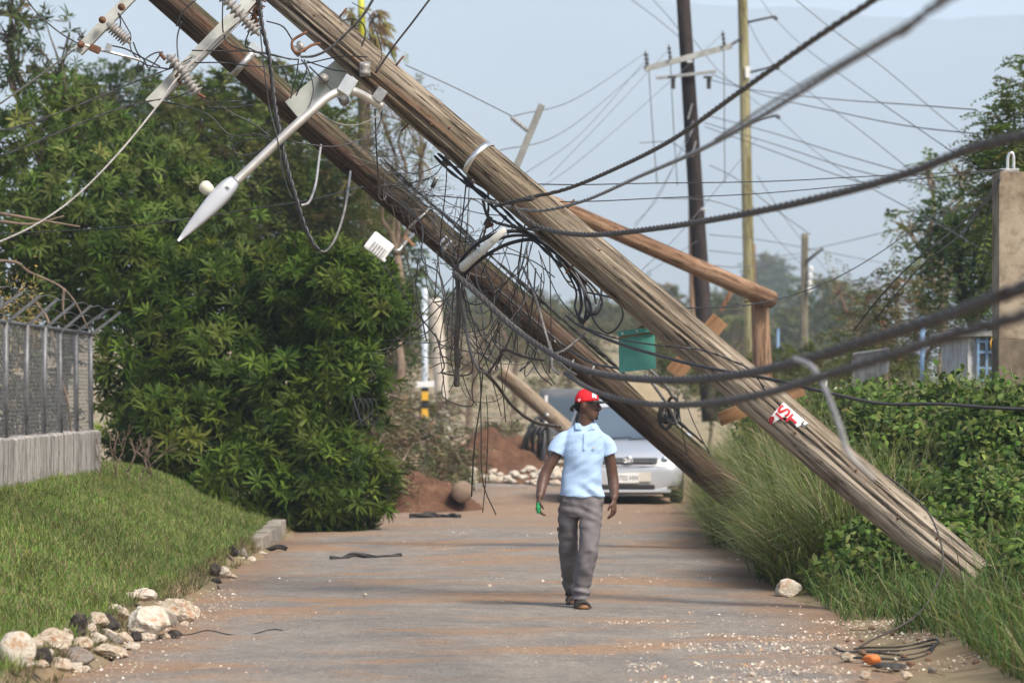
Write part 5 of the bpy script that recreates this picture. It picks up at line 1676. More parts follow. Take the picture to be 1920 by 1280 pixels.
def line_hardware():
    # crossarms of the grey pole reaching to the upper left
    zt = onA(520)
    T = thing('crossarm_assembly', 'pale crossarm with grey insulators hanging off the grey pole top', 'crossarm', tuple(P(480, 5, 28.4)))

    def arm(a, b, w, dp, name='crossarm'):
        ax = (b - a).normalized()
        R = Matrix((Vector((0, 1, 0)).cross(ax).normalized(), Vector((0, 1, 0)), ax)).transposed()
        return MB().box((a + b) / 2, (w, dp, (b - a).length), R, .008).mesh(name)
    a1 = obj('crossarm_beam', arm(P(500, -30, 28.35), P(282, 196, 27.9), .105, .085), MT['arm_wood'], T)
    for q0, q1, m in (((318, 108), (350, 142), 'porcelain'), ((345, 142), (372, 176), 'porcelain'), ((418, -8), (452, 30), 'porcelain'), ((455, 32), (482, 62), 'porcelain')):
        insulator(P(*q0, 27.85), P(*q1, 27.85), .06, 5, a1, m)
    for q0, q1 in (((310, 112), (300, 100)), ((372, 176), (384, 184)), ((330, 140), (340, 160))):
        obj('clevis', MB().tube([P(*q0, 27.85), P(*q1, 27.85)], .018, 6).mesh('clevis'), MT['rusty'], T)
    b = MB()
    for i in range(22):
        c = P(U(470, 492), U(-5, 45), 28.1)
        b.tube(spline([c, c + Vector((U(-.06, .06), U(-.05, .02), U(-.08, .06))), c + Vector((U(-.08, .08), U(-.05, .02), U(-.14, .06)))], 4), .008, 5)
    obj('wire_ties', b.mesh('wire_tie'), MT['rusty'], T).name = 'wire_tie'
    T = thing('crossarm_assembly', 'detached pale crossarm with ribbed insulator at the upper left', 'crossarm', tuple(P(200, 45, 27.7)))
    a2 = obj('crossarm_beam', arm(P(262, -22, 27.75), P(146, 98, 27.6), .085, .07), MT['arm_wood'], T)
    insulator(P(206, 48, 27.55), P(240, 78, 27.55), .058, 8, a2)
    for px, py in ((152, 84), (228, 14), (192, 38)):
        obj('arm_bolt', MB().lathe([(.008, -.03), (.028, -.02), (.02, 0), (.03, .02), (.008, .04)], Matrix.Translation(P(px, py, 27.53)) @ Matrix.Rotation(1.57, 4, 'X'), 10).mesh('arm_bolt'), MT['rusty'], T)
    obj('dead_end_rod', MB().tube(spline([P(160, 85, 27.5), P(185, 93, 27.5), P(220, 102, 27.5), P(262, 113, 27.6)], 4), .012, 6).mesh('dead_end_rod'), MT['galv'], T)
    obj('dead_end_clamp', MB().box(P(178, 92, 27.48), (.09, .05, .06), Matrix.Rotation(.4, 3, 'Y'), .012).mesh('dead_end_clamp'), MT['rusty'], T)
    obj('tag_plate', MB().box(P(204, 88, 27.48), (.05, .01, .05), Matrix.Rotation(.3, 3, 'Y')).mesh('tag_plate'), MT['galv'], T)

    # pale transformer arm plate behind the lamp
    T = thing('crossarm_assembly', 'wide pale grey bracket plate bolted behind the grey pole', 'bracket', tuple(P(610, 160, 29)))
    obj('plate', arm(P(668, 108, 28.75), P(548, 208, 28.75), .19, .05), simple('weathered_pale_plate', (.36, .40, .36), (.48, .5, .46), 6, .6), T)
    for px, py in ((607, 148), (645, 188)):
        obj('plate_bolt', MB().lathe([(.01, -.04), (.045, -.03), (.03, 0), (.045, .02), (.01, .04)], Matrix.Translation(P(px, py, 28.65)) @ Matrix.Rotation(1.57, 4, 'X'), 12).mesh('plate_bolt', True), MT['porcelain'], T)

    # street lamp
    T = thing('street_lamp', 'grey street lamp on a bent pipe arm hanging from the grey pole', 'street lamp', tuple(P(715, 190, 28.35)))
    arm_pts = spline([P(717, 200, 28.25), P(690, 184, 28.2), P(662, 171, 28.1), P(638, 172, 28.05), P(612, 184, 28.0), P(580, 212, 27.95), P(540, 248, 27.9), P(480, 305, 27.85), P(432, 350, 27.8)], 6)
    obj('arm', MB().tube(arm_pts, .036, 16).mesh('arm', True), simple('aluminium_pipe', (.55, .52, .47), (.68, .65, .6), 9, .35, .6), T)
    obj('bracket', MB().box(P(652, 160, 28.0), (.115, .03, .15), Matrix.Rotation(.55, 3, 'Y'), .006).mesh('bracket'), MT['bright'], T)
    obj('pole_clip', MB().box(P(712, 178, 28.2), (.09, .05, .11), Matrix.Rotation(.6, 3, 'Y'), .006).mesh('pole_clip'), MT['galv'], T)
    # luminaire head: tapered shell
    a, b = P(442, 336, 27.8), P(334, 452, 27.6)
    ax = (b - a).normalized()
    sd = Vector((0, 1, 0)).cross(ax).normalized()
    rings = [(0.0, .05, .04), (.06, .075, .06), (.16, .092, .075), (.34, .094, .07), (.6, .07, .05), (.85, .04, .03), (1.0, .012, .012)]
    L = (b - a).length
    v, f = [], []
    n = 20
    for t, w, h in rings:
        for k in range(n):
            q = 2 * math.pi * k / n
            cx, sx = math.copysign(abs(math.cos(q)) ** .6, math.cos(q)), math.copysign(abs(math.sin(q)) ** .6, math.sin(q))
            v.append(a + ax * L * t + sd * cx * w * .82 + Vector((0, 1, 0)) * sx * h)
    for i in range(len(rings) - 1):
        for k in range(n):
            l = (k + 1) % n
            f.append((i * n + k, i * n + l, (i + 1) * n + l, (i + 1) * n + k))
    f.append(tuple(range(n)))
    f.append(tuple((len(rings) - 1) * n + k for k in range(n))[::-1])
    me = MB().add(v, f).mesh('lamp_head', True)
    hd = obj('lamp_head', me, MT['lampgrey'], T)
    hd.modifiers.new('round', 'SUBSURF').render_levels = 1
    m = Matrix.Translation(P(386, 352, 27.75)) @ Matrix.Rotation(-.85, 4, 'Y')
    sub('photocell', MB().lathe([(.02, -.065), (.04, -.06), (.052, -.03), (.055, .015), (.05, .03), (.03, .05), (.02, .052)], m, 18).mesh('photocell', True), MT['cream'], hd)
    sub('sticker', MB().box(P(430, 345, 27.68), (.035, .004, .045), Matrix.Rotation(.75, 3, 'Y')).mesh('sticker'), MT['white'], hd)

    # second lamp head, white, on the brown pole
    T = thing('floodlight', 'white square floodlight on a bracket under the brown pole', 'floodlight', tuple(P(712, 463, 36)))
    R = Matrix.Rotation(.66, 3, 'Y')
    obj('housing', MB().box(P(711, 462, 35.9), (.26, .12, .21), R, .03).mesh('housing'), MT['white'], T)
    ln = obj('lens_frame', MB().box(P(709, 468, 35.8), (.17, .02, .10), R, .006).mesh('lens_frame'), simple('grey_lens', (.25, .24, .23), (.5, .5, .5), 25, .25), T)
    for k in range(5):
        sub('fin', MB().box(P(701 + k * 4.6, 463 + k * 3.4, 35.78), (.010, .02, .11), R).mesh('fin'), MT['white'], ln)
    obj('visor', MB().box(P(713, 482, 35.85), (.14, .1, .03), R, .008).mesh('visor'), MT['white'], T)
    obj('mount', MB().tube([P(738, 470, 36), P(748, 470, 36), P(763, 451, 36.2), P(775, 440, 36.4)], .02, 8).mesh('mount', True), MT['galv'], T)
    obj('mount_block', MB().box(P(768, 452, 36.2), (.16, .05, .03), Matrix.Rotation(.75, 3, 'Y'), .004).mesh('mount_block'), MT['plank'], T)

    # white bar across the tangle
    T = thing('white_conduit', 'weathered white bar slanting between the two poles above black coil', 'conduit', tuple(P(905, 465, 28.7)))
    obj('tube', MB().tube([P(860, 508, 28.75), P(905, 468, 28.65), P(948, 430, 28.6)], [.042, .036, .03], 14).mesh('tube', True), simple('stained_white_bar', (.35, .34, .3), (.72, .73, .68), 11, .55, 0, .4, .1, (1, 1, 1), .3, .5), T)
    obj('end_collar', MB().tube([P(855, 513, 28.75), P(866, 502, 28.75)], .05, 12).mesh('end_collar', True), MT['brown'], T)

    # green board hanging beside the grey pole
    T = thing('green_board', 'teal plastic panel with folded top edge hung beside the grey pole', 'panel', tuple(P(1195, 690, 28.5)))
    def quad(c, th, mb, d):
        v = [P(x, y, d) for x, y in c] + [P(x, y, d + th) for x, y in c]
        mb.add(v, [(0, 1, 2, 3), (7, 6, 5, 4), (0, 4, 5, 1), (1, 5, 6, 2), (2, 6, 7, 3), (3, 7, 4, 0)])
        return mb
    obj('panel', quad([(1160, 634), (1227, 623), (1230, 691), (1161, 698)], .05, MB(), 28.15).mesh('panel'), MT['teal'], T)
    obj('folded_edge', quad([(1157, 621), (1226, 612), (1228, 621), (1159, 631)], .09, MB(), 28.12).mesh('folded_edge'), MT['teal'], T)
    obj('batten', quad([(1160, 631), (1227, 621), (1227, 624), (1160, 634)], .06, MB(), 28.135).mesh('batten'), MT['plank'], T)
    for px, py in ((1167, 625), (1194, 620)):
        obj('screw', MB().lathe([(.001, 0), (.011, .002), (.011, .005), (.001, .009)], Matrix.Translation(P(px, py, 28.125)) @ Matrix.Rotation(1.57, 4, 'X'), 8).mesh('screw'), MT['bright'], T)
    obj('hanger', MB().tube([P(1195, 618, 28.16), P(1215, 606, 28.1), P(1240, 590, 27.9)], .012, 6).mesh('hanger'), MT['rusty'], T)
    # beige board lodged on the brown pole
    T = thing('beige_board', 'beige board corner lodged on the brown pole below green board', 'board', tuple(P(1225, 740, 37.2)))
    obj('panel', quad([(1176, 715), (1210, 708), (1266, 742), (1241, 779)], .05, MB(), 37.3).mesh('panel'), MT['beige_board'], T)
    obj('reflector', MB().lathe([(.004, 0), (.02, .002), (.02, .01), (.004, .014)], Matrix.Translation(P(1241, 753, 37.27)) @ Matrix.Rotation(1.57, 4, 'X'), 10).mesh('reflector'), MT['bright'], T)


line_hardware()


# ------------------------------------------------------------------ the walking man
def loft(mb, rings, n=22, power=1.0):
    """rings: (centre, axis1, axis2)"""
    v, f = [], []
    for c, a1, a2 in rings:
        for k in range(n):
            q = 2 * math.pi * k / n
            cx, sx = math.cos(q), math.sin(q)
            if power != 1:
                cx, sx = math.copysign(abs(cx) ** power, cx), math.copysign(abs(sx) ** power, sx)
            v.append(Vector(c) + Vector(a1) * cx + Vector(a2) * sx)
    for i in range(len(rings) - 1):
        for k in range(n):
            l = (k + 1) % n
            f.append((i * n + k, i * n + l, (i + 1) * n + l, (i + 1) * n + k))
    f.append(tuple(range(n))[::-1])
    f.append(tuple((len(rings) - 1) * n + k for k in range(n)))
    return mb.add(v, f)


def zr(z, cx, cy, rx, ry):
    return ((cx, cy, z), (rx, 0, 0), (0, ry, 0))


def limbloft(mb, pts, rad, n=16):
    p = spline(pts, 5)
    return mb.tube(p, rad, n)


def ell(mb, c, r, R=None, n=14):
    prof = [(math.sin(math.pi * i / n) + 1e-4, -math.cos(math.pi * i / n)) for i in range(n + 1)]
    m = Matrix.Translation(Vector(c)) @ (R or Matrix.Identity(3)).to_4x4() @ Matrix.Diagonal((*r, 1))
    return mb.lathe(prof, m, n)


def remesh(mb, name, voxel, smooth=4, disp=None):
    me = mb.mesh(name)
    o = bpy.data.objects.new('tmp', me)
    COL.objects.link(o)
    m = o.modifiers.new('r', 'REMESH')
    m.mode = 'VOXEL'
    m.voxel_size = voxel
    s = o.modifiers.new('s', 'SMOOTH')
    s.factor = .5
    s.iterations = smooth
    dg = bpy.context.evaluated_depsgraph_get()
    out = bpy.data.meshes.new_from_object(o.evaluated_get(dg))
    bpy.data.objects.remove(o)
    bpy.data.meshes.remove(me)
    out.name = name
    if disp:
        nn = [v.normal.copy() for v in out.vertices]
        for v, q in zip(out.vertices, nn):
            v.co += q * disp(v.co)
    smooth_shade(out)
    return out


def hand(mb, wrist, down, side, palm, curl, s=1.0):
    """wrist point, direction of the fingers, direction of the thumb side, palm normal"""
    w, d, t, p = Vector(wrist), Vector(down).normalized(), Vector(side).normalized(), Vector(palm).normalized()
    t = (t - d * t.dot(d)).normalized()
    p = d.cross(t) * (1 if d.cross(t).dot(p) > 0 else -1)
    loft(mb, [(w - d * .03, t * .026, p * .019), (w + d * .01, t * .029, p * .017), (w + d * .05, t * .041, p * .017), (w + d * .092, t * .041, p * .014)], 14)
    for k, (off, L) in enumerate(((.030, .074), (.010, .082), (-.011, .077), (-.031, .060))):
        a = w + d * .088 + t * off
        c = curl * (.85 + .12 * k)
        pts = [a - d * .012, a]
        dirv = d.copy()
        for j, fr in enumerate((.45, .32, .23)):
            ang = c * (1, 1.15, .8)[j]
            ax = t.cross(p)
            dirv = (dirv * math.cos(ang) + p * math.sin(ang) - d * 0).normalized() if j == 0 else (dirv + p * math.sin(ang) * .9 - d * math.sin(ang) * .25 * j).normalized()
            pts.append(pts[-1] + dirv * L * fr * s)
        mb.tube(spline(pts, 3), [.0105, .0095, .009, .0075], 10)
    a = w + d * .03 + t * .03
    mb.tube(spline([w + d * .02 + t * .012, a, a + (d * .7 + t * .6 + p * .25).normalized() * .035, a + (d * .95 + t * .35 + p * .45).normalized() * .066], 3), [.013, .0125, .0105, .008], 10)


def person():
    D = 27.4
    K = F / D
    gy = HY + CH * K
    O = Vector(((1087 - 960) / K, D, .022))
    X = lambda px: (px - 1087) / K
    Z = lambda py: (gy - py) / K
    T = thing('person', 'man in light blue polo shirt and red cap walking with face turned aside', 'person', tuple(O))
    mw = Matrix.Translation(O)
    skin = simple('dark_brown_skin', (.085, .043, .028), (.12, .064, .043), 14, .42, 0, .45)
    b = MB()
    # neck, torso core, legs core
    limbloft(b, [(.035, .0, 1.34), (.046, .0, 1.46), (.054, -.012, 1.56)], [.08, .066, .062])
    loft(b, [zr(.86, .01, 0, .14, .09), zr(1.1, .02, 0, .13, .085), zr(1.3, .03, 0, .135, .08), zr(1.375, .035, 0, .11, .062), zr(1.42, .04, 0, .07, .055)])
    limbloft(b, [(.085, -.01, .9), (.07, -.15, .47), (.005, -.1, .09)], [.07, .05, .04])
    limbloft(b, [(-.07, .0, .9), (-.085, .09, .46), (-.062, .37, .13)], [.07, .05, .04])
    # arms
    ra = [(-.135, .0, 1.36), (-.185, -.01, 1.24), (X(1022), -.02, Z(893)), (X(1014), -.08, Z(925)), (X(1010.5), -.12, Z(938))]
    limbloft(b, ra, [.036, .046, .045, .045, .036, .027])
    la = [(.20, .0, 1.35), (.236, .01, 1.23), (X(1149), .04, Z(898)), (X(1151.5), .01, Z(925)), (X(1151), -.02, Z(941))]
    limbloft(b, la, [.036, .046, .045, .045, .036, .027])
    hand(b, (X(1010.3), -.125, Z(938.5)), (-.08, -.1, -1), (.35, -1, 0), (1, .3, 0), .75)
    hand(b, (X(1151), -.022, Z(942)), (-.02, -.08, -1), (-.5, -.9, 0), (-.8, .5, 0), .42)
    # head, facing to the viewer's right
    HC = Vector((X(1100.5), -.02, Z(761.5)))
    R = Matrix.Rotation(math.radians(-22), 3, 'Z') @ Matrix.Rotation(math.radians(4), 3, 'Y')
    hd = lambda x, y, z: HC + R @ Vector((x, y, z))
    rings = []
    for z, cx, rx, ry in ((-.124, .055, .022, .022), (-.115, .05, .042, .036), (-.09, .036, .061, .052), (-.055, .02, .077, .062), (-.02, .008, .087, .067), (.02, .0, .094, .072), (.05, -.002, .09, .070), (.07, -.004, .076, .06), (.088, -.004, .05, .04), (.096, -.004, .02, .016)):
        rings.append((hd(cx, 0, z), R @ Vector((rx, 0, 0)), R @ Vector((0, ry, 0))))
    loft(b, rings, 24)
    b.tube(spline([hd(.085, 0, .02), hd(.101, 0, -.008), hd(.114, 0, -.03), hd(.1, 0, -.043)], 4), [.011, .012, .017, .010], 12)
    for s in (-1, 1):
        ell(b, hd(.1, .012 * s, -.036), (.013, .011, .009), R)
        ell(b, hd(-.004, .072 * s, -.012), (.02, .010, .033), R)
        ell(b, hd(.07, .036 * s, -.03), (.022, .018, .018), R)
        ell(b, hd(.08, .03 * s, .022), (.018, .026, .011), R)
    ell(b, hd(.094, 0, -.064), (.016, .024, .008), R)
    ell(b, hd(.091, 0, -.077), (.016, .022, .009), R)
    ell(b, hd(.078, 0, -.107), (.02, .022, .017), R)
    ell(b, hd(.03, -.0, -.15), (.03, .035, .05), R)
    # feet (inside the sandals)
    loft(b, [((-.003, -.06, .06), (.032, 0, 0), (0, 0, .04)), ((.0, -.12, .055), (.036, 0, 0), (0, 0, .04)), ((.012, -.2, .04), (.043, 0, 0), (0, 0, .028)), ((.022, -.27, .03), (.046, 0, 0), (0, 0, .02)), ((.028, -.31, .026), (.03, 0, 0), (0, 0, .012))], 14)
    loft(b, [((-.062, .40, .15), (.03, 0, 0), (0, .03, .03)), ((-.06, .36, .11), (.036, 0, 0), (0, .03, .035)), ((-.05, .30, .06), (.042, 0, 0), (0, .02, .03)), ((-.045, .25, .03), (.044, 0, 0), (0, .01, .02)), ((-.042, .2, .022), (.03, 0, 0), (0, 0, .012))], 14)
    obj('body', remesh(b, 'body', .0048, 3), skin, T, mw)

    # polo shirt
    t = NT('light_blue_jersey')
    n1 = t.noise(7, 5, .6)
    c = t.ramp(n1, [(.3, (.38, .53, .735)), (.7, (.44, .59, .79))])
    for rot, loc, sc in ((.75, (0, 0, 0), 1.9), (-.72, (.35, 0, .1), 1.7)):
        w = t.n('ShaderNodeTexWave', {'Vector': t.co((1, .2, 1), loc, (0, rot, 0)), 'Scale': sc, 'Distortion': 0.0}, bands_direction='Z', wave_profile='SAW').outputs['Fac']
        ln = t.ramp(w, [(.06, 0.0), (.08, .34), (.11, .34), (.13, 0.0), (.17, 0.0), (.185, .3), (.21, .3), (.225, 0.0)])
        gate = t.ramp(t.noise(2.6, 2, .5, (1, 1, 1), (rot * 4, 1, 0)), [(.47, 0.0), (.52, 1.0)])
        c = t.mix(t.math('MULTIPLY', ln, gate), c, (.22, .36, .58))
    t.bump(t.noise(160, 2, .5), .12, .003)
    shirt = t.out(c, .85, 0, .2)
    b = MB()
    loft(b, [zr(.892, .012, -.005, .177, .128), zr(.90, .012, -.005, .178, .13), zr(.97, .014, 0, .17, .126), zr(1.08, .02, 0, .157, .12), zr(1.18, .028, 0, .160, .124), zr(1.27, .033, 0, .172, .126), zr(1.335, .035, 0, .178, .113), zr(1.385, .037, .002, .17, .1), zr(1.425, .04, .004, .13, .088), zr(1.46, .044, .006, .09, .076), zr(1.482, .048, .006, .074, .068)], 30, .92)
    limbloft(b, [(-.04, 0, 1.365), (-.115, 0, 1.352), (-.165, -.004, 1.305), (-.196, -.012, 1.235)], [.05, .062, .068, .07, .07], 22)
    limbloft(b, [(.10, 0, 1.362), (.18, 0, 1.345), (.218, .004, 1.30), (.238, .008, 1.228)], [.05, .062, .066, .067, .067], 22)

    def wr(co):
        x, y, z = co
        q = .011 * noise.noise(Vector((x * 6 + z * 7, y * 5, z * 5 - x * 6))) + .007 * noise.noise(Vector((x * 15 - z * 12, y * 9, z * 14)))
        drape = .011 * math.sin(z * 38 + x * 22 + 3 * noise.noise(Vector((x * 5, y * 5, z * 5)))) * sm(1.05, .95, z) * sm(-.1, .12, x)
        return q + drape
    so_ = obj('polo_shirt', remesh(b, 'polo_shirt', .0062, 4, wr), shirt, T, mw)
    # collar, placket, hem bands
    for s, pts in ((-1, [(-.028, -.012, 1.478), (-.035, -.055, 1.455), (-.005, -.098, 1.425), (.012, -.10, 1.395), (-.035, -.098, 1.405), (-.052, -.05, 1.42)]), (1, [(.118, -.012, 1.474), (.122, -.055, 1.452), (.09, -.098, 1.425), (.062, -.102, 1.39), (.118, -.095, 1.402), (.142, -.05, 1.418)])):
        v = [Vector(p) for p in pts]
        cb = MB().add(v + [p + Vector((0, .007, -.003)) for p in v], [(0, 1, 5), (1, 2, 4, 5), (2, 3, 4), (11, 7, 6), (11, 10, 8, 7), (10, 9, 8)] + [(i, (i + 1) % 6, (i + 1) % 6 + 6, i + 6) for i in range(6)])
        sub('collar', cb.mesh('collar'), shirt, so_, Matrix.Translation((0, .008, .03)) @ mw)
    v = [(.030, -.113, 1.40), (.044, -.113, 1.40), (.040, -.134, 1.27), (.026, -.134, 1.27)]
    sub('placket', MB().add([Vector(q) for q in v] + [Vector(q) + Vector((0, .01, 0)) for q in v], [(0, 1, 2, 3), (7, 6, 5, 4), (0, 4, 5, 1), (1, 5, 6, 2), (2, 6, 7, 3), (3, 7, 4, 0)]).mesh('placket'), shirt, so_, mw)
    sub('chest_logo', MB().box((.112, -.126, 1.285), (.02, .004, .013)).mesh('chest_logo'), simple('yellowish_embroidery', (.5, .5, .3), (.6, .58, .4), 30, .8), so_, mw)

    # trousers
    t = NT('grey_work_cotton')
    n1 = t.noise(9, 6, .6)
    c = t.ramp(n1, [(.3, (.125, .113, .116)), (.7, (.185, .17, .175))])
    t.bump(t.noise(120, 2, .5), .15, .003)
    tro = t.out(c, .9, 0, .15)
    b = MB()
    loft(b, [zr(.935, .012, 0, .166, .118), zr(.91, .012, 0, .174, .122), zr(.84, .010, 0, .180, .126), zr(.77, .008, -.005, .172, .12), zr(.73, .005, -.01, .14, .1)], 26, .92)
    loft(b, [zr(.86, .088, -.01, .085, .11), zr(.74, .087, -.05, .09, .105), zr(.60, .08, -.11, .084, .095), zr(.47, .067, -.16, .080, .088), zr(.34, .045, -.15, .078, .088), zr(.2, .018, -.105, .074, .088), zr(.10, .004, -.11, .073, .09), zr(.075, .003, -.112, .076, .092)], 22)
    loft(b, [zr(.86, -.078, 0, .09, .11), zr(.74, -.088, .03, .088, .105), zr(.60, -.094, .06, .08, .095), zr(.47, -.092, .10, .076, .088), ((-.078, .18, .34), (.078, 0, 0), (0, .07, .045)), ((-.066, .26, .24), (.07, 0, 0), (0, .06, .05)), ((-.062, .35, .155), (.068, 0, 0), (0, .055, .055)), ((-.062, .365, .138), (.07, 0, 0), (0, .055, .055))], 22)

    def wt(co):
        x, y, z = co
        q = .012 * noise.noise(Vector((x * 7, y * 5, z * 9 + x * 6))) + .007 * noise.noise(Vector((x * 16, y * 12, z * 22)))
        q += .009 * math.sin(z * 62 + x * 18 + 4 * noise.noise(Vector((x * 6, y * 6, z * 6)))) * (sm(.3, .12, z) + .5 * sm(.62, .72, z) * sm(.86, .8, z))
        return q
    tr = obj('trousers', remesh(b, 'trousers', .0065, 4, wt), tro, T, mw)
    blk = simple('black_trim_cotton', (.02, .018, .018), (.03, .026, .027), 20, .9)
    v = [(X(1112), -.128, Z(974.5)), (X(1126.5), -.105, Z(976)), (X(1126.5), -.105, Z(991.5)), (X(1120), -.125, Z(990)), (X(1112), -.133, Z(984))]
    v = [Vector(q) for q in v]
    sub('pocket_flap', MB().add(v + [p + Vector((0, .04, 0)) for p in v], [(0, 1, 2, 3, 4), (9, 8, 7, 6, 5)] + [(i, (i + 1) % 5, (i + 1) % 5 + 5, i + 5) for i in range(5)]).mesh('pocket_flap'), blk, tr, mw)
    sub('pocket_flap', MB().box((X(1048), .0, Z(997)), (.03, .1, .028), None, .006).mesh('pocket_flap'), blk, tr, mw)
    sub('waist_gusset', MB().box((X(1048.5), -.035, Z(938)), (.028, .12, .05), Matrix.Rotation(.12, 3, 'Y'), .008).mesh('waist_gusset'), blk, tr, mw)

    # sandals
    rub = simple('dark_sandal_rubber', (.022, .02, .018), (.045, .04, .035), 20, .7)
    tan = simple('tan_sandal_sole', (.22, .1, .035), (.3, .15, .06), 20, .7)
    for foot in (0, 1):
        if foot == 0:
            line = [(-.004, -.03, .012), (.0, -.12, .012), (.012, -.2, .012), (.024, -.28, .014), (.031, -.335, .024)]
            up = Vector((0, 0, 1))
        else:
            line = [(-.062, .43, .115), (-.06, .37, .075), (-.05, .30, .034), (-.045, .24, .012), (-.042, .19, .012)]
            up = Vector((0, .3, 1)).normalized()
        so2 = loft(MB(), [(Vector(p), Vector((w, 0, 0)), up * .014) for p, w in zip(line, (.032, .038, .045, .05, .032))], 20)
        sd = obj('sandal', so2.mesh('sandal', True), tan if foot == 0 else rub, T, mw)
        for k, (i0, hh, wd) in enumerate(((1, .075, .04), (2, .06, .049), (3, .048, .053))):
            c = Vector(line[i0])
            arc = [c + Vector((wd * math.cos(a), 0, 0)) + up * (hh * math.sin(a)) for a in np.linspace(0, math.pi, 11)]
            sub('strap', MB().tube(arc, .0125, 8).mesh('strap', True), rub, sd, mw)

    # cap
    red = simple('red_cap_cotton', (.62, .012, .022), (.72, .02, .03), 12, .75, 0, .25)
    blackcap = simple('black_cap_brim', (.012, .012, .013), (.02, .02, .021), 20, .7)
    Rc = R @ Matrix.Rotation(math.radians(-5), 3, 'Y')
    cp = lambda x, y, z: HC + Rc @ Vector((x, y, z))
    v, f = [], []
    n, m_ = 28, 10
    for j in range(m_ + 1):
        a = (j / m_) * math.pi / 2
        for k in range(n):
            q = 2 * math.pi * k / n
            rr = math.cos(a) ** .72
            v.append(cp(-.003 + .1 * rr * math.cos(q), .079 * rr * math.sin(q), .024 + .097 * math.sin(a) - .022 * (1 - math.cos(q)) * .5 * (1 - j / m_)))
    for j in range(m_):
        for k in range(n):
            l = (k + 1) % n
            f.append((j * n + k, j * n + l, (j + 1) * n + l, (j + 1) * n + k))
    f.append(tuple(range(n))[::-1])
    cap = obj('cap', MB().add(v, f).mesh('cap', True), red, T, mw)
    v, f = [], []
    for i in range(9):
        q = -1.15 + 2.3 * i / 8
        for r in (0, 1):
            ex = .082 * math.cos(q * .9) * r
            v.append(cp(-.004 + .100 * math.cos(q) + ex, .082 * math.sin(q) + .004 * math.sin(q) * r, .022 - .010 * r - .012 * (1 - math.cos(q))))
    for i in range(8):
        f.append((2 * i, 2 * i + 1, 2 * i + 3, 2 * i + 2))
    br = sub('brim', MB().add(v, f).mesh('brim', True), blackcap, cap, mw)
    br.modifiers.new('t', 'SOLIDIFY').thickness = .009
    sub('button', ell(MB(), cp(-.004, 0, .122), (.009, .009, .006)).mesh('button', True), red, cap, mw)
    wh = simple('white_embroidery', (.75, .74, .74), (.8, .8, .8), 30, .8)

    def onc(q, z):    # a point on the cap's surface
        a = math.asin(min(1, max(0, (z - .024) / .097)))
        rr = math.cos(a) ** .72 + .02
        return cp(-.003 + .1 * rr * math.cos(q), .079 * rr * math.sin(q), z - .022 * (1 - math.cos(q)) * .5 * (1 - a / 1.57))
    for k, seg in enumerate(([(-.75, .045), (-.7, .075), (-.5, .09), (-.35, .075)], [(-.7, .05), (-.5, .06), (-.35, .045)], [(-.55, .09), (-.5, .06), (-.45, .038)], [(-.72, .075), (-.5, .074), (-.3, .06)])):
        sub('emblem_stroke', MB().tube(spline([onc(q, z) for q, z in seg], 4), .0058, 6).mesh('emblem_stroke', True), wh, cap, mw)
    for seg in ([(-1.85, .052), (-1.87, .038), (-1.98, .036), (-2.02, .05)],):
        sub('side_mark', MB().tube(spline([onc(q, z) for q, z in seg], 4), .0032, 6).mesh('side_mark', True), wh, cap, mw)
    # hair and strap at the nape, beard, eyes
    hair = simple('black_hair', (.008, .007, .007), (.014, .012, .012), 60, .9)
    hb = MB()
    ell(hb, hd(-.055, 0, -.005), (.046, .07, .045), R)
    ell(hb, hd(-.07, 0, -.04), (.026, .05, .03), R)
    obj('hair', hb.mesh('hair', True), hair, T, mw)
    obj('neck_tie', MB().tube(spline([hd(-.085, -.03, -.02), hd(-.105, -.035, -.035), hd(-.115, -.04, -.055), hd(-.10, -.035, -.062)], 4), [.012, .015, .01], 8).mesh('neck_tie', True), hair, T, mw)
    bb = MB()
    ell(bb, hd(.083, 0, -.108), (.02, .02, .017), R)
    ell(bb, hd(.098, 0, -.052), (.011, .026, .005), R)
    obj('beard', bb.mesh('beard', True), hair, T, mw)
    for s in (-1, 1):
        ey = obj('eye', ell(MB(), hd(.079, .031 * s, .004), (.011, .013, .008), R).mesh('eye', True), simple('eye_white', (.5, .46, .42), (.55, .5, .46), 4, .3), T, mw)
        sub('iris', ell(MB(), hd(.0875, .0325 * s, .004), (.0045, .0062, .0062), R).mesh('iris', True), hair, ey, mw)
    # packet in the hand
    c = O + Vector((X(1009.5), -.155, Z(956)))
    bm = bmesh.new()
    bmesh.ops.create_icosphere(bm, subdivisions=3, radius=1)
    for v in bm.verts:
        q = v.co
        v.co = Vector((q.x * .018, q.y * .026, q.z * .046)) * (1 + .35 * noise.noise(q * 2.4 + Vector((4, 1, 2))))
    me = bpy.data.meshes.new('green_packet')
    bm.to_mesh(me)
    bm.free()
    t = NT('green_foil')
    o = obj('green_packet', me, t.out(t.ramp(t.noise(45, 3, .5), [(.42, (.02, .3, .09)), (.6, (.04, .42, .14)), (.72, (.5, .6, .5))]), .35, 0, .5), None, Matrix.Translation(c))
    tag(o, 'small crumpled green packet held in the walking man\'s hand', 'packet')


person()


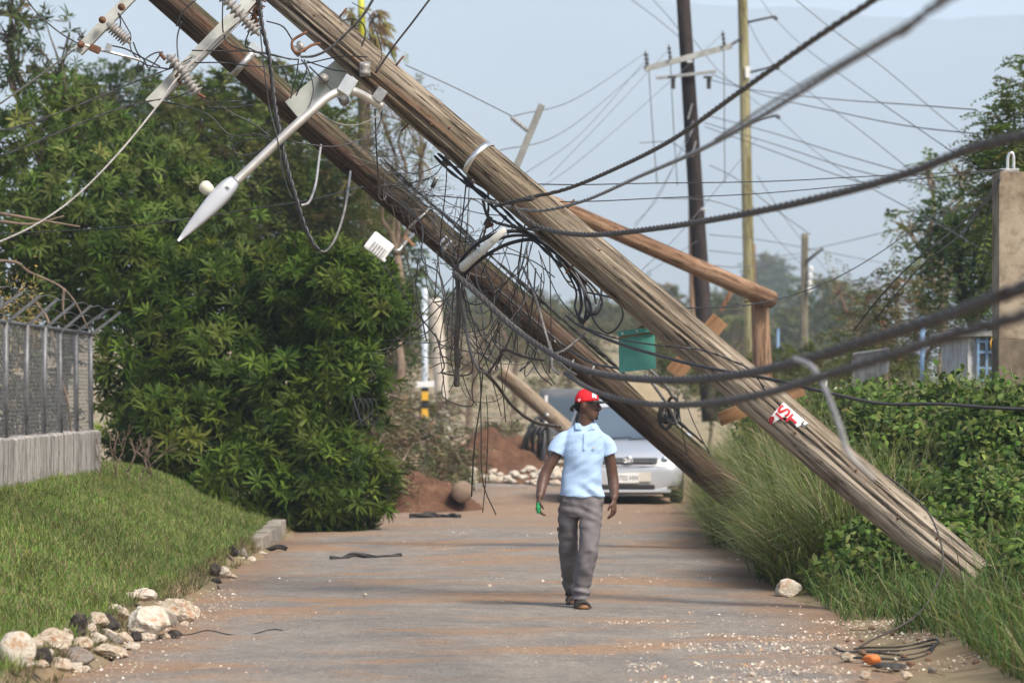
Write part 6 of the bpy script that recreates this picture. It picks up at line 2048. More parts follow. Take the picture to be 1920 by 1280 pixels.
# ------------------------------------------------------------------ the silver car
def car():
    D = 53.0
    C = Vector(((1177 - 960) / F * D, D, .02))
    T = thing('car', 'silver minivan driving toward the leaning poles behind the man', 'car', tuple(C))
    mw = Matrix.Translation(C)
    t = NT('silver_car_paint')
    t.t.nodes['Principled BSDF'].inputs['Coat Weight'].default_value = .6
    t.t.nodes['Principled BSDF'].inputs['Coat Roughness'].default_value = .08
    dust = t.noise(3, 5, .6)
    paint = t.out(t.mix(t.ramp(dust, [(.4, 0.0), (.75, .35)]), (.56, .59, .63), (.5, .46, .4)), .3, .35, .5)
    glass = NT('car_glass').out((.09, .125, .16), .05, 0, .9)
    dark = simple('dark_car_plastic', (.018, .018, .019), (.03, .03, .03), 9, .6)
    chrome = simple('car_chrome', (.7, .7, .7), (.8, .8, .8), 5, .15, 1)

    def hull(name, st, mat, power=.75, sub_=2):
        """st: (y, half width bottom, half width belt, half width top, z bottom, z belt, z top)"""
        v, f = [], []
        prof = None
        for y, wb, wm, wt, z0, zm, z1 in st:
            half = [(0, z0), (wb * .8, z0), (wb, z0 + .04), (wm, z0 + (zm - z0) * .35), (wm, zm - (zm - z0) * .2), (wm * .985, zm), (wt, z1 - (z1 - zm) * .12), (wt * .8, z1), (0, z1 + .012)]
            ring = half + [(-x, z) for x, z in half[-2:0:-1]]
            prof = len(ring)
            v += [(x, y, z) for x, z in ring]
        for i in range(len(st) - 1):
            for k in range(prof):
                l = (k + 1) % prof
                f.append((i * prof + k, i * prof + l, (i + 1) * prof + l, (i + 1) * prof + k))
        f.append(tuple(range(prof))[::-1])
        f.append(tuple((len(st) - 1) * prof + k for k in range(prof)))
        me = MB().add(v, f).mesh(name, True)
        o = obj(name, me, mat, T, mw)
        s = o.modifiers.new('s', 'SUBSURF')
        s.levels = s.render_levels = sub_
        return o
    bo = hull('body', [(-.02, .52, .60, .50, .22, .50, .56), (.0, .60, .72, .62, .20, .54, .60), (.06, .70, .80, .70, .18, .56, .66), (.14, .76, .85, .74, .17, .60, .73), (.3, .80, .87, .76, .17, .70, .80), (.7, .82, .88, .77, .17, .84, .90), (1.08, .83, .88, .78, .17, .93, .985), (1.3, .83, .88, .80, .17, .95, 1.0), (2.4, .83, .88, .80, .17, .96, 1.0), (3.6, .83, .88, .80, .17, .97, 1.01), (4.3, .80, .87, .80, .2, .97, 1.02), (4.55, .74, .83, .78, .24, .94, 1.0), (4.64, .6, .7, .66, .3, .85, .95)], paint)
    hull('greenhouse', [(.98, .6, .70, .62, .93, .955, .975), (1.2, .70, .78, .68, .92, 1.02, 1.10), (1.75, .78, .79, .62, .92, 1.12, 1.47), (2.05, .80, .80, .60, .92, 1.14, 1.555), (2.4, .8, .8, .60, .92, 1.14, 1.59), (3.4, .8, .8, .60, .92, 1.14, 1.59), (4.1, .79, .79, .59, .92, 1.14, 1.55), (4.45, .76, .76, .56, .92, 1.1, 1.42), (4.58, .7, .72, .56, .92, 1.05, 1.2)], glass, sub_=2)
    from mathutils.bvhtree import BVHTree
    bme = bpy.data.meshes.new_from_object(bo.evaluated_get(bpy.context.evaluated_depsgraph_get()))
    BV = BVHTree.FromPolygons([v.co for v in bme.vertices], [tuple(p.vertices) for p in bme.polygons])
    bpy.data.meshes.remove(bme)
    # roof shell and pillars
    v, f = [], []
    ys = [1.80, 1.95, 2.2, 2.8, 3.6, 4.15, 4.35]
    zs = [1.50, 1.555, 1.595, 1.612, 1.61, 1.575, 1.50]
    for y, z in zip(ys, zs):
        for k in range(11):
            u = k / 5 - 1
            v.append((u * .64, y, z + .012 - .075 * abs(u) ** 3.2))
    for i in range(len(ys) - 1):
        for k in range(10):
            q = i * 11 + k
            f.append((q, q + 1, q + 12, q + 11))
    rf = obj('roof', MB().add(v, f).mesh('roof', True), paint, T, mw)
    rf.modifiers.new('t', 'SOLIDIFY').thickness = .03
    for s in (-1, 1):
        obj('pillar', MB().tube(spline([(s * .76, 1.08, .97), (s * .715, 1.45, 1.22), (s * .625, 1.82, 1.49), (s * .6, 1.98, 1.56)], 5), .034, 8).mesh('pillar', True), paint, T, mw)
        obj('pillar', MB().tube(spline([(s * .80, 2.75, .98), (s * .74, 2.75, 1.3), (s * .63, 2.75, 1.575)], 5), .03, 8).mesh('pillar', True), dark, T, mw)
        obj('pillar', MB().tube(spline([(s * .79, 4.2, .98), (s * .73, 4.15, 1.3), (s * .61, 4.05, 1.55)], 5), .05, 8).mesh('pillar', True), paint, T, mw)
        m = ell(MB(), (s * .97, 1.25, 1.02), (.09, .06, .07)).box((s * .88, 1.27, .98), (.1, .03, .03))
        obj('mirror', m.mesh('mirror', True), paint, T, mw)
        # headlight: swept patch lying on the front wing
        out = [(.37, .60), (.50, .575), (.66, .575), (.78, .61), (.835, .68), (.83, .745), (.76, .775), (.64, .745), (.50, .69)]
        hv = []
        for x_, z_ in out:
            hit = BV.ray_cast(Vector((s * x_, -1, z_)), Vector((0, 1, 0)))[0]
            hv.append(Vector((s * x_, (hit.y if hit else .3) - .012, z_)))
        cx_, cz_ = .63, .672
        hit = BV.ray_cast(Vector((s * cx_, -1, cz_)), Vector((0, 1, 0)))[0]
        cen = Vector((s * cx_, hit.y - .03, cz_))
        k9 = len(hv)
        mb = MB().add(hv + [cen] + [q + Vector((0, .1, 0)) for q in hv], [(i, (i + 1) % k9, k9) for i in range(k9)] + [(i, i + k9 + 1, (i + 1) % k9 + k9 + 1, (i + 1) % k9) for i in range(k9)])
        hl = obj('headlight', mb.mesh('headlight'), simple('headlight_lens', (.62, .64, .62), (.74, .75, .72), 9, .12, 0, .8), T, mw)
        sub('bulb_reflector', ell(MB(), cen + Vector((-s * .06, -.012, .01)), (.05, .02, .045)).mesh('bulb_reflector', True), simple('bluish_reflector', (.2, .27, .36), (.35, .42, .5), 30, .15, .6), hl, mw)
        sub('indicator', ell(MB(), cen + Vector((s * .13, .06, .02)), (.04, .03, .03)).mesh('indicator', True), simple('amber_lens', (.55, .4, .22), (.6, .45, .28), 20, .2), hl, mw)
        fl = obj('fog_grille', MB().box((s * .60, .035, .262), (.26, .06, .035), None, .008).box((s * .60, .045, .335), (.24, .06, .03), None, .008).mesh('fog_grille'), dark, T, mw)
        for y, nm in ((.88, 'wheel'), (3.62, 'wheel')):
            M = Matrix.Translation((s * .80, y, .305)) @ Matrix.Rotation(math.pi / 2, 4, 'Y')
            w = obj('wheel', MB().lathe([(.19, -.095), (.275, -.1), (.31, -.075), (.318, 0), (.31, .075), (.275, .1), (.19, .095)], M, 28).mesh('wheel', True), dark, T, mw)
            sub('rim', MB().lathe([(.03, .06 * s), (.17, .085 * s), (.2, .1 * s), (.2, .02 * s), (.03, .02 * s)], M, 20).mesh('rim', True), MT['galv'], w, mw)
            v2 = []
            for rr, xx in ((.345, .884), (.40, .886)):
                for k in range(13):
                    a = math.pi * k / 12
                    v2.append((s * xx, y + rr * math.cos(a), .305 + rr * math.sin(a)))
            obj('wheel_arch', MB().add(v2, [(k, k + 1, k + 14, k + 13) for k in range(12)]).mesh('wheel_arch'), dark, T, mw)
    # grille with slats and badge
    g = obj('grille', MB().box((0, .012, .672), (.92, .05, .085), None, .02).mesh('grille'), dark, T, mw)
    for z in (.648, .672, .698):
        sub('slat', MB().box((0, -.018, z), (.93, .018, .011), None, .003).mesh('slat'), chrome, g, mw)
    a = np.linspace(0, 6.283, 24)
    for rx, rz, cz in ((.064, .043, .685), (.026, .043, .685), (.05, .017, .705)):
        sub('badge_ring', MB().tube([(rx * math.cos(q), -.04, cz + rz * math.sin(q)) for q in a], .008, 6).mesh('badge_ring', True), chrome, g, mw)
    sub('badge_plate', MB().box((0, -.022, .685), (.16, .02, .1), None, .01).mesh('badge_plate'), paint, g, mw)
    obj('bumper_seam', MB().tube(spline([(-.84, .17, .578), (-.6, .03, .57), (0, -.035, .585), (.6, .03, .57), (.84, .17, .578)], 6), .007, 5).mesh('bumper_seam'), dark, T, mw)
    obj('lower_intake', MB().box((0, .0, .262), (.84, .07, .075), None, .02).mesh('lower_intake'), dark, T, mw)
    obj('bumper_lip', MB().box((0, .0, .195), (1.34, .08, .045), None, .018).mesh('bumper_lip'), paint, T, mw)
    obj('underbody', MB().box((0, 2.3, .2), (1.5, 4.2, .12)).mesh('underbody'), dark, T, mw)
    pl = obj('number_plate', MB().box((.0, -.055, .40), (.34, .012, .15), None, .004).mesh('number_plate'), MT['white'], T, mw)
    obj('plate_frame', MB().box((.16, -.042, .415), (.4, .012, .14), None, .004).mesh('plate_frame'), simple('cream_plate_frame', (.55, .52, .45), (.62, .6, .52), 9, .5), T, mw)
    cu = bpy.data.curves.new('tmp', 'FONT')
    cu.body = '2702 HW'
    cu.size = .105
    cu.align_x = 'CENTER'
    cu.extrude = .001
    to = bpy.data.objects.new('tmp', cu)
    COL.objects.link(to)
    me = bpy.data.meshes.new_from_object(to.evaluated_get(bpy.context.evaluated_depsgraph_get()))
    bpy.data.objects.remove(to)
    me.transform(Matrix.Translation((.0, -.0635, .365)) @ Matrix.Rotation(math.pi / 2, 4, 'X') @ Matrix.Diagonal((.8, 1, 1, 1)))
    me.materials.clear()
    sub('plate_lettering', me, simple('plate_blue_black', (.03, .035, .06), (.04, .045, .07), 9, .5), pl, mw)
    obj('dashboard', MB().box((0, 1.55, 1.0), (1.3, .4, .06), None, .02).mesh('dashboard'), dark, T, mw)
    obj('wiper', MB().tube([(-.5, .985, .985), (.1, 1.04, 1.02)], .008, 5).tube([(.05, .985, .985), (.6, 1.06, 1.02)], .008, 5).mesh('wiper'), dark, T, mw)

    # dark van body parked behind
    D2 = 72.0
    C2 = Vector(((1090 - 960) / F * D2, D2, .02))
    T2 = thing('van', 'dark grey panel van with a pale frame stopped behind the silver car', 'van', tuple(C2))
    m2 = Matrix.Translation(C2)
    vg = simple('dark_grey_van', (.10, .11, .125), (.15, .16, .18), 4, .5)
    obj('body', MB().box((0, 2.4, 1.05), (1.7, 4.6, 1.5), None, .12).mesh('body', False), vg, T2, m2)
    ws = obj('windscreen', MB().box((0, .09, 1.32), (1.42, .03, .62), None, .02).mesh('windscreen'), glass, T2, m2)
    for s in (-1, 1):
        sub('frame', MB().box((s * .74, .085, 1.3), (.06, .05, .72), None, .01).mesh('frame'), MT['white'], ws, m2)
        obj('headlight', ell(MB(), (s * .6, .08, .72), (.13, .05, .09)).mesh('headlight', True), MT['bright'], T2, m2)
        for y in (.8, 3.9):
            obj('wheel', MB().lathe([(.1, -.1), (.3, -.1), (.33, 0), (.3, .1), (.1, .1)], Matrix.Translation((s * .76, y, .31)) @ Matrix.Rotation(math.pi / 2, 4, 'Y'), 20).mesh('wheel', True), dark, T2, m2)
    obj('bumper', MB().box((0, .06, .45), (1.66, .14, .2), None, .04).mesh('bumper'), dark, T2, m2)


car()


# ------------------------------------------------------------------ stones, soil, debris
def rock_mesh(seed, flat=.7, rough=.35, sub_=3):
    bm = bmesh.new()
    bmesh.ops.create_icosphere(bm, subdivisions=sub_, radius=1)
    o = Vector((seed * 7.3, seed * 3.1, seed))
    rnd = random.Random(seed)
    planes = [(Vector((rnd.gauss(0, 1), rnd.gauss(0, 1), rnd.gauss(0, 1))).normalized(), rnd.uniform(.55, .85)) for _ in range(6)]
    for v in bm.verts:
        q = v.co.copy()
        for n, d in planes:
            k = q.dot(n)
            if k > d:
                q -= n * (k - d) * .85
        q *= 1 + rough * noise.noise(v.co * 1.3 + o) + rough * .4 * noise.noise(v.co * 3.5 + o) + rough * .18 * noise.noise(v.co * 8 + o)
        v.co = Vector((q.x, q.y, q.z * flat))
    me = bpy.data.meshes.new('rock')
    bm.to_mesh(me)
    bm.free()
    return smooth_shade(me) if rough < .2 else me


def debris():
    def stone(name, a, b, c, stain):
        t = NT(name)
        n1 = t.noise(2.2, 7, .65, (1, 1, 1), (random.random() * 9, 0, 0))
        n2 = t.noise(9, 6, .7)
        col = t.ramp(n1, [(.3, a), (.5, b), (.7, c)])
        col = t.mix(t.ramp(t.noise(1.6, 5, .6, (1, 1, 1), (0, random.random() * 9, 0)), [(.54, 0.0), (.64, .75)]), col, stain)
        col = t.mix(t.ramp(n2, [(.30, .6), (.40, 0.0)]), col, tuple(.35 * q for q in a))
        t.bump(n2, .6, .12)
        return t.out(col, .92, 0, .15)
    lime = stone('white_limestone', (.52, .44, .34), (.68, .61, .5), (.8, .75, .66), (.5, .28, .14))
    lime2 = stone('stained_limestone', (.42, .32, .22), (.6, .5, .38), (.74, .66, .55), (.44, .2, .09))
    grey = stone('grey_rounded_stone', (.2, .175, .15), (.3, .265, .23), (.36, .32, .28), (.24, .17, .12))
    asph = stone('broken_asphalt', (.028, .025, .024), (.06, .052, .047), (.11, .095, .085), (.16, .12, .09))
    mats = {'l': lime, 's': lime2, 'g': grey, 'a': asph}
    # (px, py of centre, half width px, half height px, material)
    rocks = [(30, 1238, 33, 34, 'l'), (60, 1215, 22, 16, 's'), (100, 1202, 32, 20, 's'), (150, 1208, 20, 13, 's'), (138, 1232, 42, 19, 'g'), (80, 1250, 20, 18, 'a'), (112, 1258, 28, 11, 's'), (140, 1252, 14, 12, 'l'), (42, 1270, 18, 9, 'l'), (75, 1272, 14, 8, 's'),
             (170, 1180, 12, 10, 'l'), (200, 1166, 22, 15, 'a'), (180, 1162, 20, 14, 's'), (200, 1188, 20, 8, 'l'), (208, 1200, 24, 12, 'g'), (180, 1200, 18, 12, 'l'), (232, 1200, 16, 13, 's'), (248, 1214, 14, 8, 'l'), (205, 1222, 30, 13, 's'), (150, 1186, 12, 9, 'a'),
             (270, 1170, 40, 34, 'l'), (312, 1162, 18, 18, 'g'), (330, 1146, 34, 24, 's'), (268, 1133, 24, 11, 'l'), (258, 1118, 22, 7, 'l'), (216, 1140, 12, 8, 'l'), (300, 1133, 18, 6, 's'), (364, 1150, 10, 12, 'l'), (325, 1191, 14, 9, 'a'), (308, 1194, 12, 7, 's'), (276, 1195, 14, 10, 'l'), (345, 1172, 10, 6, 's'), (254, 1196, 12, 10, 'a'),
             (145, 1166, 18, 16, 'a'), (230, 1178, 14, 12, 's'), (125, 1188, 12, 9, 's'), (22, 1205, 12, 8, 'l'), (90, 1228, 10, 8, 'l'), (160, 1256, 10, 7, 'l'),
             (402, 1068, 12, 16, 'a'), (420, 1074, 12, 12, 'l'), (434, 1080, 9, 6, 's'), (405, 1090, 12, 6, 'a'), (450, 1052, 10, 4, 's'), (470, 1048, 9, 5, 'l'), (493, 1037, 8, 3, 'l'), (455, 1040, 8, 10, 'g'), (438, 1044, 9, 11, 'a')]
    big = {0: 'large rounded cream boulder at the near end of the rubble heap', 4: 'smooth grey block lying in the rubble heap', 20: 'largest white limestone block in the rubble along the lawn', 22: 'pale brown limestone block with a black crack edge beside the largest block',
           2: 'pitted orange stained limestone lump behind the smooth grey block', 24: 'thin white slab resting on top of the rubble heap', 21: 'rounded grey stone wedged between the two biggest limestone blocks'}
    names = {'l': 'small white limestone piece in the rubble along the lawn edge', 's': 'small rust stained limestone piece in the rubble along the lawn edge', 'g': 'small grey stone in the rubble along the lawn edge', 'a': 'broken black asphalt lump in the rubble along the lawn edge'}
    for i, (px, py, hw, hh, m) in enumerate(rocks):
        bot = py + hh
        d = CH * F / (bot - HY - 2) if bot > HY else 30
        d = min(d, 42)
        z0 = max(H((px - 960) / F * d, d), 0)
        if py < 1150 or px < 230:       # lying on the bank: find the depth where the ray meets the ground
            for dd in np.arange(20, 42, .05):
                if CH + (HY - bot) / F * dd <= max(H((px - 960) / F * dd, dd), 0):
                    d, z0 = dd, max(H((px - 960) / F * dd, dd), 0)
                    break
        w, h = hw * d / F, hh * d / F
        me = rock_mesh(i + 1, 1.0, .13 if i in (0, 4, 21) else .3, 4 if hw > 25 else 3)
        o = obj('rock', me, mats[m])
        o.scale = (w * 1.08, w * U(.8, 1.1), h * 1.12)
        o.location = ((px - 960) / F * d, d + w * .6, z0 + h * .9)
        o.rotation_euler = (U(-.2, .2), U(-.15, .15), U(0, 6))
        if abs(o.rotation_euler.z) > 0 and hw > hh * 1.4:
            o.rotation_euler.z = U(-.3, .3)
        near = 'in the small pile below the kerb' if px > 380 else 'beside the cream boulder' if px < 95 else 'around the smooth grey block' if px < 165 else 'in the middle of the rubble heap' if px < 245 else 'beside the largest white block'
        tag(o, big.get(i, names[m].replace('in the rubble along the lawn edge', near)), 'rock', None if i in big else 'rubble along the lawn edge')
    # boulder on the right, gourd, and the rest of the roadside litter
    d = 29.3
    o = obj('rock', rock_mesh(77, .8, .16, 4), lime)
    o.scale = (.135, .12, .105)
    o.location = P(1475, 1104, d)
    tag(o, 'white boulder with mud stains under the tall roadside grass', 'rock')
    o = obj('coconut', rock_mesh(81, .8, .06, 3), simple('orange_husk', (.5, .13, .025), (.62, .2, .05), 5, .6))
    o.scale = (.063, .05, .046)
    o.location = P(1635, 1248, 21.75)
    o.location.z = max(H(o.location.x, 21.75), .02) + .03
    tag(o, 'bright orange fruit husk lying by the coiled wire', 'fruit')
    o = obj('rubber_scrap', rock_mesh(85, .5, .2, 3), MT['dark'])
    o.scale = (.11, .08, .06)
    o.location = P(1665, 1266, 21.4)
    o.location.z = max(H(o.location.x, 21.4), .02) + .012
    tag(o, 'flat piece of black rubber next to the orange husk', 'scrap')
    o = obj('litter', rock_mesh(88, .6, .4, 2), MT['white'])
    o.scale = (.035, .03, .035)
    o.location = P(1781, 1212, 22.9)
    tag(o, 'crumpled white litter at the grass edge', 'litter')
    for i, (px, py, hw, m, lb) in enumerate(((1590, 1234, 14, lime2, 'rusty brown stone left of the orange husk'), (1410, 1268, 9, lime, 'white pebble on the road in front of the coiled wire'), (1492, 1266, 6, lime, 'tiny white pebble beside the gravel patch'), (1750, 1258, 10, grey, 'grey stone right of the black rubber'), (1622, 1270, 13, lime2, 'brown lump below the orange husk'), (1678, 1240, 6, lime, 'small pale stone inside the wire coil'), (1700, 1270, 12, lime2, 'brown lump right of the black rubber'),
                                                (684, 1118, 5, lime, 'lone white pebble on the left half of the road'), (917, 1101, 5, lime, 'lone pale pebble left of the man'), (1056, 1094, 4, lime2, 'lone stone just behind the man'))):
        dd = CH * F / (py + hw * .6 - HY)
        o = obj('pebble', rock_mesh(100 + i, .75, .3, 2), m)
        r = hw * dd / F
        o.scale = (r, r, r)
        o.location = P(px, py, dd)
        o.location.z = max(H(o.location.x, dd), .02) + r * .4
        tag(o, lb, 'stone')
    wl, wg = 'dark wire trailing from the grey pole and coiled on the road edge', 'trailing wire at the road edge'
    cable('grey wire running down from the grey pole to the road edge', None, '1660,890,26.9 1700,920,26.6 1740,960,26.2 1762,1010,25.8 1768,1060,25.2 1750,1110,24.5 1722,1150,23.8 1680,1178,23.2 1640,1196,22.9 1612,1212,22.7', .008, 'brown')
    for s in ('1602,1220,22.75 1640,1210,23.0 1690,1202,23.2 1735,1196,23.3 1757,1206,23.2 1755,1224,22.8 1730,1234,22.5 1690,1234,22.45 1640,1234,22.5 1606,1232,22.55', '1604,1230,22.5 1650,1218,22.7 1700,1208,22.9 1748,1216,22.85 1740,1238,22.3 1690,1250,22.05 1640,1254,21.95 1600,1250,22.0', '1565,1215,22.9 1572,1224,22.7 1586,1232,22.5 1606,1230,22.5'):
        cable(wl, wg, s, .008, 'dark', 'trailing_wire', ground=.012)
    # flattened black things on the tarmac
    for s, r, lb in (('620,1047,35.4 650,1045,35.6 690,1044,35.7 752,1041,36', .028, 'long black strip lying across the road'), ('768,968,47 800,966,47 830,964,47.2 860,968,47', .06, 'dark cable scraps in front of the soil heap'), ('482,1030,37.6 505,1028,37.6 538,1029,37.6', .03, 'black rubber strip at the end of the kerb'), ('340,1196,24.2 400,1192,24.4 470,1188,24.6 530,1185,24.7', .005, 'dry dark twig on the road beside the rubble')):
        p = parse(s)
        p = [Vector((q.x, q.y, .03)) for q in p]
        cable(lb, None, p, r, 'dark', 'road_debris', twist=3, pitch=.7, wob=.03, cat='debris')
    o = obj('metal_scrap', MB().box(P(728, 1100, 30.7), (.16, .05, .02), Matrix.Rotation(.1, 3, 'Z'), .005).mesh('metal_scrap'), MT['pale'])
    tag(o, 'short pale metal strip lying on the road', 'scrap')

    # gravel spread over the road
    n = 9000
    x = RNG.uniform(-2.6, 2.6, n)
    y = RNG.uniform(19, 60, n) ** 1.0
    k = np.array([noise.noise(Vector((a * .7, b * .55, 4))) + .6 * noise.noise(Vector((a * 2, b * 1.2, 9))) for a, b in zip(x, y)])
    keep = k > .22
    # thick patch on the near right
    x2, y2 = RNG.uniform(.7, 3.7, 9500), RNG.uniform(20.2, 25.8, 9500)
    k2 = np.array([noise.noise(Vector((a * .9, b * 1.1, 14))) + .5 * noise.noise(Vector((a * 3, b * 2.2, 19))) for a, b in zip(x2, y2)])
    kp2 = k2 > .1
    x3, y3 = RNG.normal(-2.5, .18, 900), RNG.uniform(20, 30, 900)
    x, y = np.concatenate([x[keep], x2[kp2], x3]), np.concatenate([y[keep], y2[kp2], y3])
    n = len(x)
    r = RNG.gamma(1.6, .0026, n) + .002
    c = np.stack([x, y, np.array([max(.022, H(a, b_)) for a, b_ in zip(x, y)]) + r * .3], 1)
    base = np.array([(1, 0, 0), (-.5, .87, 0), (-.5, -.87, 0), (0, 0, .7)])
    q = base[None] * r[:, None, None] * RNG.uniform(.6, 1.4, (n, 4, 1))
    V = c[:, None, :] + q
    T = np.array([[0, 1, 3], [1, 2, 3], [2, 0, 3]])
    tri = (T[None] + (np.arange(n) * 4)[:, None, None]).reshape(-1, 3)
    col = np.repeat(palette([(.6, .53, .43), (.5, .42, .32), (.42, .33, .24), (.7, .64, .55), (.16, .14, .13), (.4, .24, .14)], n, .15), 4, 0)
    o = obj('gravel', np_mesh('gravel', V.reshape(-1, 3), tri, col), foliage('gravel_stone', 0, .9, .15))
    o['kind'] = 'stuff'
    tag(o, 'pale gravel scattered over the dusty road', 'gravel')

    # dry twigs and clods on the bare strip by the coiled wire
    for i in range(26):
        x, y = U(2.2, 3.5), U(20.8, 25.5)
        z = max(H(x, y), .02)
        a = U(0, 6.28)
        L = U(.08, .3)
        p = [Vector((x + L * k * math.cos(a) + U(-.01, .01), y + L * k * math.sin(a), max(H(x + L * k * math.cos(a), y + L * k * math.sin(a)), .02) + .008)) for k in (0, .35, .7, 1)]
        o = obj('dry_twig', MB().tube(spline(p, 3), [.005, .002], 5).mesh('dry_twig', True), MT['twig'])
        tag(o, 'dry brown twig on the bare soil by the coiled wire', 'twig', 'twigs by the coiled wire')
    for i in range(34):
        x, y = U(2.3, 3.6), U(20.6, 25.8)
        r = U(.012, .035)
        o = obj('soil_clod', rock_mesh(300 + i % 8, .7, .35, 2), simple('clod_soil', (.1, .055, .035), (.2, .12, .075), 6, .95) if i == 0 else bpy.data.materials['clod_soil'])
        o.location = (x, y, max(H(x, y), .02) + r * .3)
        o.scale = (r, r, r)
        o.rotation_euler = (0, 0, U(0, 6))
        tag(o, 'brown soil clod on the bare strip by the coiled wire', 'clod', 'clods by the coiled wire')

    # soil heaps
    soil = NT('red_brown_soil')
    n1 = soil.noise(2.5, 7, .65)
    n2 = soil.noise(14, 6, .7)
    c = soil.ramp(n1, [(.3, (.085, .045, .03)), (.55, (.15, .08, .05)), (.75, (.22, .13, .085))])
    c = soil.mix(soil.ramp(n2, [(.62, 0.0), (.7, .6)]), c, (.42, .33, .25))
    soil.bump(n2, .9, .06)
    soil = soil.out(c, .97, 0, .1)

    def heap(lb, px, py, d, w, h, dp, mat, seed):
        v, f = [], []
        N = 76
        c = P(px, py, d)
        z0 = max(H(c.x, d), 0) - .03
        for j in range(N):
            for i in range(N):
                u, t = i / (N - 1) * 2 - 1, j / (N - 1) * 2 - 1
                rr = math.hypot(u, t)
                k = max(0, 1 - rr ** 1.7) * (1 + .3 * noise.noise(Vector((u * 2.2, t * 2.2, seed)))) + (.12 * noise.noise(Vector((u * 6, t * 6, seed))) + .1 * abs(noise.noise(Vector((u * 13, t * 13, seed)))) + .06 * noise.noise(Vector((u * 26, t * 26, seed)))) * (1.02 - min(1, rr) ** 4)
                v.append((c.x + u * w, d + t * dp, z0 + max(-.02, h * k)))
        for j in range(N - 1):
            for i in range(N - 1):
                q = j * N + i
                f.append((q, q + 1, q + N + 1, q + N))
        o = obj('soil_heap', MB().add(v, f).mesh('soil_heap', True), mat)
        tag(o, lb, 'soil heap')
    heap('red brown soil heap at the left edge of the road by the dark tree', 792, 950, 50.5, .95, .55, 1.4, soil, 1)
    heap('far red soil bank behind the white rubble', 930, 880, 66, 1.55, .95, 2.0, soil, 2)
    o = obj('log_end', MB().lathe([(.02, 0), (.13, .01), (.155, .04), (.16, .3), (.15, .5), (.02, .5)], Matrix.Translation(P(866, 922, 49.3)) @ Matrix.Rotation(-math.pi / 2, 4, 'X'), 22).mesh('log_end', True), MT['twig'])
    tag(o, 'short round log lying at the end of the soil heap', 'log')
    for i in range(70):
        px, py = U(885, 1075), random.gauss(886, 11)
        py = min(max(py, 862), 908)
        d = 63 + (908 - py) * .06
        r = U(.05, .15)
        o = obj('rubble_stone', rock_mesh(200 + i % 12, .7, .35, 2), lime)
        c = P(px, py, d)
        o.location = (c.x, d, max(.02, c.z if c.z < .5 else .3))
        o.scale = (r, r, r * .8)
        o.rotation_euler = (0, 0, U(0, 6))
        tag(o, 'white broken stone in the rubble bank across the road', 'stone', 'white rubble bank')
    o = obj('ground_plank', MB().box(P(925, 909, 61.5), (1.25, .12, .05), Matrix.Rotation(.03, 3, 'Y'), .006).mesh('ground_plank'), MT['pale'])
    tag(o, 'grey plank lying in front of the white rubble bank', 'plank')

    # heaps of torn branches left of the road
    cols = [(.12, .14, .06), (.16, .15, .08), (.2, .16, .1), (.09, .11, .045), (.24, .18, .12)]
    for i, (px, py, d, rx, rz, n, lb) in enumerate(((760, 835, 58, 90, 48, 420, 'big tangled heap of torn branches behind the soil heap'), (690, 790, 55, 70, 60, 300, 'torn branch heap beside the dark tree'), (850, 870, 60, 55, 35, 220, 'low heap of grey green cut branches near the far soil'), (800, 775, 81, 75, 32, 300, 'dry branch heap behind the hazard marker'), (700, 880, 50, 60, 45, 240, 'grassy branch heap against the dark tree'), (930, 830, 68, 70, 35, 240, 'brown branch heap on top of the far soil bank'), (1030, 850, 69, 50, 30, 180, 'dry branch heap between far soil bank and van'))):
        c = P(px, py, d)
        T = thing('branch_heap', lb, 'branches', (c.x, d, max(H(c.x, d), 0)))
        pts, ax = blob_points(c, (rx * d / F, .8, rz * d / F), n, i * 2.2, .2, .6, .4)
        lv = Leaves()
        sprays(lv, pts, ax, .4, .085, .03, cols, 7)
        o = obj('withered_leaves', lv.mesh('withered_leaves'), MT['dry'], T)
        o['kind'] = 'stuff'
        for q in range(40):
            j, l = random.randrange(len(pts)), random.randrange(len(pts))
            mb = MB()
            limb(mb, pts[j], Vector(pts[l]) + Vector((U(-.3, .3), 0, U(-.1, .5))), U(.012, .03), .006, .2, 4, 5)
            obj('branch', mb.mesh('branch', True), MT['twig'], T)

    # buildings and scrap behind the bank on the right
    T = thing('white_building', 'whitewashed building with blue window grilles beside the concrete pillar', 'building', tuple(P(1850, 760, 48)))
    wmat = simple('peeling_whitewash', (.22, .2, .19), (.58, .58, .59), 9, .9, 0, .2, .3, (1, 1, .4), .35, .5)
    x0, x1 = P(1815, 0, 48).x, P(2080, 0, 48).x
    zt = P(0, 632, 48).z
    obj('wall', MB().box(((x0 + x1) / 2, 49.5, zt / 2), (x1 - x0, 3, zt)).mesh('wall'), wmat, T)
    obj('roof', MB().box(((x0 + x1) / 2, 49.5, zt + .05), (x1 - x0 + .3, 3.3, .08), None, .01).mesh('roof'), MT['galv'], T)
    bl = simple('blue_paint', (.13, .22, .36), (.2, .31, .45), 7, .6)
    g = obj('window', MB().box(P(1854, 676, 47.97), (.34, .04, .62)).mesh('window'), simple('dark_window', (.03, .04, .05), (.05, .06, .07), 4, .2), T)
    for px in (1834, 1850, 1866, 1874):
        sub('window_bar', MB().box(P(px, 676, 47.93), (.035, .03, .66)).mesh('window_bar'), bl, g)
    for py in (640, 660, 690, 712):
        sub('window_bar', MB().box(P(1854, py, 47.935), (.36, .03, .035)).mesh('window_bar'), bl, g)
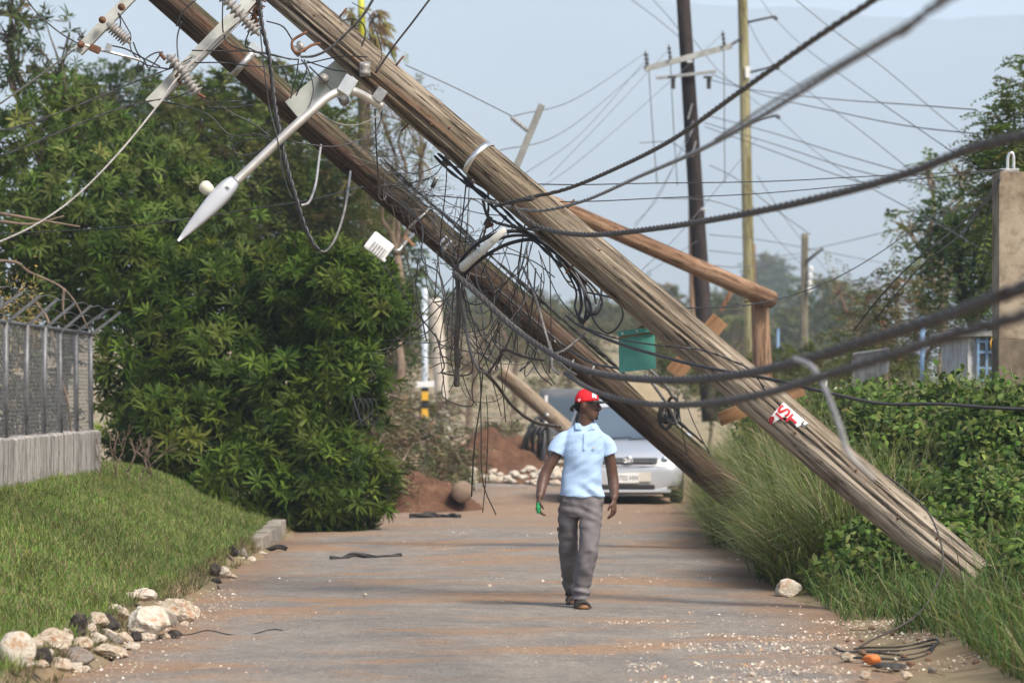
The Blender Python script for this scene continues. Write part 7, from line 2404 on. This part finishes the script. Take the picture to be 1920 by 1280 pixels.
    o = obj('yellow_cloth', rock_mesh(61, 1.0, .4, 3), MT['yellow'])
    o.scale = (.04, .03, .13)
    o.location = P(1861, 645, 47.85)
    tag(o, 'yellow rag hanging on the blue window grille', 'rag')
    T = thing('board_sign', 'low red and white board lying in the creepers', 'sign', tuple(P(1610, 760, 42)))
    obj('panel', MB().box(P(1603, 752, 42), (.6, .03, .3), Matrix.Rotation(.1, 3, 'Y'), .004).mesh('panel'), MT['white'], T)
    obj('red_band', MB().box(P(1603, 745, 41.97), (.56, .03, .1), Matrix.Rotation(.1, 3, 'Y')).mesh('red_band'), MT['red'], T)
    T = thing('scrap_sheet', 'bent grey metal sheet with rust standing in the grass', 'scrap metal', tuple(P(1630, 720, 52)))
    v, f = [], []
    for i in range(13):
        for j in range(2):
            u = i / 12
            v.append(P(1598 + 70 * u, 664 - 10 * u + j * (62 - 20 * u), 52) + Vector((0, .05 * math.sin(i * 2.2), 0)))
    for i in range(12):
        f.append((2 * i, 2 * i + 1, 2 * i + 3, 2 * i + 2))
    sh = obj('sheet', MB().add(v, f).mesh('sheet'), simple('rust_spotted_sheet', (.2, .12, .08), (.5, .49, .47), 3, .6, .2, .4, 0, (1, 1, 1), .38, .48), T)
    sh.modifiers.new('t', 'SOLIDIFY').thickness = .006
    obj('edge_strip', MB().tube([P(1600, 664, 51.95), P(1668, 655, 51.95)], .03, 6).mesh('edge_strip'), MT['pale'], T)
    for px, d, m, lb in ((1728, 50, bl, 'pale blue post standing in the scrub'), (1457, 95, bl, 'thin pale blue pipe beside the orange stump'), (1545, 46, MT['galv'], 'short galvanised stake in the creeper bank')):
        c = P(px, 800, d)
        T = thing('thin_post', lb, 'post', (c.x, d, H(c.x, d)))
        top = P(px + 2, 600 if d == 50 else (618 if d > 60 else 705), d)
        obj('post', MB().tube([(c.x, d, H(c.x, d) - .2), tuple(top)], .035, 8).mesh('post', True), m, T)
        obj('post_cap', MB().tube([top, top + Vector((0, 0, .04))], .045, 8).mesh('post_cap', True), m, T)


debris()
